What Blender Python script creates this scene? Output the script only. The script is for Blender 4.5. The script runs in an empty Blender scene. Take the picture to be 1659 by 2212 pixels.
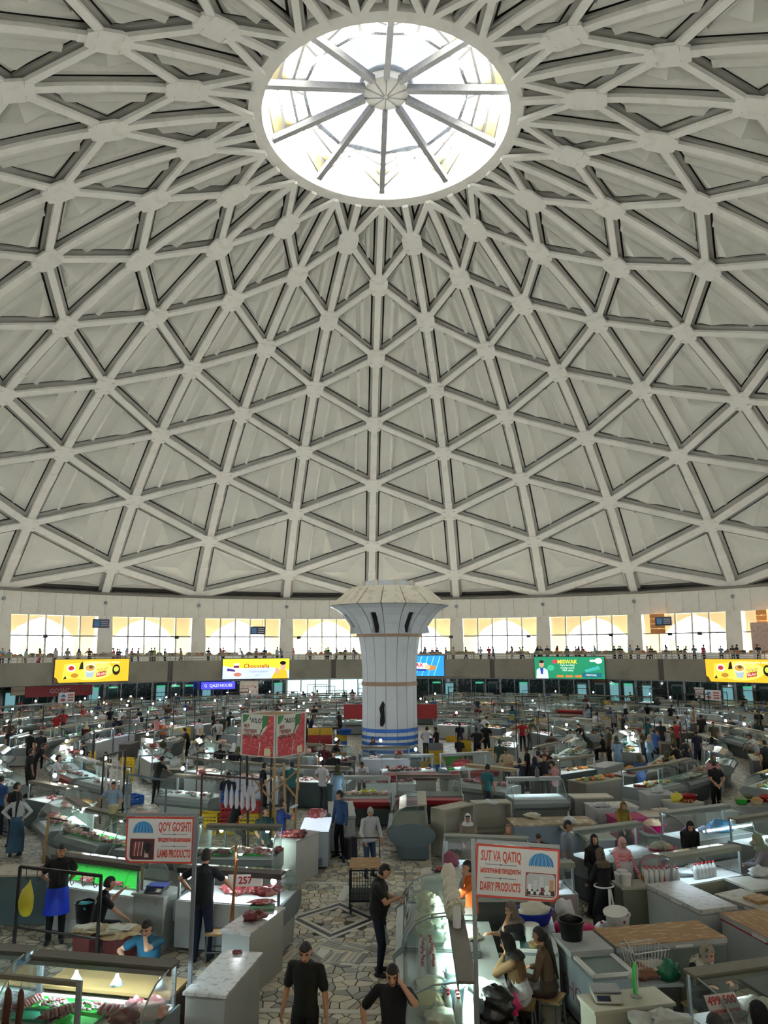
# Domed bazaar hall: everything below is built in mesh code with procedural materials.
import bpy, bmesh, math, random
import numpy as np
from mathutils import Vector, Matrix, noise as mnoise

random.seed(7); np.random.seed(7)
PI = math.pi
scene = bpy.context.scene
COL = scene.collection

# ------------------------------------------------------------------ camera
F_PX, PITCH, YAW, ROLL = 1585.4, .187, -.035, -.005
CAM = Vector((1.128, -38.891, 5.4))
_fh = Vector((math.sin(YAW), math.cos(YAW), 0)); _rt = Vector((math.cos(YAW), -math.sin(YAW), 0)); _z = Vector((0, 0, 1))
FWD = _fh*math.cos(PITCH) + _z*math.sin(PITCH)
_up = -_fh*math.sin(PITCH) + _z*math.cos(PITCH)
CU = _rt*math.cos(ROLL) + _up*math.sin(ROLL)
CV = -_rt*math.sin(ROLL) + _up*math.cos(ROLL)
cam_data = bpy.data.cameras.new('camera'); cam = bpy.data.objects.new('camera', cam_data); COL.objects.link(cam)
Mc = Matrix((CU, CV, -FWD)).transposed().to_4x4(); Mc.translation = CAM
cam.matrix_world = Mc
cam_data.sensor_fit = 'VERTICAL'; cam_data.sensor_height = 24.0; cam_data.lens = 24.0*F_PX/2212.0
cam_data.clip_start = .05; cam_data.clip_end = 500
scene.camera = cam

def at(px, py, z=0.0):
    """the point of the horizontal plane at height z that the photograph shows at pixel px, py"""
    d = CU*((px-829.5)/F_PX) + CV*((1106-py)/F_PX) + FWD
    return CAM + d*((z-CAM.z)/d.z)
def pix(P):
    d = Vector(P)-CAM; w = d.dot(FWD)
    if w < .1: return (-9e9, -9e9)
    return (829.5+F_PX*d.dot(CU)/w, 1106-F_PX*d.dot(CV)/w)
def on_ring(px, py, R):
    """the point where the pixel's ray meets the far side of the upright cylinder of radius R round the hall's axis"""
    d = CU*((px-829.5)/F_PX) + CV*((1106-py)/F_PX) + FWD
    a = d.x*d.x+d.y*d.y; b = CAM.x*d.x+CAM.y*d.y; c = CAM.x**2+CAM.y**2-R*R
    t = (-b+math.sqrt(b*b-a*c))/a
    return CAM+d*t

# ------------------------------------------------------------------ daylight, exposure
world = bpy.data.worlds.new('daylight'); scene.world = world; world.use_nodes = True
_nt = world.node_tree; _bg = _nt.nodes['Background']
_bg.inputs[0].default_value = (.93, .97, 1.0, 1); _bg.inputs[1].default_value = SKY = 13.0
sun_data = bpy.data.lights.new('sun', 'SUN'); sun_data.energy = 260.0; sun_data.angle = .01; sun_data.color = (1, .97, .92)
sun = bpy.data.objects.new('sun', sun_data); COL.objects.link(sun); sun.location = (0, 90, 90)
sun.rotation_euler = Vector((-.12, math.cos(math.radians(40)), math.sin(math.radians(40)))).to_track_quat('Z', 'Y').to_euler()
scene.view_settings.view_transform = 'Standard'; scene.view_settings.look = 'None'
scene.view_settings.exposure = .32; scene.view_settings.gamma = 1.0
scene.view_settings.use_curve_mapping = False
cy = scene.cycles
cy.use_denoising = True
cy.max_bounces = 7; cy.diffuse_bounces = 4; cy.glossy_bounces = 3; cy.transmission_bounces = 4; cy.transparent_max_bounces = 12
cy.use_adaptive_sampling = True; cy.adaptive_threshold = .05
cy.sample_clamp_indirect = 6.0; cy.caustics_reflective = False; cy.caustics_refractive = False
cy.use_light_tree = True
# ------------------------------------------------------------------ mesh helpers
def RZ(a): return Matrix.Rotation(a, 4, 'Z')
def TR(x, y=0, z=0): return Matrix.Translation((x, y, z) if not hasattr(x, '__len__') else x)

class MB:
    def __init__(self): self.v = []; self.f = []; self.m = []
    def add(self, vs, fs, mi=0, M=None):
        o = len(self.v)
        if M is not None: vs = [M @ Vector(p) for p in vs]
        self.v += [tuple(p) for p in vs]
        self.f += [tuple(i+o for i in f) for f in fs]; self.m += [mi]*len(fs)
        return self
    def box(self, c, s, mi=0, M=None, taper=1.0):
        x, y, z = s[0]/2, s[1]/2, s[2]/2; t = taper
        vs = [(-x,-y,-z),(x,-y,-z),(x,y,-z),(-x,y,-z),(-x*t,-y*t,z),(x*t,-y*t,z),(x*t,y*t,z),(-x*t,y*t,z)]
        vs = [(a+c[0], b+c[1], d+c[2]) for a, b, d in vs]
        return self.add(vs, [(0,3,2,1),(4,5,6,7),(0,1,5,4),(1,2,6,5),(2,3,7,6),(3,0,4,7)], mi, M)
    def bar(self, p, q, w, h, up=(0,0,1), mi=0, w2=None):
        p, q = Vector(p), Vector(q); d = (q-p).normalized(); up = Vector(up)
        s = d.cross(up)
        if s.length < 1e-5: s = d.cross(Vector((1,0,0)))
        s.normalize(); u = s.cross(d); w2 = w if w2 is None else w2
        vs = [p-s*w/2-u*h/2, p+s*w/2-u*h/2, p+s*w/2+u*h/2, p-s*w/2+u*h/2, q-s*w2/2-u*h/2, q+s*w2/2-u*h/2, q+s*w2/2+u*h/2, q-s*w2/2+u*h/2]
        return self.add(vs, [(0,3,2,1),(4,5,6,7),(0,1,5,4),(1,2,6,5),(2,3,7,6),(3,0,4,7)], mi)
    def tube(self, pts, r, n=8, mi=0, cap=True, M=None):
        pts = [Vector(p) for p in pts]; k = len(pts); rs = r if hasattr(r, '__len__') else [r]*k
        vs = []; fs = []; ref = None
        for i, p in enumerate(pts):
            d = (pts[min(i+1, k-1)]-pts[max(i-1, 0)]).normalized()
            if ref is None:
                ref = d.cross(Vector((0,0,1)))
                if ref.length < 1e-3: ref = d.cross(Vector((1,0,0)))
            ref = (ref-d*ref.dot(d)).normalized(); b = d.cross(ref)
            for j in range(n):
                a = 2*PI*j/n; vs.append(p+(ref*math.cos(a)+b*math.sin(a))*rs[i])
        for i in range(k-1):
            for j in range(n):
                fs.append((i*n+j, i*n+(j+1) % n, (i+1)*n+(j+1) % n, (i+1)*n+j))
        if cap: fs.append(tuple(range(n))[::-1]); fs.append(tuple(range((k-1)*n, k*n)))
        return self.add(vs, fs, mi, M)
    def lathe(self, prof, n=16, c=(0,0,0), mi=0, cap0=True, cap1=True, sx=1.0, sy=1.0, M=None, a0=0.0):
        vs = []; fs = []
        for r, z in prof:
            for j in range(n):
                a = 2*PI*j/n+a0; vs.append((c[0]+r*math.cos(a)*sx, c[1]+r*math.sin(a)*sy, c[2]+z))
        for i in range(len(prof)-1):
            for j in range(n):
                fs.append((i*n+j, i*n+(j+1) % n, (i+1)*n+(j+1) % n, (i+1)*n+j))
        if cap0: fs.append(tuple(range(n))[::-1])
        if cap1: fs.append(tuple(range((len(prof)-1)*n, len(prof)*n)))
        return self.add(vs, fs, mi, M)
    def prism(self, poly, z0, z1, mi=0, M=None, top=1.0):
        n = len(poly); cx = sum(p[0] for p in poly)/n; cy_ = sum(p[1] for p in poly)/n
        vs = [(x, y, z0) for x, y in poly]+[(cx+(x-cx)*top, cy_+(y-cy_)*top, z1) for x, y in poly]
        fs = [tuple(range(n))[::-1], tuple(range(n, 2*n))]+[(i, (i+1) % n, n+(i+1) % n, n+i) for i in range(n)]
        return self.add(vs, fs, mi, M)
    def xprism(self, prof, x0, x1, mi=0, M=None):
        """a side profile [(y,z)...] extruded along x"""
        n = len(prof)
        vs = [(x0, y, z) for y, z in prof]+[(x1, y, z) for y, z in prof]
        fs = [tuple(range(n)), tuple(range(n, 2*n))[::-1]]+[(i, n+i, n+(i+1) % n, (i+1) % n) for i in range(n)]
        return self.add(vs, fs, mi, M)
    def blob(self, c, r, seed=0, rough=.25, freq=1.6, nu=10, nv=7, mi=0, M=None, flat=None):
        vs = []; fs = []; off = Vector((seed*3.17, seed*1.31, seed*.77))
        for i in range(1, nv):
            t = PI*i/nv
            for j in range(nu):
                a = 2*PI*j/nu; d = Vector((math.sin(t)*math.cos(a), math.sin(t)*math.sin(a), math.cos(t)))
                k = 1+rough*mnoise.noise(d*freq+off)*1.6
                z = d.z*r[2]*k
                if flat is not None and z < -r[2]*flat: z = -r[2]*flat
                vs.append((c[0]+d.x*r[0]*k, c[1]+d.y*r[1]*k, c[2]+z))
        for sgn in (1, -1):
            d = Vector((0, 0, sgn)); k = 1+rough*mnoise.noise(d*freq+off)*1.6; z = sgn*r[2]*k
            if flat is not None and z < -r[2]*flat: z = -r[2]*flat
            vs.append((c[0], c[1], c[2]+z))
        T, B = len(vs)-2, len(vs)-1
        for i in range(nv-2):
            for j in range(nu): fs.append((i*nu+j, (i+1)*nu+j, (i+1)*nu+(j+1) % nu, i*nu+(j+1) % nu))
        for j in range(nu):
            fs.append((T, j, (j+1) % nu)); q = (nv-2)*nu; fs.append((B, q+(j+1) % nu, q+j))
        return self.add(vs, fs, mi, M)
    def sheet(self, fn, nu, nv, mi=0, closed=False):
        vs = [fn(i/(nu-1), j/(nv-1)) for i in range(nu) for j in range(nv)]
        fs = [(i*nv+j, (i+1)*nv+j, (i+1)*nv+j+1, i*nv+j+1) for i in range(nu-1) for j in range(nv-1)]
        return self.add(vs, fs, mi)
    def mesh(self, name, mats, smooth=False, sharp=None):
        me = bpy.data.meshes.new(name)
        me.from_pydata(self.v, [], self.f)
        for m in (mats if isinstance(mats, (list, tuple)) else [mats]): me.materials.append(m)
        if any(self.m): me.polygons.foreach_set('material_index', self.m)
        if smooth: me.shade_smooth()
        if sharp is not None:
            me.shade_smooth(); me.set_sharp_from_angle(angle=math.radians(sharp))
        me.update()
        return me
    def build(self, name, mats, parent=None, smooth=False, loc=None, rz=None, sharp=None):
        o = bpy.data.objects.new(name, self.mesh(name, mats, smooth, sharp)); COL.objects.link(o)
        if parent is not None: o.parent = parent
        if loc is not None: o.location = loc
        if rz is not None: o.rotation_euler = (0, 0, rz)
        return o

def link(name, me, parent=None, loc=None, rz=None):
    o = bpy.data.objects.new(name, me); COL.objects.link(o)
    if parent is not None: o.parent = parent
    if loc is not None: o.location = loc
    if rz is not None: o.rotation_euler = (0, 0, rz)
    return o
def tag(o, label=None, cat=None, group=None, kind=None):
    if label: o['label'] = label
    if cat: o['category'] = cat
    if group: o['group'] = group
    if kind: o['kind'] = kind
    return o
def thing(name, label, cat, loc=(0,0,0), rz=0, group=None):
    o = bpy.data.objects.new(name, None); COL.objects.link(o); o.location = loc; o.rotation_euler = (0, 0, rz); o.empty_display_size = .2
    return tag(o, label, cat, group)
def struct(name, label=None, loc=None):
    o = bpy.data.objects.new(name, None); COL.objects.link(o)
    if loc is not None: o.location = loc
    return tag(o, label, None, None, 'structure')
_kids = {}
def clone(root, loc=None, rz=None, label=None, group=None, s=None):
    def rec(o, parent):
        c = o.copy(); COL.objects.link(c)
        if parent is not None: c.parent = parent
        for ch in kids[o.name]: rec(ch, c)
        return c
    kids = {}
    def gather(o):
        if o.name not in _kids: _kids[o.name] = list(o.children)
        kids[o.name] = _kids[o.name]
        for ch in kids[o.name]: gather(ch)
    gather(root)
    r = rec(root, None)
    if loc is not None: r.location = loc
    if rz is not None: r.rotation_euler = (0, 0, rz)
    if s is not None: r.scale = (s, s, s) if not hasattr(s, '__len__') else s
    if label: r['label'] = label
    if group: r['group'] = group
    elif label and 'group' in r.keys(): del r['group']
    return r

# ------------------------------------------------------------------ materials
def lin(h):
    if isinstance(h, str):
        h = h.lstrip('#'); c = [int(h[i:i+2], 16)/255 for i in (0, 2, 4)]
    else: c = h
    return tuple((x/12.92 if x <= .04045 else ((x+.055)/1.055)**2.4) for x in c)+(1,)
_mats = {}
TONE = 1.0      # colour multiplier for what follows; lower values put the market's dimness into the colours
def mat(color, rough=.6, metal=0.0, var=.12, scale=3.0, spots=None, spot_amt=.5, spot_scale=6.0, emit=None, estr=0.0, spec=.4, bump=0.0, bscale=20.0, stretch=None, name=None):
    key = (TONE, color, rough, metal, var, scale, spots, spot_amt, spot_scale, emit, estr, spec, bump, bscale, stretch)
    if key in _mats: return _mats[key]
    m = bpy.data.materials.new(name or 'm_%d' % len(_mats)); m.use_nodes = True; _mats[key] = m
    nt = m.node_tree; N, L = nt.nodes, nt.links; b = N['Principled BSDF']
    b.inputs['Roughness'].default_value = rough; b.inputs['Metallic'].default_value = metal
    b.inputs['Specular IOR Level'].default_value = spec
    c = lin(color); c = c if emit is not None else tuple(x*TONE for x in c[:3])+(1,); b.inputs['Base Color'].default_value = c
    if emit is not None:
        b.inputs['Emission Color'].default_value = lin(emit); b.inputs['Emission Strength'].default_value = estr
    if var > 0 or spots or bump:
        tc = N.new('ShaderNodeTexCoord'); src = tc.outputs['Object']
        if stretch:
            mp = N.new('ShaderNodeMapping'); mp.inputs['Scale'].default_value = stretch; L.new(src, mp.inputs[0]); src = mp.outputs[0]
        last = None
        if var > 0:
            n = N.new('ShaderNodeTexNoise'); n.inputs['Scale'].default_value = scale; n.inputs['Detail'].default_value = 3; L.new(src, n.inputs['Vector'])
            mx = N.new('ShaderNodeMix'); mx.data_type = 'RGBA'
            mx.inputs[6].default_value = tuple(x*(1-var) for x in c[:3])+(1,); mx.inputs[7].default_value = tuple(min(1, x*(1+var)) for x in c[:3])+(1,)
            L.new(n.outputs['Fac'], mx.inputs[0]); last = mx.outputs[2]
        if spots:
            n2 = N.new('ShaderNodeTexNoise'); n2.inputs['Scale'].default_value = spot_scale; n2.inputs['Detail'].default_value = 5; L.new(src, n2.inputs['Vector'])
            rp = N.new('ShaderNodeValToRGB'); rp.color_ramp.elements[0].position = .52; rp.color_ramp.elements[1].position = .68
            L.new(n2.outputs['Fac'], rp.inputs[0])
            ml = N.new('ShaderNodeMath'); ml.operation = 'MULTIPLY'; ml.inputs[1].default_value = spot_amt; L.new(rp.outputs[0], ml.inputs[0])
            m2 = N.new('ShaderNodeMix'); m2.data_type = 'RGBA'; m2.inputs[6].default_value = c; m2.inputs[7].default_value = lin(spots)
            if last: L.new(last, m2.inputs[6])
            L.new(ml.outputs[0], m2.inputs[0]); last = m2.outputs[2]
        if last: L.new(last, b.inputs['Base Color'])
        if bump:
            n3 = N.new('ShaderNodeTexNoise'); n3.inputs['Scale'].default_value = bscale; n3.inputs['Detail'].default_value = 2; L.new(src, n3.inputs['Vector'])
            bp = N.new('ShaderNodeBump'); bp.inputs['Strength'].default_value = bump; bp.inputs['Distance'].default_value = .02
            L.new(n3.outputs['Fac'], bp.inputs['Height']); L.new(bp.outputs[0], b.inputs['Normal'])
    return m
def glow(color, strength):
    return mat(color, rough=.5, var=0, emit=color, estr=strength)
def glass(tint='e8f4f0', refl=.10, haze=0.0, name='glass', haze_col='dfe8e6', trans=.6):
    key = ('glass', tint, refl, haze, haze_col, trans)
    if key in _mats: return _mats[key]
    m = bpy.data.materials.new(name); m.use_nodes = True; _mats[key] = m
    nt = m.node_tree; N, L = nt.nodes, nt.links; N.remove(N['Principled BSDF']); out = N['Material Output']
    tr = N.new('ShaderNodeBsdfTransparent'); tr.inputs[0].default_value = lin(tint)
    gl = N.new('ShaderNodeBsdfGlossy'); gl.inputs['Roughness'].default_value = .08; gl.inputs[0].default_value = (.9, .95, .95, 1)
    mx = N.new('ShaderNodeMixShader'); lw = N.new('ShaderNodeLayerWeight'); lw.inputs[0].default_value = .35
    mm = N.new('ShaderNodeMath'); mm.operation = 'MULTIPLY_ADD'; mm.inputs[1].default_value = .6; mm.inputs[2].default_value = refl*.4
    L.new(lw.outputs['Fresnel'], mm.inputs[0]); L.new(mm.outputs[0], mx.inputs[0]); L.new(tr.outputs[0], mx.inputs[1]); L.new(gl.outputs[0], mx.inputs[2])
    last = mx.outputs[0]
    if haze > 0:
        df = N.new('ShaderNodeBsdfDiffuse'); df.inputs[0].default_value = lin(haze_col)
        tl = N.new('ShaderNodeBsdfTranslucent'); tl.inputs[0].default_value = lin(haze_col)
        ad = N.new('ShaderNodeMixShader'); ad.inputs[0].default_value = trans; L.new(df.outputs[0], ad.inputs[1]); L.new(tl.outputs[0], ad.inputs[2])
        m2 = N.new('ShaderNodeMixShader'); m2.inputs[0].default_value = haze; L.new(last, m2.inputs[1]); L.new(ad.outputs[0], m2.inputs[2]); last = m2.outputs[0]
    L.new(last, out.inputs['Surface'])
    return m
# ================================================================== THE HALL
NM = 30; DTH = 2*PI/NM; OFF = -.072; RS = 56.29; ZC = -19.745
PHI = [.206, .284, .3605, .4345, .5065, .578, .648, .719, .7895, .861, .931]
PHI_O, PHI_B = .1405, .984
def dome(phi, th, d=0.0):
    r = RS+d; return Vector((r*math.sin(phi)*math.sin(th), r*math.sin(phi)*math.cos(th), ZC+r*math.cos(phi)))
R_BASE = RS*math.sin(PHI_B); Z_BASE = ZC+RS*math.cos(PHI_B)
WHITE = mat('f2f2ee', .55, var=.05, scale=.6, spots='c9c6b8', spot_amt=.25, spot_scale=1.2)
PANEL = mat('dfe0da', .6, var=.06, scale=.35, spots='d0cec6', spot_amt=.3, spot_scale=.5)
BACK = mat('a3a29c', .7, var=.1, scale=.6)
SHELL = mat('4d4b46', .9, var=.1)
def in_view(P, m=130):
    x, y = pix(P); return -m < x < 1659+m and -m < y < 2212+m
def rib_w(phi): return .40+.36*(phi-.14)/.84

# ---- the dome: outer shell with its purlins, then panels, ribs, struts and hub plates as parts
def radial(phi, th): return Vector((math.sin(phi)*math.sin(th), math.sin(phi)*math.cos(th), math.cos(phi)))
shell = MB()
nring = 14
for k in range(nring):
    p0 = PHI_O-.004+(PHI_B+.01-PHI_O)*k/nring; p1 = PHI_O-.004+(PHI_B+.01-PHI_O)*(k+1)/nring
    for i in range(60):
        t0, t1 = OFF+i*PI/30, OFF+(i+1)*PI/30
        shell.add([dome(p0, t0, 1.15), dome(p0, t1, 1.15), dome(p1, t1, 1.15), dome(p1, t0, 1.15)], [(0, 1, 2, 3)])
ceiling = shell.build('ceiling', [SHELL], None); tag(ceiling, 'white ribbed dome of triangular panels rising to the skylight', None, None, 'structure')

def nodes_of(par):                       # rows of the nodes on a meridian; odd meridians carry 0,2,4.., even ones 1,3,5..
    if par: return [PHI_O, PHI[0], PHI[2], PHI[4], PHI[6], PHI[8], PHI[10], PHI_B]
    return [PHI_O, PHI[1], PHI[3], PHI[5], PHI[7], PHI[9], PHI_B]
def tri_list():
    """triangles of one sector between an odd meridian (side 0) and an even one (side 1), as (side, phiA, phiB, phiC)"""
    o, e = nodes_of(1), nodes_of(0); T = []
    T.append((1, PHI_O, PHI[1], PHI[0]))
    for k in range(1, 10, 2):
        if k+2 <= 9: T.append((1, PHI[k], PHI[k+2], PHI[k+1]))
    T.append((1, PHI[9], PHI_B, PHI[10]))
    for k in range(0, 10, 2): T.append((0, PHI[k], PHI[k+2], PHI[k+1]))
    T.append((0, PHI[10], PHI_B, PHI_B))
    T.append((0, PHI_O, PHI[0], PHI_O))
    return T
def panel_mb(a, b, c, th0, th1, mb=None):
    """AB on the meridian at th0, C on the one at th1"""
    mb = mb or MB(); D = .52
    A, B, C = dome(a, th0, D), dome(b, th0, D), dome(c, th1, D)
    def inset(T, g):
        out = []
        for i in range(3):
            p, q, r = T[i], T[(i+1) % 3], T[i-1]; u = (q-p).normalized(); v = (r-p).normalized(); s = u.cross(v).length
            out.append(p+(u+v)*(g/s))
        return out
    A0_, B0_, C0_ = A, B, C
    A, B, C = inset([A, B, C], rib_w((a+b+c)/3)*(.875 if abs(b-a) > .06 else .5)+(.13 if abs(b-a) > .06 else .04))
    n = (B-A).cross(C-A).normalized()
    ctr = (A+B+C)/3
    inw = (Vector((0, 0, ZC))-ctr).normalized()
    if n.dot(inw) < 0: n = -n
    q1 = lambda s, h=0: A+(C-A)*s+n*h
    q2 = lambda s, h=0: B+(C-B)*s+n*h
    small = abs(b-a) < .13
    W_ = (C-(A+B)/2).length
    V = []; Fs = []
    wal = -n*.45
    def face(*pts): o = len(V); V.extend(pts); Fs.append(tuple(range(o, o+len(pts))))
    if small:
        cc = ctr; T = [A, B, C]; T2 = [cc+(p-cc)*.8 for p in T]; ap = cc+n*min(.35, W_*.12)
        for i in range(3): j = (i+1) % 3; face(T[i], T[j], T2[j], T2[i]); face(T2[i], T2[j], ap)
    else:
        s1 = .20; s2 = s1+.16/W_; s3 = s2+.16/W_; s4 = .42
        face(q1(0), q2(0), q2(s1), q1(s1))
        face(q1(s1), q2(s1), q2(s2, .30), q1(s2, .30)); face(q1(s2, .30), q2(s2, .30), q2(s3), q1(s3))
        face(q1(s1), q1(s2, .30), q1(s3)); face(q2(s1), q2(s3), q2(s2, .30))
        face(q1(s3), q2(s3), q2(s4), q1(s4))
        T = [q1(s4), q2(s4), C]; cc = (T[0]+T[1]+T[2])/3; T2 = [cc+(p-cc)*.86 for p in T]
        base = (T2[0]+T2[1])/2; ap = base+(T2[2]-base)*.24+n*min(2.0, W_*.27)
        for i in range(3): j = (i+1) % 3; face(T[i], T[j], T2[j], T2[i]); face(T2[i], T2[j], ap)
    for p, q in ((A, B), (B, C), (C, A)): face(p, q, q+wal, p+wal)
    mb.add(V, Fs); 
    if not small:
        for j in range(4): mb.m[len(mb.m)-len(Fs)+1+j] = 1  # ridge faces take the lighter white, painting in the brightness they catch
    return mb
def flip_in(me):
    """turn every face towards the hall's inside"""
    return me
TL = tri_list(); back = MB(); pmesh = {}
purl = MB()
def strut_geo(mb, p, q, w0, w1, wide=False):
    up = ((p+q)/2-Vector((0, 0, ZC))).normalized()
    if wide: mb.bar(p+up*.46, q+up*.46, w0*1.75, .16, up, 0, w1*1.75)
    else: mb.bar(p+up*.12, q+up*.12, w0, .24, up, 0, w1)
for i in range(NM):                      # sector i: odd meridian and its neighbour on either hand
    m = i
    odd = m if m % 2 else m+1; even = m+1 if m % 2 else m
    tho, the = OFF+odd*DTH, OFF+even*DTH
    sgn = 1 if even > odd else -1
    for ti, (side, a, b, c) in enumerate(TL):
        th0, th1 = (tho, the) if side == 0 else (the, tho)
        ctr = dome((a+b+c)/3, (th0+th1)/2)
        if in_view(ctr, 260):
            key = (ti, sgn)
            if key not in pmesh:
                l0, l1 = (0, sgn*DTH) if side == 0 else (sgn*DTH, 0)
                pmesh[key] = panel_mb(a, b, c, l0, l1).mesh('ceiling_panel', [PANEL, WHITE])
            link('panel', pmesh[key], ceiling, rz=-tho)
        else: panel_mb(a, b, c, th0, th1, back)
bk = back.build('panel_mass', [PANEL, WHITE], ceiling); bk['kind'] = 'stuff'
# meridian ribs
for par in (0, 1):
    mb = MB(); ph = [PHI_O+(PHI_B-PHI_O)*t/16 for t in range(17)]
    for a, b in zip(ph, ph[1:]):
        strut_geo(mb, dome(a, 0), dome(b, 0), rib_w(a), rib_w(b))
    # splice sleeves with bolted cover plates
    for t in range(3, 16, 3):
        a = ph[t]-.012; b = ph[t]+.012; strut_geo(mb, dome(a, 0, -.04), dome(b, 0, -.04), rib_w(a)*1.12, rib_w(a)*1.12)
    me = mb.mesh('dome_rib', [WHITE])
    for i in range(NM):
        if i % 2 == par: link('rib', me, ceiling, rz=-(OFF+i*DTH))
# diagonal struts and hub plates
smesh = {}; hmesh = {}
odd_n, even_n = PHI[0::2], PHI[1::2]+[PHI_B]
DI = [(PHI[k], PHI[k+1]) if k % 2 == 0 else (PHI[k+1], PHI[k]) for k in range(10)]+[(PHI[10], PHI_B), (PHI[0], PHI_O)]  # (phi on odd, phi on even)
rest = MB()
for i in range(NM):
    odd = i if i % 2 else i+1; even = i+1 if i % 2 else i; tho, the = OFF+odd*DTH, OFF+even*DTH; sgn = 1 if even > odd else -1
    for k, (po, pe) in enumerate(DI):
        mid = dome((po+pe)/2, (tho+the)/2)
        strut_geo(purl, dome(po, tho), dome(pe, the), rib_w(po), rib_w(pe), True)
        if in_view(mid, 260):
            if (k, sgn) not in smesh:
                mb = MB(); strut_geo(mb, dome(po, 0), dome(pe, sgn*DTH), rib_w(po)*.86, rib_w(pe)*.86); smesh[(k, sgn)] = mb.mesh('dome_strut', [WHITE])
            link('strut', smesh[(k, sgn)], ceiling, rz=-tho)
        else: strut_geo(rest, dome(po, tho), dome(pe, the), rib_w(po)*.86, rib_w(pe)*.86)
    par = i % 2
    ph = nodes_of(par)
    for a, b in zip(ph, ph[1:]): strut_geo(purl, dome(a, OFF+i*DTH), dome(b, OFF+i*DTH), rib_w(a), rib_w(b), True)
    for k, p in enumerate(ph[1:-1]):
        P = dome(p, OFF+i*DTH)
        if (par, k) not in hmesh:
            w = rib_w(p); C0 = dome(p, 0); n = radial(p, 0); t = Vector((1, 0, 0)); u = n.cross(t)
            hw, hh = .72+.25*(p-.2), 1.15-.55*(p-.2)/.75
            pts = [(-hw*.62, hh), (hw*.62, hh), (hw, hh*.45), (hw, -hh*.45), (hw*.62, -hh), (-hw*.62, -hh), (-hw, -hh*.45), (-hw, hh*.45)]
            mb = MB(); vs = [C0+t*x+u*y-n*.07 for x, y in pts]+[C0+t*x+u*y+n*.12 for x, y in pts]
            mb.add(vs, [tuple(range(8))[::-1], tuple(range(8, 16))]+[(q, (q+1) % 8, 8+(q+1) % 8, 8+q) for q in range(8)])
            for sx in (-1, 1):                     # the little stop plates welded where the struts end
                for sy in (-1, 1):
                    c = C0+t*sx*hw*.62+u*sy*hh*.55-n*.1; mb.bar(c-t*.16, c+t*.16, .05, .06, n)
            hmesh[(par, k)] = mb.mesh('hub_plate', [WHITE])
        if in_view(P, 200): link('hub_plate', hmesh[(par, k)], ceiling, rz=-(OFF+i*DTH))
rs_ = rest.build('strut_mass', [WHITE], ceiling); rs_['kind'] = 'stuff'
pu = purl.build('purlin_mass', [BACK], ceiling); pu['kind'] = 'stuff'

# ---- oculus ring and lantern
RO, ZO = 8.08, 36.35
ringm = MB()
prof = [(7.35, ZO-.02), (8.12, ZO-.12), (8.3, ZO+.3), (8.12, ZO+.75), (7.35, ZO+.7)]
vs = []; n = 60
ringm.lathe(prof+[prof[0]], n, cap0=False, cap1=False)
lantern = tag(ringm.build('skylight_ring', [WHITE], None, smooth=False), 'white ring beam round the skylight at the crown of the dome', None, None, 'structure')
CREAM = mat('cfc49f', .8, var=.15, scale=.8, spots='9c8655', spot_amt=.5, spot_scale=1.4)
RAFT = mat('6f7072', .5, var=.2, scale=1.2, spots='8d9094', spot_amt=.4)
CONE = glass('dfe4ea', .0, haze=.985, haze_col='aab0b8', trans=.03, name='corrugated_sheet')
SKYG = glass('ffffff', .02, haze=.3, haze_col='e8ddb8', name='skylight_glass', trans=.12)
ZH, RH = 38.6, 1.35
def cone(r, th, d=0.0):                      # the lantern's conical roof
    t = (7.4-r)/(7.4-RH); return Vector((r*math.sin(th), r*math.cos(th), ZO+.75+(ZH-ZO-.75)*t+d))
roof = struct('skylight_lantern', 'ten-ribbed skylight lantern with glazed gables and a closed hub')
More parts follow.
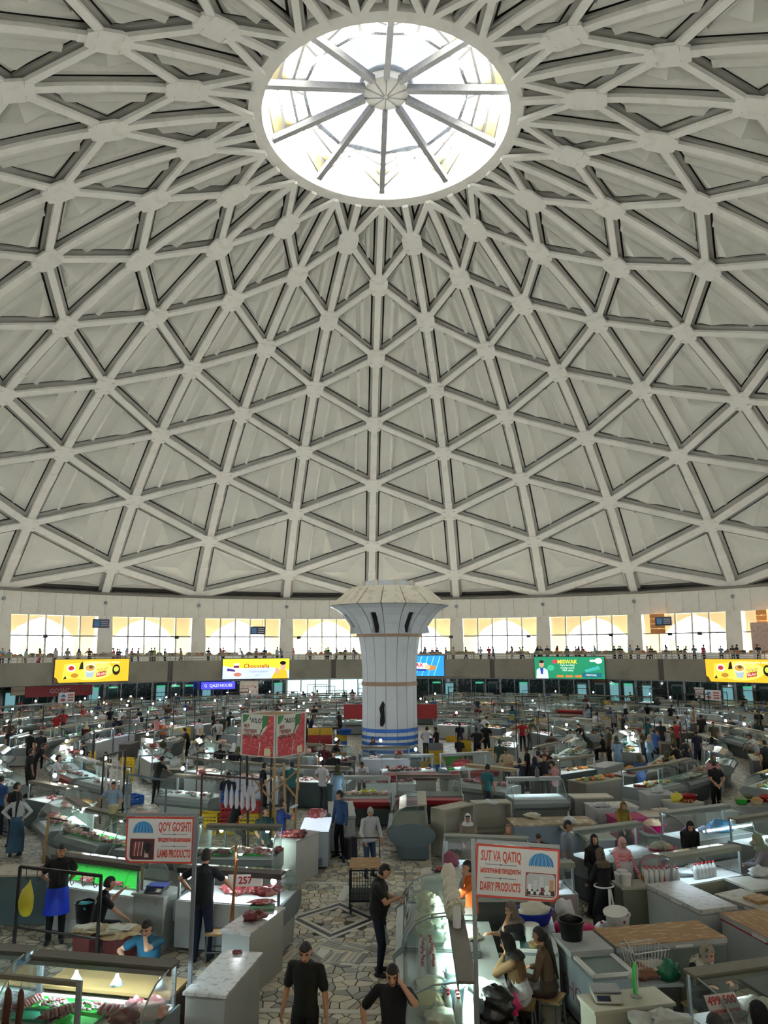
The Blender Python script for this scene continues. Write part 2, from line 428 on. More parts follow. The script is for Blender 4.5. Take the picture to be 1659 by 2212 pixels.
for i in range(10):
    th = OFF+i*2*PI/10; t2 = th+2*PI/10; tm = (th+t2)/2
    mb = MB(); up = Vector((0, 0, 1)); mb.bar(cone(7.5, th, -.1), cone(RH, th, -.1), .34, .42, up); mb.build('rafter', [RAFT], roof)
    RM = 4.9
    for q in range(3):                      # three corrugated roof sheets in each bay
        a0, a1 = th+(t2-th)*q/3, th+(t2-th)*(q+1)/3
        mb = MB(); kk = 6
        for u in range(kk):
            b0, b1 = a0+(a1-a0)*u/kk, a0+(a1-a0)*(u+1)/kk; bm_ = (b0+b1)/2
            mb.add([cone(RH, b0, .35), cone(RM, b0, .35), cone(RM, bm_, .40), cone(RH, bm_, .40)], [(0, 1, 2, 3)])
            mb.add([cone(RH, bm_, .40), cone(RM, bm_, .40), cone(RM, b1, .35), cone(RH, b1, .35)], [(0, 1, 2, 3)])
        mb.build('roof_sheet', [CONE], roof)
    # glazed gable: two sloping slabs of glass that meet in a ridge, an upright glazed front, dirty cream cheeks low down
    eL, eR = cone(7.4, th, .1), cone(7.4, t2, .1)
    apex = Vector((7.55*math.sin(tm), 7.55*math.cos(tm), ZO+3.3)); back_ = cone(RM, tm, .65); bL, bR = cone(RM, th, .35), cone(RM, t2, .35)
    for (e, b_) in ((eL, bL), (eR, bR)):
        for (f0, f1) in ((0, .34), (.36, .67), (.69, 1.0)):
            mb = MB(); lo = lambda f: e+(b_-e)*f
            hi = lambda f: apex+(back_-apex)*f
            mb.add([lo(f0), lo(f1), hi(f1), hi(f0)], [(0, 1, 2, 3)]); mb.build('pane', [SKYG], roof)
        mb = MB()
        for f in (0, .35, .68, 1.0): mb.bar(e+(b_-e)*f, apex+(back_-apex)*f, .16, .16)
        mb.bar(e, b_, .12, .14); mb.bar((e+apex)/2, (b_+back_)/2, .05, .05); mb.build('glazing_bar', [RAFT], roof)
        ck = MB(); q = e+(b_-e)*.62; ck.add([e, q, e+(apex-e)*.52], [(0, 1, 2)]); ck.build('cheek', [CREAM], roof)
    mb = MB(); mb.add([eL, eR, apex], [(0, 1, 2)]); mb.build('pane', [SKYG], roof)
    mb = MB(); mb.bar(eL, apex, .22, .22); mb.bar(eR, apex, .22, .22); mb.bar(apex, back_, .18, .18)
    md = (eL+eR)/2; mb.bar(md, apex, .06, .06); mb.bar((eL+md)/2, (md+apex)/2, .05, .05); mb.bar((eR+md)/2, (md+apex)/2, .05, .05)
    mb.build('gable_frame', [RAFT], roof)
hub = MB(); pts = [(RH*1.05*math.sin(OFF+k*PI/5), RH*1.05*math.cos(OFF+k*PI/5)) for k in range(10)]
for k in range(10):
    (x0, y0), (x1, y1) = pts[k], pts[(k+1) % 10]
    hub.add([(0, 0, ZH-.35), (x0, y0, ZH-.1), (x1, y1, ZH-.1)], [(0, 1, 2)]); hub.add([(x0, y0, ZH-.1), (x1, y1, ZH-.1), (x1, y1, ZH+.5), (x0, y0, ZH+.5)], [(0, 1, 2, 3)])
    hub.bar((x0*.1, y0*.1, ZH-.35), (x0, y0, ZH-.1), .05, .05, mi=1)
hub.lathe([(RH*1.2, ZH+.45), (RH*1.2, ZH+.5)], 20)
hub.build('hub_cap', [WHITE, RAFT], roof)

# ---- fascia under the dome, clerestory windows, outer arcade
FZ0, FZ1 = 9.1, Z_BASE
fas = struct('trim_1', 'white panelled fascia ring between dome and clerestory windows')
CREAMW = mat('f0eee6', .6, var=.05, scale=.5, spots='cfc6b0', spot_amt=.3, spot_scale=.8)
FR = R_BASE-.15
fmass = MB(); fm = MB(); NP = 6
a0, a1 = .0003, DTH/NP-.0003
def arc_panel(mb, R, t0, t1, z0, z1, th=.1, mi=0, bow=0.0):
    vs = []
    for r in (R, R+th):
        for t in (t0, t1):
            for z in (z0, z1): vs.append((r*math.sin(t), r*math.cos(t), z))
    mb.add(vs, [(0, 1, 3, 2), (4, 6, 7, 5), (0, 4, 5, 1), (2, 3, 7, 6), (1, 5, 7, 3), (0, 2, 6, 4)], mi)
arc_panel(fm, FR, a0, a1, FZ0, FZ1-.25); fme = fm.mesh('fascia_panel', [CREAMW])
for i in range(NM*NP):
    t = OFF+i*DTH/NP; P = Vector((FR*math.sin(t), FR*math.cos(t), 10))
    if in_view(P, 150): link('fascia_panel', fme, fas, rz=-t)
    else: arc_panel(fmass, FR, t+a0, t+a1, FZ0, FZ1-.25)
fb = fmass.build('fascia_mass', [CREAMW], fas); fb['kind'] = 'stuff'
DARK = mat('6a675f', .8, var=.1)
mb = MB(); mb.lathe([(FR-.05, FZ1-.25), (FR-.05, FZ1+.02), (R_BASE+1.4, FZ1+.02), (R_BASE+1.4, FZ1-.25), (FR-.05, FZ1-.25)], 120, cap0=False, cap1=False)
mb.lathe([(FR+.12, FZ0), (FR+.12, FZ1)], 120, cap0=False, cap1=False); _b = dome(PHI_B+.006, 0, 1.12); mb.lathe([(_b.y+.05, _b.z+.5), (R_BASE+1.35, FZ1-.2)], 120, cap0=False, cap1=False)
mb.build('ring_ledge', [DARK], fas)
mb = MB(); mb.lathe([(FR-.06, FZ0-.12), (FR+.5, FZ0-.12), (FR+.5, FZ0), (FR-.06, FZ0), (FR-.06, FZ0-.12)], 120, cap0=False, cap1=False); mb.build('soffit', [CREAMW], fas)
METAL = mat('8b8d8e', .35, .8, var=.1)
lampm = MB(); lampm.lathe([(.30, 0), (.32, .05), (.27, .09), (.22, .07)], 16, mi=0); lampm.blob((0, 0, .06), (.2, .2, .12), 1, 0, nu=10, nv=6, mi=1)
lme = lampm.mesh('round_fixture', [WHITE, METAL], smooth=False)
for i in range(NM):
    t = OFF+i*DTH; P = Vector((FR*math.sin(t), FR*math.cos(t), 10.4))
    if in_view(P, 60):
        o = link('round_fixture', lme, fas); o.matrix_local = TR(P-Vector((math.sin(t), math.cos(t), 0))*.02) @ RZ(-t) @ Matrix.Rotation(PI/2, 4, 'X')
# windows: slanting mullions between pillars; upper frosted lights, lower clear lights
WR0, WR1, WZ0, WZM, WZ1 = 46.2, 46.75, 4.1, 7.0, FZ0-.1
FROST = glass('fffaf0', .05, haze=.6, haze_col='c9bfa0', trans=.05, name='frosted_glass')
CLEAR = glass('fdfffe', .05, haze=.04, name='window_glass')
def wpt(t, z): r = WR0+(WR1-WR0)*(z-WZ0)/(WZ1-WZ0); return Vector((r*math.sin(t), r*math.cos(t), z))
PILW = DTH*.17
pil = MB()
for z0, z1 in ((WZ0, WZ1),):
    A = [wpt(-PILW*.5, z0), wpt(PILW*.5, z0), wpt(PILW*.42, z1), wpt(-PILW*.42, z1)]; out_ = Vector((0, .7, 0)); inn = Vector((0, -.35, 0))
    pil.add([p+inn for p in A]+[p+out_ for p in A], [(0, 1, 2, 3), (4, 7, 6, 5), (0, 4, 5, 1), (1, 5, 6, 2), (2, 6, 7, 3), (3, 7, 4, 0)])
pme = pil.mesh('pillar', [CREAMW])
wnum = 0; NB = 5
t0, t1 = PILW*.46, DTH-PILW*.46
wparts = []
for k in range(NB):
    u0 = t0+(t1-t0)*k/NB; u1 = t0+(t1-t0)*(k+1)/NB
    for (z0, z1, m_) in ((WZ0+1.0, WZM-.06, CLEAR), (WZM+.06, WZ1, FROST)):
        mb = MB(); mb.add([wpt(u0, z0), wpt(u1, z0), wpt(u1, z1), wpt(u0, z1)], [(0, 1, 2, 3)]); wparts.append(('pane', mb.mesh('window_pane', [m_])))
    if k: mb = MB(); mb.bar(wpt(u0, WZ0), wpt(u0, WZ1), .16, .2); wparts.append(('mullion', mb.mesh('window_mullion', [CREAMW])))
mb = MB(); mb.bar(wpt(t0, WZM), wpt(t1, WZM), .14, .14); wparts.append(('transom', mb.mesh('window_transom', [METAL])))
mb = MB()
for a, b in ((t0, (t0+t1)/2), ((t0+t1)/2, t1)): mb.add([wpt(a, WZ0), wpt(b, WZ0), wpt(b, WZ0+1.0), wpt(a, WZ0+1.0)], [(0, 1, 2, 3)])
wparts.append(('sill_panel', mb.mesh('sill_panel', [CREAMW])))
allw = MB()
for i in range(NM):
    t = OFF+i*DTH; P = Vector((46*math.sin(t+DTH/2), 46*math.cos(t+DTH/2), 7))
    vis = in_view(P, 320)
    o = link('pillar', pme, None, rz=-t); tag(o, 'white slanted pillar between two clerestory windows' if vis else 'white pillar between windows behind the viewer', None, 'clerestory pillars', 'structure')
    wnum += 1
    w = struct('window_%d' % wnum, 'tall clerestory window with frosted upper lights above the gallery')
    w.rotation_euler = (0, 0, -t)
    for nm, me in wparts: link(nm, me, w)
# outer arcade of pointed arches beyond the glass
ARC = mat('8f7f5c', .8, var=.08, scale=.5)
arcade = MB(); RA = 50.0
def arc_pt(t, z, d=0.0): return Vector(((RA+d)*math.sin(t), (RA+d)*math.cos(t), z))
for d in (0.0, .5):
    ts = [0, .10, .16, .28, .40, .5, .60, .72, .84, .90, 1]; hs = [None, None, 6.6, 7.9, 8.6, 8.95, 8.6, 7.9, 6.6, None, None]
    for a, b, h0, h1 in zip(ts, ts[1:], hs, hs[1:]):
        l0 = 3.0 if (h0 is None or h1 is None) else h0; l1 = 3.0 if (h0 is None or h1 is None) else h1
        arcade.add([arc_pt(DTH*a, l0, d), arc_pt(DTH*b, l1, d), arc_pt(DTH*b, 11.6, d), arc_pt(DTH*a, 11.6, d)], [(0, 1, 2, 3)])
for a, b, h0, h1 in zip(ts, ts[1:], hs, hs[1:]):
    if h0 is not None and h1 is not None: arcade.add([arc_pt(DTH*a, h0, 0), arc_pt(DTH*b, h1, 0), arc_pt(DTH*b, h1, .5), arc_pt(DTH*a, h0, .5)], [(0, 1, 2, 3)])
arme = arcade.mesh('outer_arch', [ARC])
outer = struct('wall_outer', 'cream outer arcade of pointed arches beyond the clerestory glass')
for i in range(NM): link('arch', arme, outer, rz=-(OFF+i*DTH))
mb = MB(); mb.lathe([(R_BASE, Z_BASE+.3), (RA+1.0, 11.7)], 90, cap0=False, cap1=False); mb.build('eaves', [DARK], outer)
# ground outside
PAVE = mat('d8d8d6', .9, var=.1, scale=.2)
mb = MB(); mb.lathe([(46.9, 3.55), (140, 3.0)], 60, cap0=False, cap1=False); g = mb.build('ground_outside', [PAVE], None); tag(g, 'sunlit pale paving outside the hall', None, None, 'structure')

# ---- gallery
GZ = 4.1; GR = 39.35
CONC = mat('8d887b', .85, var=.18, scale=.5, spots='6d685c', spot_amt=.4, spot_scale=.7)
GFL = mat('9a958a', .8, var=.1)
mb = MB(); mb.lathe([(GR+.1, GZ-.5), (GR+.1, GZ), (47, GZ), (47, GZ-.5), (GR+.1, GZ-.5)], 120, cap0=False, cap1=False)
o = mb.build('gallery_floor', [GFL], None); tag(o, 'concrete gallery floor ringing the hall', None, None, 'structure')
PZ0, PZ1 = 2.62, 4.55
par = struct('gallery_parapet', 'grey concrete parapet band along the edge of the gallery')
mb = MB(); g0 = DTH*.03
for k in range(3):
    u0 = g0+(DTH-2*g0)*k/3; u1 = g0+(DTH-2*g0)*(k+1)/3; arc_panel(mb, GR-.12, u0, u1, PZ0, PZ1, .25)
pme2 = mb.mesh('parapet_slab', [CONC])
mb = MB(); arc_panel(mb, GR+.05, -g0, g0, PZ0, PZ1, .2); pier = mb.mesh('pier', [mat('5f5c55', .85)])
for i in range(NM):
    t = OFF+.5*DTH+i*DTH; link('slab', pme2, par, rz=-t); link('pier', pier, par, rz=-t)
# railing
rail = struct('gallery_railing', 'grey steel railing with thin rails along the gallery edge')
STEEL = mat('a3a7a8', .35, .6, var=.1)
mb = MB()
for z in (4.75, 4.95, 5.12, 5.3): mb.lathe([(GR-.02, z-.02), (GR+.02, z-.02), (GR+.02, z+.02), (GR-.02, z+.02), (GR-.02, z-.02)], 180, cap0=False, cap1=False)
mb.build('handrail', [STEEL], rail)
mb = MB(); mb.box((0, GR, 4.9), (.06, .06, .82)); pst = mb.mesh('rail_post', [STEEL])
for i in range(120):
    t = OFF+i*2*PI/120; P = Vector((GR*math.sin(t), GR*math.cos(t), 5))
    if in_view(P, 40) and P.y > -20: link('post', pst, rail, rz=-t)
# lower wall and ceiling under the gallery
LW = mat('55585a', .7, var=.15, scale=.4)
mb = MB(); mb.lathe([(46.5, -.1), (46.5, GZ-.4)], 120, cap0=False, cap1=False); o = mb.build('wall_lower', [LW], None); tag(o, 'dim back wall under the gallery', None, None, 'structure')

# ---- central column
LILAC = mat('c6cdd1', .28, var=.05, scale=.8, spots='aab3bd', spot_amt=.25, spot_scale=1.0)
colm = struct('column', 'flared central column of pale glossy panels with blue stripes'); NS = 16
tiers = [[(1.44, 0.0), (1.44, .95), (1.42, 2.0), (1.41, 3.66)], [(1.40, 3.86), (1.42, 4.6), (1.5, 5.4), (1.62, 6.12)], [(1.75, 6.25), (1.95, 6.7), (2.3, 7.15), (2.75, 7.5), (3.12, 7.68)], [(3.15, 7.70), (2.02, 8.66)]]
A0 = PI/16+.1
STONE = mat('cfc9b8', .8, var=.12, scale=2, spots='948c7b', spot_amt=.5, spot_scale=3)
for ti, prof in enumerate(tiers):
    for k in range(NS):
        a, b = A0+2*PI*k/NS, A0+2*PI*(k+1)/NS; ga = .006
        mb = MB(); ca, cb = a+ga, b-ga; vs = []
        for r, z in prof: vs += [(r*math.cos(ca), r*math.sin(ca), z), (r*math.cos(cb), r*math.sin(cb), z)]
        mb.add(vs, [(2*q, 2*q+1, 2*q+3, 2*q+2) for q in range(len(prof)-1)])
        mb.build('cladding_panel' if ti < 3 else 'cap_slab', [LILAC if ti < 3 else STONE], colm)
core = MB(); core.lathe([(1.38, 0), (1.36, 2), (1.35, 3.7), (1.37, 4.6), (1.45, 5.4), (1.56, 6.2), (1.8, 6.5), (2.2, 7.15), (2.7, 7.5), (3.05, 7.69), (1.9, 8.62), (0, 8.62)], NS, a0=A0, cap1=False); core.build('core', [mat('2e3338', .6)], colm)
BROWN = mat('9a8069', .6, var=.1)
for z0, z1, r in ((3.66, 3.86, 1.43), (6.1, 6.28, 1.7)):
    mb = MB(); mb.lathe([(r-.03, z0), (r+.02, z0), (r+.02, z1), (r-.03, z1)], NS, a0=A0, cap0=False, cap1=False); mb.build('joint_band', [BROWN], colm)
BLUE = mat('2a63b8', .35, var=.06)
for z0, z1 in ((.45, .62), (.78, .95), (1.08, 1.25), (1.42, 1.6)):
    mb = MB(); mb.lathe([(1.452, z0), (1.452, z1)], NS, a0=A0, cap0=False, cap1=False); mb.build('blue_stripe', [BLUE], colm)
mb = MB(); mb.lathe([(1.6, 0), (1.6, .3), (1.45, .35)], NS, a0=A0, cap0=False); mb.build('plinth', [mat('5d7f8c', .5)], colm)
mb = MB(); mb.lathe([(1.3, 8.62), (1.3, 8.98), (1.2, 8.98), (1.2, 8.62)], NS, a0=A0, cap0=False, cap1=False); mb.build('crown_ring', [LILAC], colm)
for k in range(8):
    a = A0+2*PI*k/8; mb = MB(); mb.box((1.36*math.cos(a), 1.36*math.sin(a), 8.8), (.18, .18, .42)); mb.build('crown_block', [STONE], colm)
BLK = mat('08090a', .6, var=0)
for k in range(8):                           # dark ventilation slots with hoods on every other panel
    a = A0+2*PI*(2*k+.5)/NS+PI/NS*0
    hd = MB(); sl = MB(); P2 = [(1.76, 6.3), (1.9, 6.62), (2.2, 7.05), (2.42, 7.28)]
    vs = []
    for r, z in P2:
        for w in (-.12, .12): vs.append(((r+.05)*math.cos(a)-w*math.sin(a), (r+.05)*math.sin(a)+w*math.cos(a), z))
    sl.add(vs, [(2*q, 2*q+1, 2*q+3, 2*q+2) for q in range(3)]); sl.build('slot', [BLK], colm)
    for w in (-.17, .17):
        vs = []
        for (r, z), o_ in zip(P2, (.34, .10, .12, .10)):
            for ex in (-.02, .05+o_): vs.append(((r+ex)*math.cos(a)-w*math.sin(a), (r+ex)*math.sin(a)+w*math.cos(a), z))
        hd.add(vs, [(2*q, 2*q+1, 2*q+3, 2*q+2) for q in range(3)])
    hd.build('slot_hood', [LILAC], colm)
TONE = .86
# ---- floor: crazy paving; the stones of the near aisle are pieces of their own
def paving_mat():
    m = bpy.data.materials.new('crazy_paving'); m.use_nodes = True; nt = m.node_tree; N, L = nt.nodes, nt.links; b = N['Principled BSDF']
    tc = N.new('ShaderNodeTexCoord')
    v = N.new('ShaderNodeTexVoronoi'); v.inputs['Scale'].default_value = 4.6; L.new(tc.outputs['Object'], v.inputs['Vector'])
    ve = N.new('ShaderNodeTexVoronoi'); ve.feature = 'DISTANCE_TO_EDGE'; ve.inputs['Scale'].default_value = 4.6; L.new(tc.outputs['Object'], ve.inputs['Vector'])
    r1 = N.new('ShaderNodeValToRGB'); e = r1.color_ramp.elements; e[0].color = lin('77756d'); e[1].color = lin('bdb49c')
    e2 = r1.color_ramp.elements.new(.55); e2.color = lin('9f9887')
    sp = N.new('ShaderNodeSeparateColor'); L.new(v.outputs['Color'], sp.inputs[0]); L.new(sp.outputs[0], r1.inputs[0])
    r2 = N.new('ShaderNodeValToRGB'); r2.color_ramp.elements[0].position = .03; r2.color_ramp.elements[1].position = .07
    L.new(ve.outputs['Distance'], r2.inputs[0])
    mx = N.new('ShaderNodeMix'); mx.data_type = 'RGBA'; mx.inputs[6].default_value = lin('3d3a33'); L.new(r1.outputs[0], mx.inputs[7]); L.new(r2.outputs[0], mx.inputs[0])
    L.new(mx.outputs[2], b.inputs['Base Color']); b.inputs['Roughness'].default_value = .45
    return m
GROUT = mat('37342d', .8, var=.2, scale=2)
mb = MB(); mb.lathe([(46.9, 0), (0, 0)], 90, cap0=False, cap1=False)
floor = mb.build('floor', [paving_mat()], None); tag(floor, 'crazy-paved stone floor of the market hall', None, None, 'structure')
NEAR = (-2.6, 1.6, -30.5, -17.0)       # x0 x1 y0 y1 of the aisle whose stones are built
mb = MB(); mb.add([(NEAR[0], NEAR[2], .004), (NEAR[1], NEAR[2], .004), (NEAR[1], NEAR[3], .004), (NEAR[0], NEAR[3], .004)], [(0, 1, 2, 3)]); mb.build('bedding', [GROUT], floor)
STM = [mat(c, .42, var=.12, scale=4) for c in ('d3cab2', 'bdb8a8', '9a9890', 'dcd4c0', 'aca38d', 'b09a78', '7d7c76')]
rs = np.random.RandomState(3)
x0, x1, y0, y1 = NEAR; cell = .185; pts = []
ny = int((y1-y0)/cell); nx = int((x1-x0)/cell)
for j in range(ny):
    for i in range(nx): pts.append((x0+(i+.5+rs.uniform(-.49, .49))*cell, y0+(j+.5+rs.uniform(-.49, .49))*cell))
pts = np.array([q for q in pts if rs.rand() > .14])
def cell_poly(k):
    p = pts[k]; d = ((pts-p)**2).sum(1); nb = np.argsort(d)[1:16]; R = .5
    poly = [(p[0]-R, p[1]-R), (p[0]+R, p[1]-R), (p[0]+R, p[1]+R), (p[0]-R, p[1]+R)]
    poly = [(min(max(a, x0), x1), min(max(b, y0), y1)) for a, b in poly]
    for q in nb:
        m_ = (p+pts[q])/2; n = pts[q]-p; L_ = math.hypot(*n); n = n/L_
        off = n.dot(m_)-.009; out = []
        for a, b in zip(poly, poly[1:]+poly[:1]):
            da, db = n[0]*a[0]+n[1]*a[1]-off, n[0]*b[0]+n[1]*b[1]-off
            if da <= 0: out.append(a)
            if (da < 0 < db) or (db < 0 < da): t = da/(da-db); out.append((a[0]+(b[0]-a[0])*t, a[1]+(b[1]-a[1])*t))
        poly = out
        if len(poly) < 3: return None
    return poly
DIA = [at(624, 1985), at(735, 1950), at(818, 1987), at(712, 2030)]     # the inlaid lozenge
dc = sum(DIA, Vector())/4
def in_dia(p, s):
    c = 0
    for a, b in zip(DIA, DIA[1:]+DIA[:1]):
        a2, b2 = dc+(a-dc)*s, dc+(b-dc)*s
        if (b2.x-a2.x)*(p[1]-a2.y)-(b2.y-a2.y)*(p[0]-a2.x) > 0: c += 1
    return c in (0, 4)
stones = []
for k in range(len(pts)):
    if in_dia(pts[k], 1.06) and not in_dia(pts[k], .62): continue
    P = cell_poly(k)
    if P: stones.append((P, pts[k]))
rank = sorted(stones, key=lambda s: (0 if in_view((s[1][0], s[1][1], 0), 10) and -1.25 < s[1][0] < .95 else 1, (s[1][1]+24.5)**2 if s[1][1] > -24.5 else (s[1][1]+24.5)**2*.6))
smass = [MB() for _ in STM]
for k, (P, c) in enumerate(rank):
    mi = rs.choice(len(STM), p=[.25, .2, .14, .2, .1, .05, .06]); h = .012+rs.uniform(0, .006)
    if k < 300: mb = MB(); mb.prism(P, .003, h, top=.97); mb.build('paving_stone', [STM[mi]], floor)
    else: smass[mi].prism(P, .003, h, top=.97)
big = MB()
for mi, s_ in enumerate(smass): big.add(s_.v, s_.f, mi)
o = big.build('paving_mass', STM, floor); o['kind'] = 'stuff'
INK = mat('23242a', .35, var=.15, scale=3); MARB = mat('d9d6cc', .35, var=.08, scale=2); TAN = mat('b8a682', .45, var=.1)
def dia_strip(s0, s1, m_, nm):
    for a, b in zip(DIA, DIA[1:]+DIA[:1]):
        q = [dc+(a-dc)*s0, dc+(b-dc)*s0, dc+(b-dc)*s1, dc+(a-dc)*s1]; mb = MB(); mb.prism([(p.x, p.y) for p in q], .003, .019); mb.build(nm, [m_], floor)
dia_strip(1.04, .93, MARB, 'border_strip'); dia_strip(.92, .79, INK, 'border_strip'); dia_strip(.78, .66, MARB, 'border_strip')
# straight marble bands across the aisle and herring-bone slips between them
_bh = [0]
def band(p, q, w, m_, nm='border_strip'):
    d = (q-p).normalized(); s = Vector((-d.y, d.x, 0))*w/2; mb = MB(); mb.prism([(v.x, v.y) for v in (p-s, q-s, q+s, p+s)], .003, .021+_bh[0]*.00025); _bh[0] += 1; mb.build(nm, [m_], floor)
for a, b, w, m_ in (((712, 2032), (690, 2078), .2, MARB), ((735, 1948), (752, 1915), .18, MARB), ((600, 2078), (830, 2088), .12, MARB), ((600, 2002), (640, 1983), .1, MARB), ((655, 1908), (750, 1910), .14, MARB), ((640, 1866), (750, 1868), .14, MARB), ((560, 2185), (850, 2190), .13, MARB)):
    band(at(*a), at(*b), w, m_)
rs2 = np.random.RandomState(5)
for blk in range(9):
    c = at(615+blk % 5*50+rs2.uniform(-8, 8), 2048+blk//5*22+rs2.uniform(-4, 4)); ang = rs2.choice([.5, -.5, 1.3, 2.2])
    d = Vector((math.cos(ang), math.sin(ang), 0)); s = Vector((-d.y, d.x, 0))
    for q in range(4):
        p = c+s*(q-1.5)*.095; band(p-d*.24, p+d*.24, .08, STM[int(rs2.choice([1, 2, 2, 6, 0]))], 'paving_slip')
TONE = .8
# ================================================================== PEOPLE
def capsule(mb, p, q, r0, r1, n=10, flat=1.0, side=None):
    """closed tapered limb with round ends; flat squeezes it along 'side'"""
    p, q = Vector(p), Vector(q); d = q-p; L_ = max(d.length, 1e-4); d = d/L_
    s = Vector(side) if side is not None else d.cross(Vector((0, 1, 0)))
    if s.length < 1e-3: s = d.cross(Vector((1, 0, 0)))
    s = (s-d*s.dot(d)).normalized(); b = d.cross(s)
    rings = []
    for k in range(1, 4): a = PI/2*k/4; rings.append((-r0*math.cos(a), r0*math.sin(a)))
    rings += [(0, r0), (L_*.5, (r0+r1)/2), (L_, r1)]
    for k in range(3, 0, -1): a = PI/2*k/4; rings.append((L_+r1*math.cos(a), r1*math.sin(a)))
    vs = [p-d*r0]
    for t, r in rings:
        for j in range(n): a = 2*PI*j/n; vs.append(p+d*t+s*(r*flat*math.cos(a))+b*(r*math.sin(a)))
    vs.append(q+d*r1); fs = []; m = len(rings)
    for j in range(n): fs.append((0, 1+(j+1) % n, 1+j)); o = 1+(m-1)*n; fs.append((len(vs)-1, o+j, o+(j+1) % n))
    for i in range(m-1):
        for j in range(n): fs.append((1+i*n+j, 1+i*n+(j+1) % n, 1+(i+1)*n+(j+1) % n, 1+(i+1)*n+j))
    mb.add(vs, fs)
def oval_loft(mb, rings, n=16):
    """rings: (centre, half width vector, half depth vector); closed with flat caps"""
    vs = []; fs = []
    for c, u, w in rings:
        for j in range(n): a = 2*PI*j/n; vs.append(Vector(c)+Vector(u)*math.cos(a)+Vector(w)*math.sin(a))
    m = len(rings)
    for i in range(m-1):
        for j in range(n): fs.append((i*n+j, i*n+(j+1) % n, (i+1)*n+(j+1) % n, (i+1)*n+j))
    fs.append(tuple(range(n))[::-1]); fs.append(tuple(range((m-1)*n, m*n)))
    mb.add(vs, fs)
def ik(a, t, l1, l2, hint):
    a, t = Vector(a), Vector(t); d = t-a; L_ = min(d.length, (l1+l2)*.995); d.normalize(); t = a+d*L_
    x = (l1*l1-l2*l2+L_*L_)/(2*L_); hgt = math.sqrt(max(l1*l1-x*x, 0)); h = Vector(hint); h = h-d*h.dot(d)
    if h.length < 1e-4: h = Vector((0, 0, -1))
    return a+d*x+h.normalized()*hgt, t
FACE = {}
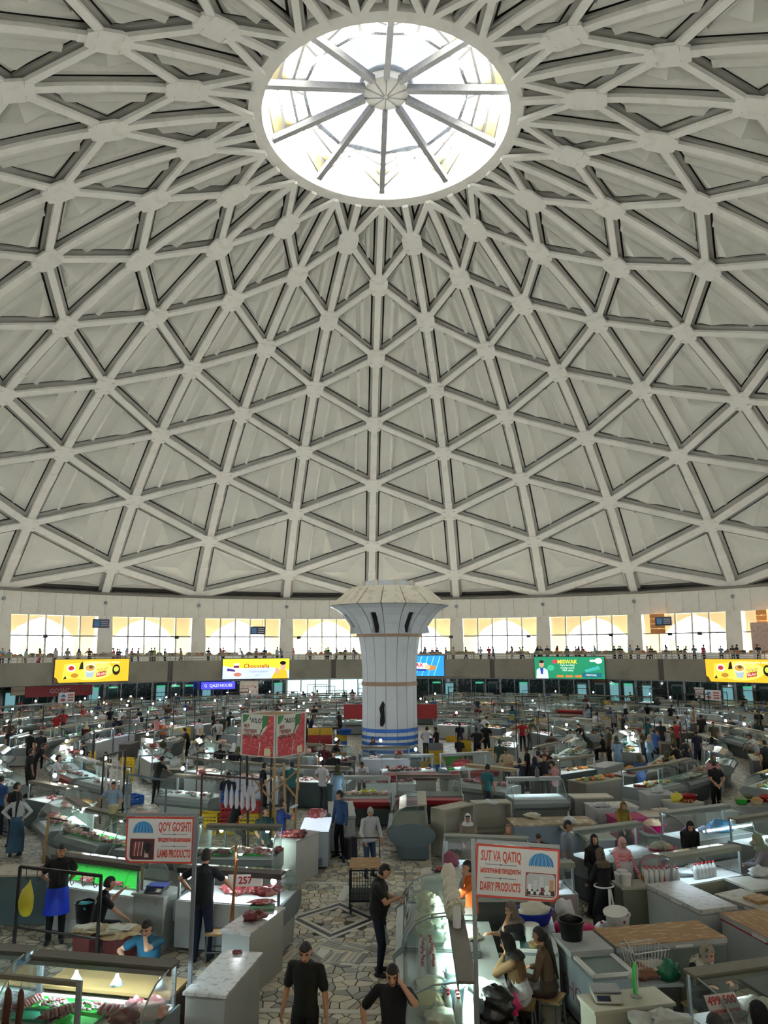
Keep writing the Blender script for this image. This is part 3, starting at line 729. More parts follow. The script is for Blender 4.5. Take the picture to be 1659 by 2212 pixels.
def human(name, pelvis=(0, 0, .93), lean=0.0, side=0.0, twist=0.0, head=(0, 0), hands=None, elbows=None, feet=None, knees=None, female=False, skirt=None, sleeve=.55, fat=1.0, vox=.017, ratio=.35, hood=False, hair='short', fingers=False, bare_leg=False, robe=False, belly=0.0, scale=1.0):
    """one continuous body grown from overlapping limbs and re-meshed; returns (body mesh, [(child name, mesh)])
       material slots: 0 skin 1 top 2 trousers or skirt 3 shoes"""
    P = Vector(pelvis); Rl = Matrix.Rotation(twist, 3, 'Z') @ Matrix.Rotation(-lean, 3, 'X') @ Matrix.Rotation(side, 3, 'Y')
    up = Rl @ Vector((0, 0, 1)); rt = Rl @ Vector((1, 0, 0)); fw = Rl @ Vector((0, 1, 0))
    sw = .165 if female else .19
    waist = P+up*.14; chest = P+up*.34; neck = P+up*.53
    Rh = Matrix.Rotation(twist*.6+head[0], 3, 'Z') @ Matrix.Rotation(-(lean*.45+head[1]), 3, 'X')
    hu, hr, hf = Rh @ Vector((0, 0, 1)), Rh @ Vector((1, 0, 0)), Rh @ Vector((0, 1, 0))
    hb = neck+hf*.015; hc = hb+hu*.15+hf*.02
    prim = []                                   # (material, segment a, b, radius) used to colour the re-meshed skin
    mb = MB()
    def limb(m, a, b, r0, r1, flat=1.0, side_=None): capsule(mb, a, b, r0, r1, flat=flat, side=side_); prim.append((m, Vector(a), Vector(b), r0, r1))
    fx = fat*(.95 if female else 1.0)
    hipw = .165 if female else .155
    oval_loft(mb, [(P-up*.10, rt*.10*fx, fw*.09*fx), (P-up*.04, rt*hipw*fx, fw*.125*fx), (P+up*.06, rt*(hipw-.005)*fx, fw*(.12+belly*.6)*fx), (waist+fw*belly*.5, rt*.145*fx, fw*(.115+belly)*fx),
                   (chest, rt*.165*fx, fw*.125*fx), (P+up*.45, rt*.175*fx, fw*.115*fx), (P+up*.505, rt*.12, fw*.085), (P+up*.54, rt*.06, fw*.06)])
    prim.append((2, P-up*.05, P-up*.02, .13, .13)); prim.append((1, P+up*.07, P+up*.45, .13, .13))
    S = [neck-up*.075+rt*sw*k for k in (-1, 1)]
    for k, s in zip((-1, 1), S): limb(1, neck-up*.06, s, .055, .062)
    limb(0, neck-up*.02, hb+hu*.03, .055, .05)
    # head: skull, jaw, nose, ears
    oval_loft(mb, [(hc-hu*.115+hf*.035, hr*.022, hf*.022), (hc-hu*.095+hf*.03, hr*.045, hf*.045), (hc-hu*.05+hf*.012, hr*.064, hf*.075), (hc, hr*.074, hf*.092), (hc+hu*.045-hf*.004, hr*.075, hf*.095), (hc+hu*.085-hf*.008, hr*.058, hf*.075), (hc+hu*.108-hf*.01, hr*.03, hf*.04)])
    prim.append((0, hc-hu*.05, hc+hu*.05, .085, .085))
    capsule(mb, hc+hf*.092+hu*.01, hc+hf*.105-hu*.025, .008, .014)
    for k in (-1, 1): capsule(mb, hc+hr*.076*k-hf*.005-hu*.02, hc+hr*.079*k-hf*.008+hu*.012, .011, .015, flat=.6, side=hr)
    # arms
    hands = hands or [(-.26, .06, .80), (.26, .06, .80)]; elbows = elbows or [(-.5, -1, -.2), (.5, -1, -.2)]
    grip = []
    for k, s, t, e in zip((-1, 1), S, hands, elbows):
        el, w = ik(s, t, .285, .25, e)
        if sleeve >= 1.5: limb(1, s, el, .062*fx, .05*fx); limb(1, el, el+(w-el)*.93, .05*fx, .038); limb(0, el+(w-el)*.9, w, .028, .025)
        else:
            mid = s+(el-s)*sleeve; limb(1, s, mid, .058*fx, .062*fx); limb(0, s+(el-s)*sleeve*.9, el, .045*fx, .040); limb(0, el, w, .041, .026)
        d = (w-el).normalized(); pn = Vector((0, 0, 1)) if abs(d.z) < .8 else Vector((k, 0, 0)); sd = d.cross(pn).normalized(); pn = sd.cross(d).normalized()
        if fingers:
            limb(0, w, w+d*.065, .024, .030, .55, pn)
            for q, (off, ln) in enumerate(((-.030, .052), (-.010, .062), (.010, .058), (.028, .044))):
                b0 = w+d*.075+sd*off*.9; b1 = b0+d*ln*.55-pn*.012; b2 = b1+d*ln*.45-pn*.028; limb(0, b0, b1, .0095, .009); limb(0, b1, b2, .009, .0075)
            tb = w+d*.02-sd*k*.024; limb(0, tb, tb+d*.035-sd*k*.026-pn*.01, .011, .0095); limb(0, tb+d*.035-sd*k*.026-pn*.01, tb+d*.065-sd*k*.028-pn*.022, .0095, .008)
        else:
            limb(0, w, w+d*.08, .027, .033, .55, pn); limb(0, w+d*.085, w+d*.14-pn*.03, .026, .017, .6, pn); limb(0, w+d*.02-sd*k*.026, w+d*.06-sd*k*.045-pn*.012, .012, .010)
        grip.append((w+d*.09, d))
    # legs
    feet = feet or [(-.11, .0, 0), (.11, .03, 0)]; knees = knees or [(-.1, 1, 0), (.1, 1, 0)]
    H = [P-up*.03+rt*.085*k for k in (-1, 1)]
    for k, h, f, kn in zip((-1, 1), H, feet, knees):
        ank = Vector(f)+Vector((0, 0, .085)); kn_, an = ik(h, ank, .415, .408, kn); m = 0 if bare_leg else 2
        limb(2, h, kn_, .092*fx, .066*fx); limb(m, kn_, an, .064*fx, .046*fx)
        dr = (Matrix.Rotation(twist*.3+k*-.18, 3, 'Z') @ Vector((0, 1, 0)))
        fl = Vector((an.x, an.y, an.z-.045)); limb(3, fl-dr*.05, fl+dr*.13, .042, .038, 1.1, dr.cross(Vector((0, 0, 1))))
    if skirt is not None:                       # a long skirt from the waist to 'skirt' metres above the ground
        ft = sum((Vector(f) for f in feet), Vector())/2; kx = sum((ik(h, Vector(f)+Vector((0, 0, .085)), .43, .42, kn)[0] for h, f, kn in zip(H, feet, knees)), Vector())/2
        bot = Vector((ft.x, ft.y, skirt)); mid = Vector((kx.x, kx.y, max(skirt+.05, kx.z)))
        ring = [(P+up*.12, rt*.15*fx, fw*.125*fx), (P, rt*.185*fx, fw*.15*fx)]
        if mid.z > skirt+.1: ring.append((mid, Vector((.215, 0, 0))*fx, Vector((0, .17, 0))*fx))
        ring += [(bot+Vector((0, 0, .02)), Vector((.25, 0, 0))*fx, Vector((0, .21, 0))*fx), (bot, Vector((.24, 0, 0))*fx, Vector((0, .2, 0))*fx)]
        oval_loft(mb, ring)
        for (c0, u0, w0), (c1, u1, w1) in zip(ring, ring[1:]): prim.append((1 if robe else 2, Vector(c0), Vector(c1), (u0.length+w0.length)/2, (u1.length+w1.length)/2))
    me = mb.mesh('person', [])
    ob = bpy.data.objects.new('tmp', me); COL.objects.link(ob)
    md = ob.modifiers.new('r', 'REMESH'); md.mode = 'VOXEL'; md.voxel_size = vox; md.use_smooth_shade = True
    sm = ob.modifiers.new('s', 'SMOOTH'); sm.factor = .5; sm.iterations = 2
    dc_ = ob.modifiers.new('d', 'DECIMATE'); dc_.ratio = ratio
    dg = bpy.context.evaluated_depsgraph_get(); ev = ob.evaluated_get(dg)
    out = bpy.data.meshes.new_from_object(ev); bpy.data.objects.remove(ob); bpy.data.meshes.remove(me); out.name = 'person_body'
    bm = bmesh.new(); bm.from_mesh(out); hem = P-up*.07
    if skirt is None: bmesh.ops.bisect_plane(bm, geom=bm.verts[:]+bm.edges[:]+bm.faces[:], plane_co=hem, plane_no=up)
    bm.to_mesh(out); bm.free()
    nf = len(out.polygons); ce = np.empty(nf*3); out.polygons.foreach_get('center', ce); ce = ce.reshape(-1, 3)
    best = np.full(nf, 1e9); idx = np.zeros(nf, int)
    for m, a, b, r0, r1 in prim:
        a_, b_ = np.array(a), np.array(b); ab = b_-a_; t = np.clip(((ce-a_)@ab)/max(ab@ab, 1e-9), 0, 1)
        dd = np.linalg.norm(ce-(a_+t[:, None]*ab), axis=1)-(r0+(r1-r0)*t)
        w = dd < best; best[w] = dd[w]; idx[w] = m
    if skirt is None:
        hgt = (ce-np.array(hem))@np.array(up); tor = np.linalg.norm(np.cross(ce-np.array(hem), np.array(up)), axis=1) < .26*fx
        idx[(idx == 1) & (hgt < 0) & tor] = 2; idx[(idx == 2) & (hgt >= 0) & tor] = 1
    for q in range(4): out.materials.append(None)
    out.polygons.foreach_set('material_index', idx.astype(np.int32)); out.shade_smooth()
    kids = []
    # hair
    def head_shell(sc, face_cut, back=.0, low=-.03, nm='hair', n=18, m=10):
        hm = MB(); vs = []; fs = []
        for i in range(m+1):
            t = PI*(i/m)*.66
            for j in range(n):
                a = 2*PI*j/n; d = hr*math.sin(t)*math.cos(a)*.079*sc+hf*math.sin(t)*math.sin(a)*.101*sc+hu*math.cos(t)*.118*sc
                p = hc+d-hf*.004
                fr = d.dot(hf)/.1; hg = d.dot(hu)
                if fr > .15 and hg < face_cut: p = hc+d*.82-hf*.01
                vs.append(p)
        for i in range(m):
            for j in range(n): fs.append((i*n+j, (i+1)*n+j, (i+1)*n+(j+1) % n, i*n+(j+1) % n))
        hm.add(vs, fs); return hm
    if hood:                                     # head scarf: close round the face, falling on the shoulders
        hm = MB(); n = 20; rings = []; vs = []; fs = []
        prof = [(.0, .128, 0), (.02, .126, 0), (.05, .11, 0), (.08, .075, 0), (.094, .03, 0), (.098, -.03, 0), (.094, -.085, 0), (.088, -.125, 0), (.115, -.17, 1), (.155, -.205, 1), (.185, -.26, 1)]
        for r, z, sh in prof:
            for j in range(n):
                a = 2*PI*j/n; fr = math.sin(a); rx, ry = r*.92, r*1.1
                if sh: base = hc*.0+Vector((neck.x, neck.y, neck.z))+hf*.0+up*(z+.195); p = base+rt*rx*1.05*math.cos(a)+fw*ry*.82*math.sin(a)
                else: p = hc+hr*rx*math.cos(a)+hf*(ry*math.sin(a)-.004)+hu*z
                if not sh and fr > .72 and -.1 < z < .068: p = hc+hr*rx*math.cos(a)*.8+hf*(ry*.62*fr)+hu*z
                vs.append(p)
        for i in range(len(prof)-1):
            for j in range(n): fs.append((i*n+j, (i+1)*n+j, (i+1)*n+(j+1) % n, i*n+(j+1) % n))
        hm.add(vs, fs); kids.append(('headscarf', hm.mesh('headscarf', [None], smooth=True)))
    elif hair:
        kids.append(('hair', head_shell(1.07, .048 if hair != 'cap' else .03).mesh('hair', [None], smooth=True)))
        if hair == 'long':
            hm = MB(); hm.tube([hc-hf*.08+hu*.03, hc-hf*.11-hu*.1, neck-fw*.13-up*.12, neck-fw*.15-up*.4], [.05, .045, .032, .016], 8); kids.append(('braid', hm.mesh('braid', [None], smooth=True)))
    FACE[name] = dict(hc=hc, hr=hr, hf=hf, hu=hu, grip=grip, P=P, up=up, rt=rt, fw=fw, neck=neck, waist=waist)
    return out, kids
E='end'
PROTO = {}
def proto(name, **k): PROTO[name] = human(name, **k)
SIT = dict(pelvis=(0, 0, .52), feet=[(-.13, .42, 0), (.13, .40, 0)], knees=[(-.2, .6, 1), (.2, .6, 1)])
proto('stand', hands=[(-.25, .05, .82), (.25, .08, .83)], head=(.1, .1))
proto('lean', lean=.42, head=(0, .15), hands=[(-.24, .52, 1.0), (.24, .50, 1.0)], elbows=[(-1, -.3, .2), (1, -.3, .2)])
proto('reach', lean=.22, side=.08, head=(-.3, .25), hands=[(-.22, .12, .85), (.20, .55, 1.05)], elbows=[(-1, -1, 0), (1, -.4, -.3)])
proto('hips', hands=[(-.20, .03, 1.0), (.20, .03, 1.0)], elbows=[(-1, -.35, 0), (1, -.35, 0)], head=(.4, .0))
proto('fold', hands=[(.06, .24, 1.15), (-.06, .25, 1.2)], elbows=[(-1, .1, -.8), (1, .1, -.8)], head=(-.3, .1))
proto('walk', lean=.06, hands=[(-.24, .22, .90), (.24, -.15, .88)], feet=[(-.09, -.24, .02), (.09, .28, 0)], knees=[(0, 1, 0), (0, 1, 0)], head=(.05, .08))
proto('phone', hands=[(-.05, .30, 1.12), (.10, .33, 1.20)], elbows=[(-.9, -.3, -1), (.9, -.3, -1)], head=(0, .45))
proto('back', hands=[(-.08, -.16, .95), (.08, -.16, .95)], elbows=[(-1, -.3, 0), (1, -.3, 0)], fat=1.12, belly=.05, head=(-.2, .05))
proto('bend', lean=.85, head=(0, .1), hands=[(-.18, .62, .85), (.16, .66, .88)], elbows=[(-1, 0, 0), (1, 0, 0)], pelvis=(0, -.12, .92))
proto('sit', hands=[(-.18, .34, .62), (.18, .34, .62)], lean=.12, head=(.2, .1), **SIT)
proto('robe', female=True, skirt=.06, robe=True, sleeve=2, hood=True, hands=[(-.12, .26, 1.05), (.14, .24, 1.0)], head=(.1, .15))
proto('robe_lean', female=True, skirt=.06, robe=True, sleeve=2, hood=True, lean=.3, hands=[(-.2, .48, .98), (.2, .45, .98)], head=(-.2, .2))
proto('skirt', female=True, skirt=.18, sleeve=2, hair='long', hands=[(-.19, .03, .98), (.19, .03, .98)], elbows=[(-1, -.4, 0), (1, -.4, 0)])
proto('woman', female=True, sleeve=2, hood=True, hands=[(-.1, .25, 1.1), (.2, .1, .85)], head=(.3, .1))
SKIN = [mat(c, .55, var=.05, scale=8) for c in ('b98a6c', 'a87a5c', 'c79b7d', '9a6c50')]
HAIR = mat('15110f', .6, var=.2, scale=20); GREYH = mat('8b8a88', .7)
SHOE = mat('141414', .5, var=0)
TOPS = {'black': '111214', 'navy': '1a2238', 'charcoal': '2b2c30', 'white': 'd9dade', 'grey': '74787c', 'blue': '2d4f86', 'light blue': '8fb0cc', 'red': 'a31722', 'maroon': '4a1018', 'dark green': '22372b', 'olive': '4c4a2e', 'brown': '4f3a28', 'beige': 'b9a88a', 'teal': '2c6a70', 'pink': 'c98f94', 'orange': 'd95a1c'}
LEGS = {'black': '0f1012', 'navy': '181e30', 'grey': '45484c', 'denim': '2c4362', 'brown': '3a2d22'}
def cloth(c): return mat(c, .85, var=.12, scale=6, bump=.25, bscale=14)
def person(pose, loc, rz, top='black', leg='black', skin=0, label=None, group=None, scarf=None, hair=HAIR, s=1.0, shoe=None):
    body, kids = PROTO[pose]
    o = link('person', body, None, loc, rz); o.scale = (s, s, s)
    ms = (SKIN[skin], top if isinstance(top, bpy.types.Material) else cloth(TOPS.get(top, top)), cloth(LEGS.get(leg, TOPS.get(leg, leg))), shoe or SHOE)
    for i, m in enumerate(ms): o.material_slots[i].link = 'OBJECT'; o.material_slots[i].material = m
    for nm, me in kids:
        c = link(nm, me, o); c.material_slots[0].link = 'OBJECT'
        c.material_slots[0].material = (scarf if isinstance(scarf, bpy.types.Material) else cloth(TOPS.get(scarf, scarf))) if nm == 'headscarf' and scarf else (hair if nm != 'headscarf' else cloth('1a1a1c'))
    tag(o, label, 'person', group)
    return o
EYEW = mat('120c0a', .2, var=0); LIP = mat('7a4038', .5, var=0); BROW = mat('17110e', .8, var=0)
def face_bits(o, pose):
    """eyes, brows and mouth for the people near enough to show them"""
    f = FACE[pose]; hc, hr, hf, hu = f['hc'], f['hr'], f['hf'], f['hu']
    for k in (-1, 1):
        mb = MB(); mb.blob(hc+hr*.031*k+hf*.083+hu*.014, (.011, .008, .006), 0, 0, nu=8, nv=6); mb.build('eye', [EYEW], o)
        mb = MB(); mb.bar(hc+hr*.016*k+hf*.092+hu*.034, hc+hr*.05*k+hf*.080+hu*.034, .008, .007, hu); mb.build('eyebrow', [BROW], o)
    mb = MB(); mb.bar(hc-hr*.022+hf*.085-hu*.058, hc+hr*.022+hf*.085-hu*.058, .012, .012, hu); mb.build('mouth', [LIP], o)
TONE = .68
# ================================================================== PROPS
STW = mat('b9bdbb', .45, var=.06, scale=2, spots='a9aaa2', spot_amt=.35, spot_scale=3)      # worn white enamel
GREYP = mat('8d9698', .45, var=.08, scale=2); DGREY = mat('3d4244', .5, var=.1); STEELB = mat('a9b0b2', .35, .5, var=.08)
TOPB = mat('7c7766', .55, var=.12, scale=2, spots='5f5b4e', spot_amt=.4); WOODC = mat('a98a5c', .7, var=.15, scale=2, stretch=(1, 6, 1))
DECK = mat('f4fafa', .3, var=.04); GLS = glass('eef6f4', .10, haze=.03, haze_col='e6efee', name='case_glass'); POLE = mat('2a2422', .5, .3, var=.1); GALV = mat('8a9197', .4, .5, var=.1)
TUBE = glow('e2f6ff', 60.0); BULB = glow('f2fbff', 80.0); TUBEW = glow('eef9ff', 28.0)
PLW = mat('e7e7e2', .4, var=.05); YEL = mat('d9b310', .45, var=.1, scale=2, spots='8d6f0a', spot_amt=.35); RED = mat('a3121c', .4, var=.1); BLU = mat('1d55a8', .4, var=.1); GRN = mat('2aa52c', .4, var=.06); GRYC = mat('70787c', .5, var=.1)
LIME = mat('35d94a', .4, var=.05); TEALG = mat('12b98a', .4, var=.05); PINKB = mat('c21862', .35, var=.1, bump=.5, bscale=9); BLKB = mat('0d0d0f', .3, var=0, bump=.6, bscale=12); WBAG = mat('dadfe0', .4, var=.06, bump=.6, bscale=10); YBAG = mat('d9cf3a', .4, var=.1, bump=.5, bscale=10); BBAG = mat('2f8fc4', .35, var=.1, bump=.6, bscale=10); CURD = mat('ece6d2', .7, var=.08, bump=.4, bscale=18)
CARD = mat('a9855b', .8, var=.15, scale=3, spots='d8c3a0', spot_amt=.4, spot_scale=5, stretch=(1, 3, 1))
MEAT = [mat('8e2f36', .4, var=.2, scale=6, spots='e3bdb6', spot_amt=.75, spot_scale=7, bump=.5), mat('a8454a', .4, var=.2, scale=7, spots='efd6d0', spot_amt=.85, spot_scale=9, bump=.5), mat('6d2227', .4, var=.25, scale=6, spots='c99a94', spot_amt=.6, spot_scale=6, bump=.5), mat('d7a392', .5, var=.12, scale=5, spots='f0dccf', spot_amt=.7, spot_scale=6, bump=.4)]
def frame_of(A, B, yl):
    """place a thing whose local line (x, yl) runs from A (left, seen from its front) to B: returns loc, rz, length"""
    A = Vector((A[0], A[1], 0)); B = Vector((B[0], B[1], 0)); d = B-A; L_ = d.length; d.normalize(); rz = math.atan2(d.y, d.x)
    y = Vector((-d.y, d.x, 0)); return (A+B)/2-y*yl, rz, L_
CURVE = [(-.55, .90), (-.535, 1.0), (-.48, 1.13), (-.36, 1.26), (-.16, 1.35), (.16, 1.385)]
BASEP = [(.42, .06), (.42, .86), (-.46, .86), (-.56, .78), (-.55, .66), (-.40, .55), (-.34, .12), (-.34, .06)]
def case_parts(L_, base=STW, nose=GREYP, shelf=TOPB, lamp=TUBE, far=False, deck=DECK, kick=DGREY, ends=GREYP, slant=False):
    """[(name, mesh)] of one refrigerated display case, front towards -y"""
    h = L_/2; out = []; C = CURVE if not slant else [(-.55, .90), (-.12, 1.37), (.16, 1.385)]
    mb = MB(); mb.xprism([(.42, .06), (.42, .85), (-.55, .85), (-.48, .55), (-.38, .12), (-.38, .06)], -h, h, 0); mb.box((0, .02, .03), (L_-.1, .66, .06), 1); mb.xprism([(-.55, .855), (-.67, .78), (-.66, .66), (-.49, .55)], -h-.005, h+.005, 2); mb.box((0, -.06, .862), (L_-.04, .92, .012), 3)
    out.append(('base', mb.mesh('case_base', [base, kick, nose, deck])))
    mb = MB(); mb.xprism([(.42, .5), (.42, .87), (-.57, .9), (-.70, .78), (-.68, .64), (-.5, .5)], -h-.04, -h-.005); out.append(('end_panel', mb.mesh('end_panel', [ends])))
    mb = MB(); mb.xprism([(.42, .5), (.42, .87), (-.57, .9), (-.70, .78), (-.68, .64), (-.5, .5)], h+.005, h+.04); out.append(('end_panel', mb.mesh('end_panel', [ends])))
    mb = MB()
    for (y0, z0), (y1, z1) in zip(C, C[1:]): mb.add([(-h, y0, z0), (h, y0, z0), (h, y1, z1), (-h, y1, z1)], [(0, 1, 2, 3)])
    out.append(('front_glass', mb.mesh('front_glass', [GLS], smooth=not slant)))
    for s in (-h+.01, h-.01):
        mb = MB(); n = len(C); mb.add([(s, y, z) for y, z in C]+[(s, .3, 1.38), (s, .38, .88)], [tuple(range(n+2))]); out.append(('side_glass', mb.mesh('side_glass', [GLS])))
    mb = MB(); mb.box((0, .265, 1.395), (L_+.04, .24, .035)); mb.box((0, .152, 1.35), (L_+.04, .02, .09)); mb.box((0, .375, 1.36), (L_+.04, .015, .08)); out.append(('top_shelf', mb.mesh('top_shelf', [shelf])))
    if far:
        mb = MB()
        for s in (-h+.03, h-.03): mb.box((s, .36, 1.12), (.04, .04, .52))
        out.append(('post', mb.mesh('case_post', [STEELB])))
    else:
        for s in (-h+.03, h-.03):
            mb = MB(); mb.box((s, .36, 1.12), (.04, .04, .52)); out.append(('post', mb.mesh('case_post', [STEELB])))
            mb = MB(); q = s+.02*(1 if s > 0 else -1); mb.tube([(q, y, z) for y, z in C], .012, 6); out.append(('glass_rim', mb.mesh('glass_rim', [STEELB])))
    mb = MB(); mb.tube([(-h+.15, .19, 1.35), (h-.15, .19, 1.35)], .018, 6); out.append(('lamp_tube', mb.mesh('lamp_tube', [lamp])))
    return out
HCASES = []
def case(loc, rz, L_, label, group=None, **k):
    o = thing('display_case', label, 'display case', loc, rz, group); HCASES.append((loc[0], loc[1], rz, L_))
    for nm, me in case_parts(L_, **k): link(nm, me, o)
    return o
def box_counter(loc, rz, w, d, h, label, body=STW, top=STW, legs=False, name='counter', cat='counter', group=None, lip=.03, open_end=False):
    o = thing(name, label, cat, loc, rz, group)
    mb = MB(); mb.box((0, 0, h-.02), (w+lip*2, d+lip*2, .04)); mb.build('top', [top], o)
    if legs:
        for sx in (-1, 1):
            for sy in (-1, 1): mb = MB(); mb.box((sx*(w/2-.03), sy*(d/2-.03), (h-.04)/2), (.05, .05, h-.04)); mb.build('leg', [body], o)
        mb = MB(); mb.box((0, 0, h-.09), (w-.06, d-.06, .08)); mb.build('apron', [body], o)
    else:
        for nm, c, s in (('front_panel', (0, -d/2+.015, (h-.04)/2), (w, .03, h-.04)), ('back_panel', (0, d/2-.015, (h-.04)/2), (w, .03, h-.04)), ('side_panel', (-w/2+.015, 0, (h-.04)/2), (.03, d-.06, h-.04)), ('side_panel', (w/2-.015, 0, (h-.04)/2), (.03, d-.06, h-.04))):
            if open_end and c[1] < 0: continue
            mb = MB(); mb.box(c, s); mb.build(nm, [body], o)
    return o
def freezer(loc, rz, w, d, h, label, lid=STW, body=STW, glass_part=False, group=None, trim=GREYP, cardboard=False):
    o = thing('chest_freezer', label, 'freezer', loc, rz, group)
    mb = MB(); mb.box((0, 0, (h-.08)/2+.04), (w, d, h-.16)); mb.box((0, 0, .04), (w-.08, d-.08, .08), 1); mb.build('body', [body, DGREY], o)
    mb = MB(); mb.box((0, 0, h-.06), (w+.01, d+.01, .035)); mb.build('rim', [trim], o)
    if glass_part:
        mb = MB(); mb.box((-w*.25, 0, h), (w*.52, d+.03, .09)); mb.build('lid', [lid], o)
        mb = MB(); mb.box((w*.26, 0, h-.03), (w*.40, d*.8, .02)); mb.build('sliding_glass', [mat('4f6a66', .15, var=.15, scale=3)], o)
        mb = MB()
        for s in (-1, 1): mb.box((w*.26, s*d*.44, h-.02), (w*.46, d*.1, .04))
        mb.box((w*.485, 0, h-.02), (w*.03, d*.9, .04)); mb.build('sliding_frame', [PLW], o)
    else:
        mb = MB(); mb.box((0, 0, h-.01), (w+.03, d+.03, .07)); mb.build('lid', [lid], o)
        mb = MB(); mb.box((w*.1, -d/2-.02, h-.03), (.3, .03, .035)); mb.build('handle', [PLW], o)
    if cardboard: mb = MB(); mb.box((0, 0, h+.032), (w+.02, d+.02, .012)); mb.build('cardboard_cover', [CARD], o)
    mb = MB()
    for q in range(7): mb.box((-w/2-.004, 0, .12+q*.025), (.008, d*.6, .01))
    mb.build('grille', [DGREY], o)
    return o
def crate_mesh(m, w=.6, d=.4, h=.3):
    mb = MB(); t = .018
    mb.box((0, 0, .02), (w-.02, d-.02, .03))
    for s in (-1, 1):
        for z, hh in ((.05, .06), (h*.5, .05), (h-.04, .08)):
            mb.box((0, s*(d/2-t/2), z), (w, t, hh)); mb.box((s*(w/2-t/2), 0, z), (t, d-2*t, hh))
        for u in (-.5, -.3, -.1, .1, .3, .5): mb.box((u*(w-.04), s*(d/2-t/2+.002), h/2), (.03, t, h-.02))
        for u in (-.42, 0, .42): mb.box((s*(w/2-t/2+.002), u*(d-.04), h/2), (t, .03, h-.02))
    return mb.mesh('crate', [m])
CRATE = {'yellow': crate_mesh(YEL), 'red': crate_mesh(RED), 'blue': crate_mesh(BLU), 'grey': crate_mesh(GRYC), 'green': crate_mesh(GRN)}
def crate(c, loc, rz, label, group): o = link('plastic_crate', CRATE[c], None, loc, rz); return tag(o, label, 'crate', group)
def lathe_thing(name, prof, m, n=20, sx=1, sy=1, sharp=40): mb = MB(); mb.lathe(prof, n, sx=sx, sy=sy, cap1=False); return mb.mesh(name, [m], sharp=sharp)
def put(me, name, loc, label, cat, group=None, rz=0.0, s=1.0):
    o = link(name, me, None, loc, rz); o.scale = (s, s, s) if not hasattr(s, '__len__') else s
    return tag(o, label, cat, group)
BASIN = [(.0, .01), (.2, .0), (.235, .02), (.30, .2), (.33, .21), (.33, .225), (.29, .215), (.225, .03), (0, .03)]
BUCK = [(0, 0), (.125, 0), (.16, .29), (.175, .29), (.175, .31), (.15, .30), (.118, .02), (0, .02)]
def tub(loc, label, m=BLU, fill=CURD, sx=1.0, sy=1.0, rz=0, cat='tub', name='plastic_tub', s=1.0, heap=.16, group=None):
    o = thing(name, label, cat, loc, rz, group); o.scale = (s, s, s)
    mb = MB(); mb.lathe(BASIN, 24, sx=sx, sy=sy, cap1=False); mb.build('basin', [m], o, sharp=35)
    if fill: mb = MB(); mb.blob((0, 0, .19), (.235*sx, .235*sy, heap), sum(map(ord, label)) % 50, .22, 2.6, 16, 10, flat=.3); mb.build('filling', [fill], o, smooth=True)
    return o
def bucket(loc, label, m=PLW, lid=None, rz=0, s=1.0, group=None, handle=True, fill=None):
    o = thing('bucket', label, 'bucket', loc, rz, group); o.scale = (s, s, s)
    mb = MB(); mb.lathe(BUCK, 20, cap1=False); mb.build('pail', [m], o, sharp=35)
    if lid: mb = MB(); mb.lathe([(0, .31), (.18, .31), (.18, .335), (.14, .345), (0, .345)], 20, cap1=False); mb.build('lid', [lid], o, sharp=35)
    if fill: mb = MB(); mb.blob((0, 0, .24), (.14, .14, .06), 2, .3); mb.build('filling', [fill], o, smooth=True)
    if handle: mb = MB(); mb.tube([(-.172, 0, .27), (-.16, .07, .30), (0, .17, .325), (.16, .07, .30), (.172, 0, .27)], .006, 6); mb.build('handle', [STEELB], o)
    return o
MILKB = mat('e6ebe8', .25, var=.03); CAPR = mat('c2222b', .4, var=0)
_mb = MB(); _mb.lathe([(0, 0), (.045, 0), (.048, .02), (.048, .17), (.04, .21), (.018, .25), (.018, .265), (0, .265)], 12, cap0=False, cap1=False); BOT = _mb.mesh('bottle_body', [MILKB], sharp=40)
_mb = MB(); _mb.lathe([(0, .262), (.022, .262), (.022, .288), (0, .29)], 10, cap0=False, cap1=False); CAPM = _mb.mesh('bottle_cap', [CAPR], sharp=40)
def bottle(loc, label, group): o = link('milk_bottle', BOT, None, loc); tag(o, label, 'bottle', group); link('cap', CAPM, o); return o
def bag_mesh(m, r=(.16, .13, .14), seed=0, knot=True, rough=.34):
    mb = MB(); mb.blob((0, 0, r[2]*.75), r, seed, rough, 2.4, 18, 12, flat=.75)
    if knot:
        mb.tube([(0, 0, r[2]*1.5), (.01, 0, r[2]*1.75), (.03, .01, r[2]*2.0)], [.03, .018, .045], 8)
        mb.tube([(0, 0, r[2]*1.7), (-.04, .0, r[2]*2.0)], [.016, .035], 7)
    return mb.mesh('bag', [m], smooth=True)
MEATM = []
for q in range(12):
    mb = MB(); rs_q = np.random.RandomState(q); mb.blob((0, 0, .055), (.17+.04*rs_q.rand(), .09+.03*rs_q.rand(), .06), q, .32, 2.2, 16, 10, flat=.8)
    if q % 3 == 0:
        mb.blob((.1, .04, .05), (.09, .06, .045), q+40, .3, 2.4, 10, 7)
        mb.tube([(-.12, 0, .06), (-.22, .02, .055)], [.02, .014], 7, 1)
    MEATM.append(mb.mesh('meat_cut', [MEAT[q % 4], mat('e8dfd0', .5)], smooth=True))
def ribs_mesh(seed):
    mb = MB()
    for k in range(9):
        x = -.16+k*.04; mb.tube([(x, -.10, .05), (x+.01, -.02, .085), (x+.015, .08, .06)], [.017, .02, .014], 6, k % 2)
    mb.blob((0, .02, .035), (.2, .10, .035), seed, .4, 2, 12, 8, mi=0)
    return mb.mesh('rib_rack', [MEAT[1], mat('c9958c', .5, var=.1)], smooth=True)
RIBM = [ribs_mesh(s) for s in (1, 2)]
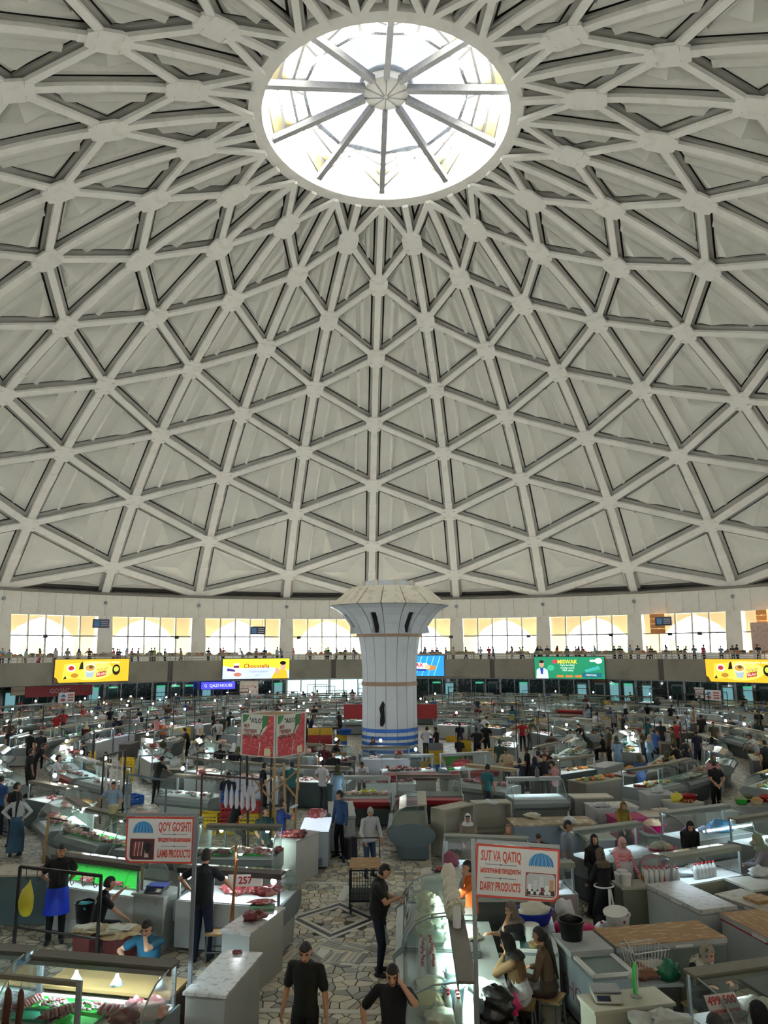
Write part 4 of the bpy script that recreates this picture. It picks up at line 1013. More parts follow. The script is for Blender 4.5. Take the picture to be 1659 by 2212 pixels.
def tray_mesh(m, w=.5, d=.34):
    mb = MB(); h = .045; P = [(-w/2, -d/2), (w/2, -d/2), (w/2, d/2), (-w/2, d/2)]
    mb.prism([(x*.86, y*.86) for x, y in P], 0, .012)
    for a, b in zip(P, P[1:]+P[:1]): mb.add([(a[0]*.86, a[1]*.86, .008), (b[0]*.86, b[1]*.86, .008), (b[0], b[1], h), (a[0], a[1], h)], [(0, 1, 2, 3)]); mb.add([(a[0], a[1], h), (b[0], b[1], h), (b[0]*1.05, b[1]*1.05, h-.006), (a[0]*1.05, a[1]*1.05, h-.006)], [(0, 1, 2, 3)])
    return mb.mesh('tray', [m])
TRAYM = {'green': tray_mesh(LIME), 'teal': tray_mesh(TEALG), 'black': tray_mesh(DGREY)}
def scale_thing(loc, rz, label, plate=STEELB, body=GREYP):
    o = thing('weighing_scale', label, 'scale', loc, rz)
    mb = MB(); mb.xprism([(.16, .02), (.16, .085), (-.10, .085), (-.20, .03), (-.20, .02)], -.17, .17); mb.build('housing', [body], o)
    mb = MB(); mb.box((0, .04, .105), (.36, .26, .018)); mb.box((0, .04, .092), (.1, .1, .02)); mb.build('pan', [plate], o)
    for s, w, m_, nm in ((-.06, .17, mat('16213f', .2, var=0), 'display'), (.10, .09, mat('d5d3c8', .5, spots='5c5a52', spot_scale=60), 'keypad')):
        mb = MB(); c = Vector((s, -.152, .061)); mb.add([(s-w/2, -.115, .0795), (s+w/2, -.115, .0795), (s+w/2, -.185, .041), (s-w/2, -.185, .041)], [(0, 3, 2, 1)]); mb.build(nm, [m_], o)
    for sx in (-.14, .14):
        for sy in (-.14, .12): mb = MB(); mb.lathe([(.02, 0), (.02, .022)], 8, (sx, sy, 0)); mb.build('foot', [DGREY], o)
    return o
def text(s, size, m, parent=None, mat4=None, name='lettering', bold=.0, ext=.002, align='CENTER', sx=1.0, fit=None):
    """lettering as a mesh; fit narrows it to a width"""
    cu = bpy.data.curves.new(name, 'FONT'); cu.body = s; cu.size = size; cu.align_x = align; cu.align_y = 'CENTER'; cu.extrude = ext; cu.offset = bold; cu.resolution_u = 2
    t = bpy.data.objects.new(name, cu); me = bpy.data.meshes.new_from_object(t); bpy.data.objects.remove(t); bpy.data.curves.remove(cu)
    me.materials.clear(); me.materials.append(m); o = bpy.data.objects.new(name, me); COL.objects.link(o)
    if fit and len(me.vertices):
        xs = [v.co.x for v in me.vertices]; w = max(xs)-min(xs); sx = min(sx, fit/w)
    if parent is not None: o.parent = parent
    if mat4 is not None: o.matrix_local = mat4 @ Matrix.Diagonal((sx, 1, 1, 1))
    return o
def stool(loc, rz, label, top=WOODC, leg=GALV, h=.48):
    o = thing('stool', label, 'stool', loc, rz)
    mb = MB(); mb.box((0, 0, h-.015), (.36, .32, .03)); mb.build('seat', [top], o)
    for sx in (-1, 1):
        for sy in (-1, 1): mb = MB(); mb.bar((sx*.17, sy*.15, 0), (sx*.14, sy*.12, h-.03), .028, .028); mb.build('leg', [leg], o)
    mb = MB(); mb.bar((-.16, -.14, .18), (.16, -.14, .18), .02, .02); mb.bar((-.16, .14, .18), (.16, .14, .18), .02, .02); mb.build('stretcher', [leg], o)
    return o
def rack(A, B, h, label, m=POLE, hooks=6, mid=False, group=None, w=.045, braces=True):
    """hanging rail on two posts from floor point A to floor point B"""
    A, B = Vector((A[0], A[1], 0)), Vector((B[0], B[1], 0)); c = (A+B)/2; o = thing('hanging_rack', label, 'rack', c, 0, group); a, b = A-c, B-c; up = Vector((0, 0, h))
    for p in (a, b): mb = MB(); mb.bar(p, p+up, w, w, (1, 0, 0)); mb.build('post', [m], o)
    mb = MB(); mb.bar(a+up, b+up, w, w); mb.build('rail', [m], o)
    if mid: mb = MB(); mb.bar(a+up*.45, b+up*.45, w*.7, w*.7); mb.build('rail', [m], o)
    if hooks:
        hm = MB(); hm.tube([(0, 0, .03), (0, 0, -.16), (.02, 0, -.20), (.045, 0, -.18), (.05, 0, -.15)], .007, 5); me = hm.mesh('hook', [m])
        for k in range(hooks): p = a+(b-a)*((k+.6)/(hooks+.2)); link('hook', me, o, p+up)
    return o
def lamp_on_stick(loc, h, label, arm=(.12, 0), m=None, lit=True, group=None):
    o = thing('work_lamp', label, 'lamp', loc, 0, group); a = Vector((arm[0], arm[1], 0))
    mb = MB(); mb.tube([(0, 0, 0), (0, 0, h*.5), (.01, 0, h)], .02, 7); mb.build('pole', [m or mat('a06a35', .6, var=.2)], o)
    mb = MB(); mb.tube([(.01, 0, h-.03), (a.x*.6, a.y*.6, h+.03), (a.x, a.y, h-.04)], .008, 6); mb.build('arm', [DGREY], o)
    mb = MB(); mb.lathe([(.02, .0), (.025, -.04), (.075, -.10), (.07, -.10), (.02, -.045)], 14, (a.x, a.y, h-.02), cap0=False, cap1=False); mb.build('shade', [PLW], o, smooth=True)
    mb = MB(); mb.blob((a.x, a.y, h-.115), (.048, .048, .055), 0, 0, nu=10, nv=7); mb.build('bulb', [BULB if lit else PLW], o, smooth=True)
    return o
# ================================================================== THE NEAR STALLS
occupied = []                                    # (x, y, radius) kept clear by the far-field rows
def keep(p, r=1.0): occupied.append((p[0], p[1], r))
def case_px(a, b, z, yl, label, facing=1, L_=None, **k):
    """a case whose top shelf's back edge runs between two pixels; facing -1 turns its glass away from the viewer"""
    A, B = at(a[0], a[1], z), at(b[0], b[1], z)
    if facing < 0: A, B = B, A
    loc, rz, l = frame_of(A, B, yl); keep(loc, .9)
    return case(loc, rz, L_ or l, label, **k), loc, rz, (L_ or l)
def local(loc, rz, x, y, z): c, s = math.cos(rz), math.sin(rz); return Vector((loc[0]+c*x-s*y, loc[1]+s*x+c*y, z))
rnd = random.Random(11)
# ---------- left, nearest meat case and its neighbour
c1, l1, r1, L1 = case_px((91, 2050), (385, 2074), 1.41, .38, 'brightly lit meat case holding green trays, nearest the lamb sign pole', shelf=mat('5e5a50', .6, var=.1), base=mat('46575c', .5), lamp=glow('d2f3ff', 190))
c2 = case(local(l1, r1, -2.16, .06, 0), r1+.03, 2.0, 'brightly lit empty-looking case behind the hanging sausages', shelf=mat('5e5a50', .6, var=.1), base=mat('46575c', .5), lamp=glow('d2f3ff', 190))
Z = .872
for i, (x, y, c, a) in enumerate(((-.55, .06, 'green', .05), (-.02, .06, 'green', -.04), (-.62, -.24, 'teal', .1), (.02, -.26, 'green', -.05))):
    lb = ('bright green tray heaped with diced meat in the nearest case', 'bright green tray heaped with diced meat in the nearest case', 'empty teal tray at the glass of the nearest case', 'lime tray with one bare half under a lamb flank')[i]
    o = put(TRAYM[c], 'tray', local(l1, r1, x, y, Z), lb, 'tray', 'green trays of diced meat' if i < 2 else None, r1+a, (.98, .9, 1))
for i, (x, y) in enumerate(((-.55, .06), (-.02, .06))):
    mb = MB(); rq = np.random.RandomState(i)
    for k in range(60): u, v = rq.uniform(-.17, .17), rq.uniform(-.1, .1); mb.blob((u, v, .03+.05*(1-(u/.17)**2)*(1-(v/.1)**2)*rq.rand()), (.026, .019, .016), k, .5, 2, 6, 5, mi=k % 2)
    o = mb.build('diced_meat', [MEAT[1], mat('e9d8d4', .5)], None, smooth=True, loc=local(l1, r1, x, y, Z+.012), rz=r1); tag(o, 'heap of pale diced meat on a green tray', 'meat', 'heaps of diced meat', 'stuff')
put(RIBM[0], 'lamb_flank', local(l1, r1, -.28, -.27, Z+.04), 'lamb flank with ribs lying across the lime tray', 'meat', None, r1+.9, 1.15)
put(RIBM[1], 'lamb_flank', local(l1, r1, -.86, -.06, Z+.02), 'lamb flank standing by the side glass of the nearest case', 'meat', None, r1+1.3, 1.0)
for i, (x, y, q, s, lb) in enumerate(((.42, -.05, 'r', 1.25, 'rack of lamb ribs beside the lime tray'), (.62, -.2, 0, 1.3, 'large red lamb leg in the nearest case, foremost of the joints'), (.60, .05, 1, 1.2, 'pink lamb shoulder marbled with fat in the nearest case'), (.80, -.02, 3, 1.25, 'pale fatty lamb side leaning at the end glass'), (.66, -.30, 2, 1.2, 'dark red lamb joint against the front glass'), (.85, .14, 1, 1.1, 'pink lamb joint at the back of the nearest case'))):
    put(RIBM[0] if q == 'r' else MEATM[q], 'lamb_joint', local(l1, r1, x, y, Z), lb, 'meat', None, r1+i*1.1, (s, s, s*1.25))
# worktop behind the nearest case, seen through its glass
wt = box_counter(local(l1, r1, -.08, .74, 0), r1, 1.85, .5, .93, 'plywood worktop behind the nearest meat case', top=mat('b08d5a', .6, var=.1), body=mat('6b5a45', .7))
lamp_shade = mat('e8efee', .4)
for i, x in enumerate((-.45, .15, .78)):
    o = thing('pendant_lamp', ('white cone lamp over the worktop, beside the green bottle', 'white cone lamp in the middle of the worktop', 'white cone lamp over the paper at the worktop end')[i], 'lamp', local(l1, r1, x, .36, 1.06), 0)
    mb = MB(); mb.lathe([(.02, .13), (.03, .09), (.09, .0), (.085, .0), (.02, .08)], 14, cap0=False, cap1=False); mb.build('shade', [lamp_shade], o, smooth=True)
    mb = MB(); mb.blob((0, 0, .03), (.035, .035, .04), 0, 0, nu=8, nv=6); mb.build('bulb', [BULB], o)
    mb = MB(); mb.tube([(0, 0, .13), (0, 0, .34)], .005, 5); mb.build('cord', [DGREY], o)
# grey rail with hanging sausages at the very left
A, B = at(-70, 2095, 1.72), at(172, 2120, 1.72)
o = thing('sausage_rail', 'grey steel rail carrying two cured sausages', 'rack', (B.x, B.y, 0)); w = A-B; w.z = 0
mb = MB(); mb.box((0, 0, .86), (.055, .055, 1.72)); mb.build('post', [GREYP], o)
mb = MB(); mb.bar((0, 0, 1.695), w+Vector((0, 0, 1.695)), .055, .05); mb.build('rail', [TOPB], o)
for px, lb, sc in ((22, 'long dark cured sausage hanging at the rail, farthest from its post', 1.0), (50, 'thick brown cured sausage hanging nearest the rail post', .9)):
    t = (px-172)/(-70-172); p = B+(A-B)*t; mb = MB(); zz = 1.58
    mb.tube([(0, 0, zz+.1), (0, 0, zz)], .004, 4, 1)
    mb.tube([(0, 0, zz), (.005, 0, zz-.04), (.012, 0, zz-.16), (-.005, .01, zz-.32), (.0, 0, zz-.5), (.02, 0, zz-.56)], [.012, .035*sc, .046*sc, .042*sc, .05*sc, .02], 10)
    q = mb.build('cured_sausage', [mat('5a3324', .55, var=.3, scale=12, bump=.5), GALV], None, smooth=True, loc=(p.x, p.y, 0)); tag(q, lb, 'sausage')
# white tables by the aisle
def quad_counter(q, h, label, **k):
    P = [at(a, b, h) for a, b in q]; c = sum(P, Vector())/4; d = ((P[1]+P[2])/2-(P[0]+P[3])/2); w = ((P[1]-P[0]).length+(P[2]-P[3]).length)/2; dd = ((P[2]-P[1]).length+(P[3]-P[0]).length)/2
    rz = math.atan2(d.y, d.x); keep(c, .8); c.z = 0
    return c, rz, w, dd
WORN = mat('eeefec', .2, var=.08, scale=2, spots='6b6358', spot_amt=.45, spot_scale=11)
c, rz, w, d = quad_counter(((478, 2050), (558, 2058), (500, 2150), (402, 2145)), 1.0, '')
t3 = box_counter(c, rz, w-.06, d-.06, 1.0, 'chipped white table with a scrap of meat, by the lamb sign pole', top=WORN, body=STW, name='table', cat='table')
put(MEATM[2], 'meat_scrap', Vector((*at(512, 2060, 1.0)[:2], 1.0)), 'small red meat scrap alone on the chipped white table', 'meat', None, .4, .42)
c, rz, w, d = quad_counter(((545, 1952), (612, 1960), (547, 2017), (487, 2010)), 1.0, '')
t4 = box_counter(c, rz, w-.06, d-.04, 1.0, 'tall white counter end with two meat joints on the aisle', top=WORN, body=mat('cfcfc8', .5, var=.06))
for px, py, q, lb in ((575, 1945, 0, 'dark red beef joint on a green folded cloth'), (550, 1988, 2, 'brown-red beef joint on the white counter end'), (566, 1958, 1, 'flat beef flank under the beef joint on the cloth')):
    put(MEATM[q], 'beef_joint', Vector((*at(px, py, 1.0)[:2], 1.0+(.07 if q == 0 else .05 if q == 1 else .0))), lb, 'meat', None, .3*q, (1.15, 1.2, 1.3) if q != 1 else (1.3, 1.0, .5))
mb = MB(); mb.box((0, 0, .025), (.42, .26, .05)); q = mb.build('folded_cloth', [mat('5f8668', .9, var=.1, bump=.4)], None, loc=Vector((*at(566, 1964, 1.0)[:2], 1.0)), rz=.1); tag(q, 'folded green cloth under the beef joint', 'cloth')
# row of cases whose glass faces the middle of the hall: vendors stand on the viewer's side
c5, l5, r5, L5 = case_px((375, 1880), (598, 1895), 1.41, .55, 'case numbered 257 with bulbs under its dark shelf', facing=-1, shelf=mat('33302c', .6), base=mat('c9cdca', .5), lamp=glow('dff6ff', 40))
mt = Matrix.Rotation(PI, 4, 'Z') @ TR(-.35, -.41, 1.30-.42*0) @ Matrix.Rotation(PI/2, 4, 'X')
o = thing('number_plate', 'white plate with the red number 257', 'sign', local(l5, r5, -.35, .40, 1.275), .04)
mb = MB(); mb.box((0, 0, 0), (.62, .012, .2)); mb.build('plate', [PLW], o); text('257', .17, RED, o, TR(0, -.009, 0) @ Matrix.Rotation(PI/2, 4, 'X'), bold=.004)
for i, (px, q) in enumerate(((495, 1), (518, 0), (545, 1), (570, 0), (592, 1))):
    put(MEATM[q], 'beef_cut', Vector((*at(px, 1925+i % 2*3, .9)[:2], .87)), ('rose beef cut lying inside case 257 next to the vendor', 'red beef cut with a bone in case 257', 'folded pink beef cut in the middle of case 257', 'bright red beef block in case 257', 'rose beef cut at the aisle end of case 257')[i], 'meat', None, i*.8, (.9, 1, 1.3))
for i, px in enumerate((398, 492, 577)):
    p = at(px, 1892, 1.3); o = thing('pendant_lamp', ('bare bulb under the shelf of case 257, beside the vendor', 'bare bulb under the shelf of case 257, above the number', 'bare bulb under the shelf of case 257, at the aisle end')[i], 'lamp', local(l5, r5, (.85, .12, -.85)[i], .27, 1.25))
    mb = MB(); mb.lathe([(.015, .14), (.02, .06), (.03, .05)], 8); mb.build('holder', [DGREY], o); mb = MB(); mb.blob((0, 0, 0), (.05, .05, .06), 0, 0, nu=10, nv=7); mb.build('bulb', [BULB], o)
c6, l6, r6, L6 = case_px((112, 1846), (302, 1871), 1.41, .38, 'case with green trays propped upright behind its glass', facing=-1, shelf=mat('4b4740', .6), base=mat('c9cdca', .5), lamp=glow('dff6ff', 40))
for i in range(5):
    o = put(TRAYM['green'], 'tray', local(l6, r6, .75-i*.36, .02, 1.05), 'green tray propped upright in the case behind the hook rack', 'tray', 'propped green trays', 0, (.7, 1, 1)); o.rotation_euler = (1.15, 0, r6+PI)
    if i % 2: q = put(RIBM[0], 'lamb_flank', local(l6, r6, .75-i*.36, .12, .92), 'lamb flank on a propped green tray', 'meat', 'flanks on propped trays', r6, .8)
# counter with the blue-lit scale between the two cases, white worktops along the row
p, q = at(322, 1932, .95), at(388, 1941, .95); cc = (p+q)/2; cc.z = 0; d = q-p; rzc = math.atan2(d.y, d.x)
box_counter(cc+Vector((-.24, .36, 0)), rzc, d.length, .55, .95, 'white counter carrying the blue-topped scale', top=STW, body=mat('a9ada6', .6, spots='6f6d63', spot_amt=.5)); keep(cc, .9)
scale_thing(cc+Vector((-.24, .3, .95)), -.1, 'weighing scale with a blue pan on the vendor counter', plate=mat('4a63c9', .3, var=.2), body=DGREY)
p, q = at(5, 1882, .95), at(100, 1895, .95); cc = (p+q)/2+Vector((-.1, .35, 0)); cc.z = 0; keep(cc, .9)
box_counter(cc, .1, 1.3, .7, .95, 'old white counter with scraps behind the hook rack', top=mat('c6bfae', .6, spots='7a6c58', spot_amt=.6), body=mat('55696c', .5))
put(MEATM[0], 'meat_scrap', Vector((cc.x+.4, cc.y, .95)), 'brown meat scraps on the old white counter', 'meat', None, 0, .8)
# hook rack with yellow bag and black bucket
A, B = at(44, 1872, 1.75), at(219, 1892, 1.75); rk = rack(A, B, 1.75, 'dark iron hook rack with a yellow bag hung on it', hooks=7, mid=True)
p = A+(B-A)*.14; mb = MB(); mb.tube([(0, 0, 1.56), (.0, 0, 1.52), (-.01, 0, 1.46), (-.03, 0, 1.39), (-.04, 0, 1.3), (-.05, 0, 1.2), (-.04, 0, 1.1), (-.03, 0, 1.03), (-.02, 0, .985), (-.02, 0, .97)], [.008, .018, .05, .095, .125, .135, .125, .10, .06, .01], 16); q = mb.build('plastic_bag', [YBAG], None, smooth=True, loc=(p.x, p.y, 0)); q.scale = (1, .5, 1); tag(q, 'yellow plastic bag hanging from the hook rack', 'bag')
p = A+(B-A)*.83; bucket((p.x, p.y, 1.02), 'black bucket hanging from the hook rack with blue cloths', BLKB, fill=mat('3fa9c2', .8, bump=.6), s=1.0)
# chopping blocks with papers
for px, py, lb, s in ((190, 2036, 'red-painted chopping block covered with torn papers', .9), (262, 2040, 'thick chopping block under newspapers beside the eating man', 1.1)):
    p = at(px, py-30, .75); o = thing('chopping_block', lb, 'block', (p.x, p.y, 0))
    mb = MB(); mb.lathe([(.24*s, 0), (.25*s, .4), (.27*s, .72)], 12); mb.build('stump', [mat('5c1f1c', .7, var=.2)], o)
    mb = MB(); mb.blob((0, 0, .735), (.3*s, .27*s, .05), px, .5, 2, 16, 8, flat=.3); mb.build('top', [mat('b39b75', .9, var=.2, bump=.6)], o)
    for k in range(5): mb = MB(); mb.box((rnd.uniform(-.1, .1), rnd.uniform(-.1, .1), .785+k*.007), (.28, .2, .004), 0, RZ(k*.7)); mb.build('paper', [mat('c9bf9f' if k % 2 else 'd8d4c6', .9)], o)
# sign posts
BLUEP = [mat('4d9cd6', .5, var=0), mat('2f74ad', .5, var=0)]
def emblem(o, x, z, w, h, y=-.012):
    """ribbed blue dome emblem"""
    n = 12; mb = MB()
    def pt(u, v): a = PI*u; return (x-w/2*math.cos(a)*(1-v)**.5*1.0, y, z+h*v*(1.0))
    for k in range(n):
        u0, u1 = k/n, (k+1)/n; vs = []
        for v in (0, .3, .6, .85, 1.0):
            kk = math.sqrt(max(0, 1-v*v)); vs += [(x+w*(u0-.5)*kk, y, z+h*v), (x+w*(u1-.5)*kk, y, z+h*v)]
        mb.add(vs, [(2*q, 2*q+1, 2*q+3, 2*q+2) for q in range(4)], k % 2)
        mb.add([(x+w*(u0-.5), y, z), (x+w*(u1-.5), y, z), (x+w*((u0+u1)/2-.5), y, z-h*.14)], [(0, 1, 2)], 1)
    mb.build('emblem', BLUEP, o)
def rrect(w, h, r, rr=None, n=5):
    rr = rr or (1, 1, 1, 1); P = []
    for (sx, sy), a0, on in zip(((1, 1), (-1, 1), (-1, -1), (1, -1)), (0, PI/2, PI, 1.5*PI), rr):
        q = r if on else .004
        for k in range(n+1): a = a0+PI/2*k/n; P.append((sx*(w/2-q)+q*math.cos(a), sy*(h/2-q)+q*math.sin(a)))
    return P
SIGNR = mat('c8402c', .5, var=.03); SIGNW = mat('d5d7d6', .5, var=.03)
def z_at(p, py):
    lo, hi = 0.0, 5.3
    for _ in range(40):
        m = (lo+hi)/2
        if pix((p[0], p[1], m))[1] > py: lo = m
        else: hi = m
    return lo
def stall_sign(base, pole_top, w, h, rz, lines, label, left, corner, picture, tilt=0.0, pole_w=.05, pole_z0=0.0, dz=0.0):
    o = thing('stall_sign', label, 'sign', base, rz)
    mb = MB(); mb.box((0, 0, (pole_top+pole_z0)/2), (pole_w, pole_w, pole_top-pole_z0)); mb.build('pole', [GALV], o)
    s = -1 if left else 1; cx = s*(w/2+pole_w/2); cz = pole_top-h/2-.05+dz
    M = TR(0, 0, cz) @ Matrix.Rotation(tilt, 4, 'Y')
    def P(x, y, z): return tuple(M @ Vector((x+cx, y, z)))
    mb = MB(); mb.box((cx, .0, h/2+.03), (w, .04, .04), 0, M); mb.build('frame', [GALV], o)
    R = Matrix.Rotation(PI/2, 4, 'X'); MM = M @ TR(cx, 0, 0) @ R
    mb = MB(); mb.prism(rrect(w, h, .09, corner), -.004, .008, 0, MM); mb.build('board', [SIGNR], o)
    mb = MB(); mb.prism(rrect(w-.05, h-.05, .075, corner), -.002, .011, 0, MM); mb.build('face', [SIGNW], o)
    tx = w*.22 if left else -w*.2; txm = tx
    for k, (s_, sz, z) in enumerate(lines): text(s_, sz, SIGNR, o, M @ TR(cx+txm, -.013, z*h/.54) @ R, bold=.0035, sx=.9, fit=w*.48)
    for z in (h*.125, -h*.13):
        mb = MB(); mb.box((cx+txm, -.0125, z), (w*.38, .002, .006), 0, M); mb.blob((cx+txm, -.0125, z), (.011, .003, .011), 0, 0, nu=6, nv=4, M=M); mb.build('rule', [mat('46557e', .5)], o)
    ex = -w*.25 if left else w*.28
    sub = MB(); em = bpy.data.objects.new('artwork', None); COL.objects.link(em); em.parent = o; em.matrix_local = M
    emblem(em, cx+ex, h*.17, w*.30, h*.24)
    pw, ph = w*.34, h*.42; mb = MB(); mb.prism(rrect(pw+.02, ph+.02, .05, corner), .011, .0125, 0, MM @ TR(ex, -h*.2, 0)); mb.build('picture_frame', [mat('8c2a22', .5)], em and o)
    MP = MM @ TR(ex, -h*.2, 0)
    picture(o, MP, pw, ph)
    return o
def lamb_picture(o, M, w, h):
    mb = MB(); mb.prism(rrect(w, h, .045), .0125, .0135, 0, M); mb.build('picture', [mat('4a2c34', .5)], o)
    mb = MB()
    for k in range(6): x = -w*.42+k*w*.075; mb.prism([(x, -h*.35), (x+.012, -h*.35), (x+.03, h*.38), (x+.016, h*.38)], .0136, .0145, k % 2, M)
    mb.build('picture_ribs', [mat('a8403c', .5), mat('d8b9b0', .5)], o)
    mb = MB(); mb.prism([(w*.1, -h*.42), (w*.3, -h*.42), (w*.24, h*.05), (w*.14, h*.05)], .0136, .0142, 1, M)
    mb.prism([(w*.12, h*.02), (w*.16, -h*.2), (w*.26, -h*.22), (w*.36, h*.02), (w*.42, h*.2), (w*.36, h*.22), (w*.3, h*.34), (w*.18, h*.34), (w*.13, h*.22), (w*.05, h*.18)], .0143, .015, 0, M)
    mb.build('picture_sheep', [mat('1b1a1c', .5), mat('c9b8a8', .5)], o)
def dairy_picture(o, M, w, h):
    mb = MB(); mb.prism(rrect(w, h, .045), .0125, .0135, 0, M); mb.build('picture', [mat('b9c0c6', .5)], o)
    mb = MB(); mb.prism([(-w*.48, -h*.45), (w*.48, -h*.45), (w*.48, -h*.2), (-w*.48, -h*.2)], .0136, .014, 0, M); mb.build('picture_table', [mat('1f1c22', .5)], o)
    mb = MB()
    for x, y0, y1, w0, w1, mi in ((-.38, -.3, .02, .05, .06, 0), (-.2, -.3, .2, .06, .07, 1), (.02, -.32, .4, .1, .07, 1), (.22, -.32, .0, .08, .05, 0), (.06, -.38, -.1, .05, .055, 2), (.38, -.25, .25, .06, .07, 3)):
        mb.prism([(w*(x-w0), h*y0), (w*(x+w0), h*y0), (w*(x+w1), h*y1), (w*(x-w1), h*y1)], .0141+mi*.0003, .015+mi*.0003, mi, M)
    for x in (-.3, -.1, .18, .3): mb.blob(M @ Vector((w*x, -h*.36, .015)), (.022, .006, .022), 0, 0, nu=8, nv=6, mi=0)
    mb.build('picture_jugs', [mat('e9ecee', .5), mat('c7d2d8', .5), mat('6d2026', .5), mat('c08d5e', .5)], o)
b = at(412, 2142, .0); b = at(409, 2142, .9); b.z = 0
stall_sign(b, z_at(b, 1757), .97, .61, -.03, (("QO\u2018Y GO\u2018SHTI", .17, .15), ('ПРОДУКТЫ ИЗ БАРАНИНЫ', .065, 0.0), ('LAMB PRODUCTS', .14, -.16)), 'stall sign reading lamb products on a grey pole', True, (0, 0, 1, 0), lamb_picture)
b = at(1031, 2200, 1.0); b.z = 0
stall_sign(b, z_at(b, 1812), 1.05, .62, .02, (('SUT VA QATIQ', .17, .15), ('МОЛОЧНЫЕ ПРОДУКТЫ', .07, 0.0), ('DAIRY PRODUCTS', .14, -.16)), 'stall sign reading dairy products on a grey pole', False, (0, 0, 0, 1), dairy_picture, tilt=.07)
# wooden sticks and lamps of the left stalls
for px, py, z, lb in ((497, 1897, 1.45, 'bare brown broomstick standing at the counter by case 257'),):
    p = at(478, 2095, .0); o = MB(); o.tube([(0, 0, 0), (.10, .25, 1.75)], .018, 7); p = at(487, 2060, .3); q = o.build('broomstick', [mat('9a5a2c', .6, var=.2)], None, loc=(p.x, p.y, 0)); tag(q, lb, 'stick')
p = at(513, 1985, .6); p.y -= .35; lamp_on_stick((p.x, p.y, 0), 1.95, 'work lamp on a wooden stick beside case 257', arm=(.1, -.03))
stool(Vector((*at(467, 2035, .3)[:2], 0)), .1, 'wood-topped stool beside the broomstick')
mb = MB(); mb.box((0, 0, 0), (.045, .03, 1.0)); p = at(308, 1880, 1.3); q = mb.build('wooden_stake', [WOODC], None, loc=(p.x, p.y, 1.4)); tag(q, 'thin wooden stake rising behind the lamb sign', 'stake')
p = at(99, 1795, 1.5); o = thing('sign_bracket', 'angled wooden bracket by the long curved case row', 'bracket', (p.x, p.y, 0)); mb = MB(); mb.tube([(-.05, 0, 0), (.05, 0, 1.8)], .03, 6); mb.build('post', [WOODC], o); mb = MB(); mb.tube([(.05, 0, 1.78), (.5, -.05, 1.72)], .015, 6); mb.build('arm', [POLE], o)

# ---------- the long curved row of cases (customers on the viewer's side)
PT = [(-1.75, -21.55), (-3.95, -21.45), (-6.1, -20.65), (-7.95, -19.35), (-9.3, -17.6)]
rowl = ['lit case of chopped meat at the aisle end of the curved row', 'lit case with scale and poultry on top in the curved row', 'lit case with black bags and pink meat in the curved row', 'lit case with a big green tray in the curved row', 'lit case at the far bend of the curved row']
for i, (B_, A_) in enumerate(zip(PT, PT[1:])):
    loc, rz, l = frame_of(A_, B_, -.5); keep(loc, 1.2)
    case(loc, rz, l-.46, rowl[i], base=STW, nose=mat('6d7a7c', .4), ends=mat('8a9796', .4), lamp=glow('d6fbf0', 150), shelf=mat('6b665a', .6))
    gz = .872
    for k in range(2 if i != 3 else 1):
        o = put(TRAYM['green'], 'tray', local(loc, rz, -.5+k*.8, -.12, gz), ('green tray of meat in the aisle-end case of the curved row', 'green tray under poultry in the curved row', 'green tray beside black bags in the curved row', 'wide bright green tray in the curved row')[i], 'tray', 'green trays of the curved row %s' % 'abcd'[i] if i != 3 else None, rz, (1.3 if i != 3 else 2.2, 1.2, 1))
    for k in range(7):
        x = -l*.42+k*l*.135; q = MEATM[(k*5+i*3) % 12] if (k+i) % 4 else RIBM[k % 2]
        put(q, 'meat_cut', local(loc, rz, x, -.14+rnd.uniform(-.16, .14), gz+.02), ('meat cut', 'chopped meat')[k % 2]+(' in the aisle-end case of the curved row', ' in the poultry-topped case of the curved row', ' beside the black bags of the curved row', ' near the wide green tray of the curved row')[i], 'meat', 'meat of the curved row %s %d' % ('abcd'[i], k % 2), rnd.uniform(0, 6), rnd.uniform(.85, 1.25))
    if i == 1:
        for k in range(7):
            put(MEATM[3], 'plucked_chicken', local(loc, rz, -.84+k*.2, .26+rnd.uniform(-.02, .02), 1.413), 'plucked chicken resting on the shelf of the curved row', 'chicken', 'chickens on the curved row shelf', rnd.uniform(0, 6), (.75, 1.05, 1.4))
        scale_thing(local(loc, rz, .72, .26, 1.413), rz, 'grey scale on the shelf of the poultry-topped case')
    if i == 2:
        for k in range(3): put(bag_mesh(BLKB, (.17, .14, .1), k, False), 'plastic_bag', local(loc, rz, -.8+k*.17, -.05, gz), 'black plastic bag inside the curved row case', 'bag', 'black bags in the curved row', k, 1.0)
        for k in range(3): put(lathe_thing('bowl', [(0, 0), (.09, 0), (.13, .09), (.125, .09), (.085, .01), (0, .01)], mat('d8cf9f', .4), 18), 'bowl', local(loc, rz, .25, .2, 1.413+k*.05), 'cream bowl in a stack on the curved row shelf', 'bowl', 'stacked cream bowls')
    for k in range(2):
        o = thing('pendant_lamp', 'bare bulb shining over the curved row of cases', 'lamp', local(loc, rz, -.55+k*1.1, .25, 1.285), 0, 'bulbs of the curved row'); mb = MB(); mb.lathe([(.015, .10), (.02, .05), (.03, .04)], 8); mb.build('holder', [DGREY], o); mb = MB(); mb.blob((0, 0, 0), (.045, .045, .05), 0, 0, nu=8, nv=6); mb.build('bulb', [BULB], o)
p = at(185, 1730, 1.25); tub((p.x, p.y, 1.0), 'white oval basin at the bend of the curved row', PLW, mat('9a7a52', .8), 1.1, .8, s=.9); p = at(151, 1722, 1.3); put(TRAYM['black'], 'tray', (p.x, p.y, 1.0), 'red tray of mince at the bend of the curved row', 'tray')
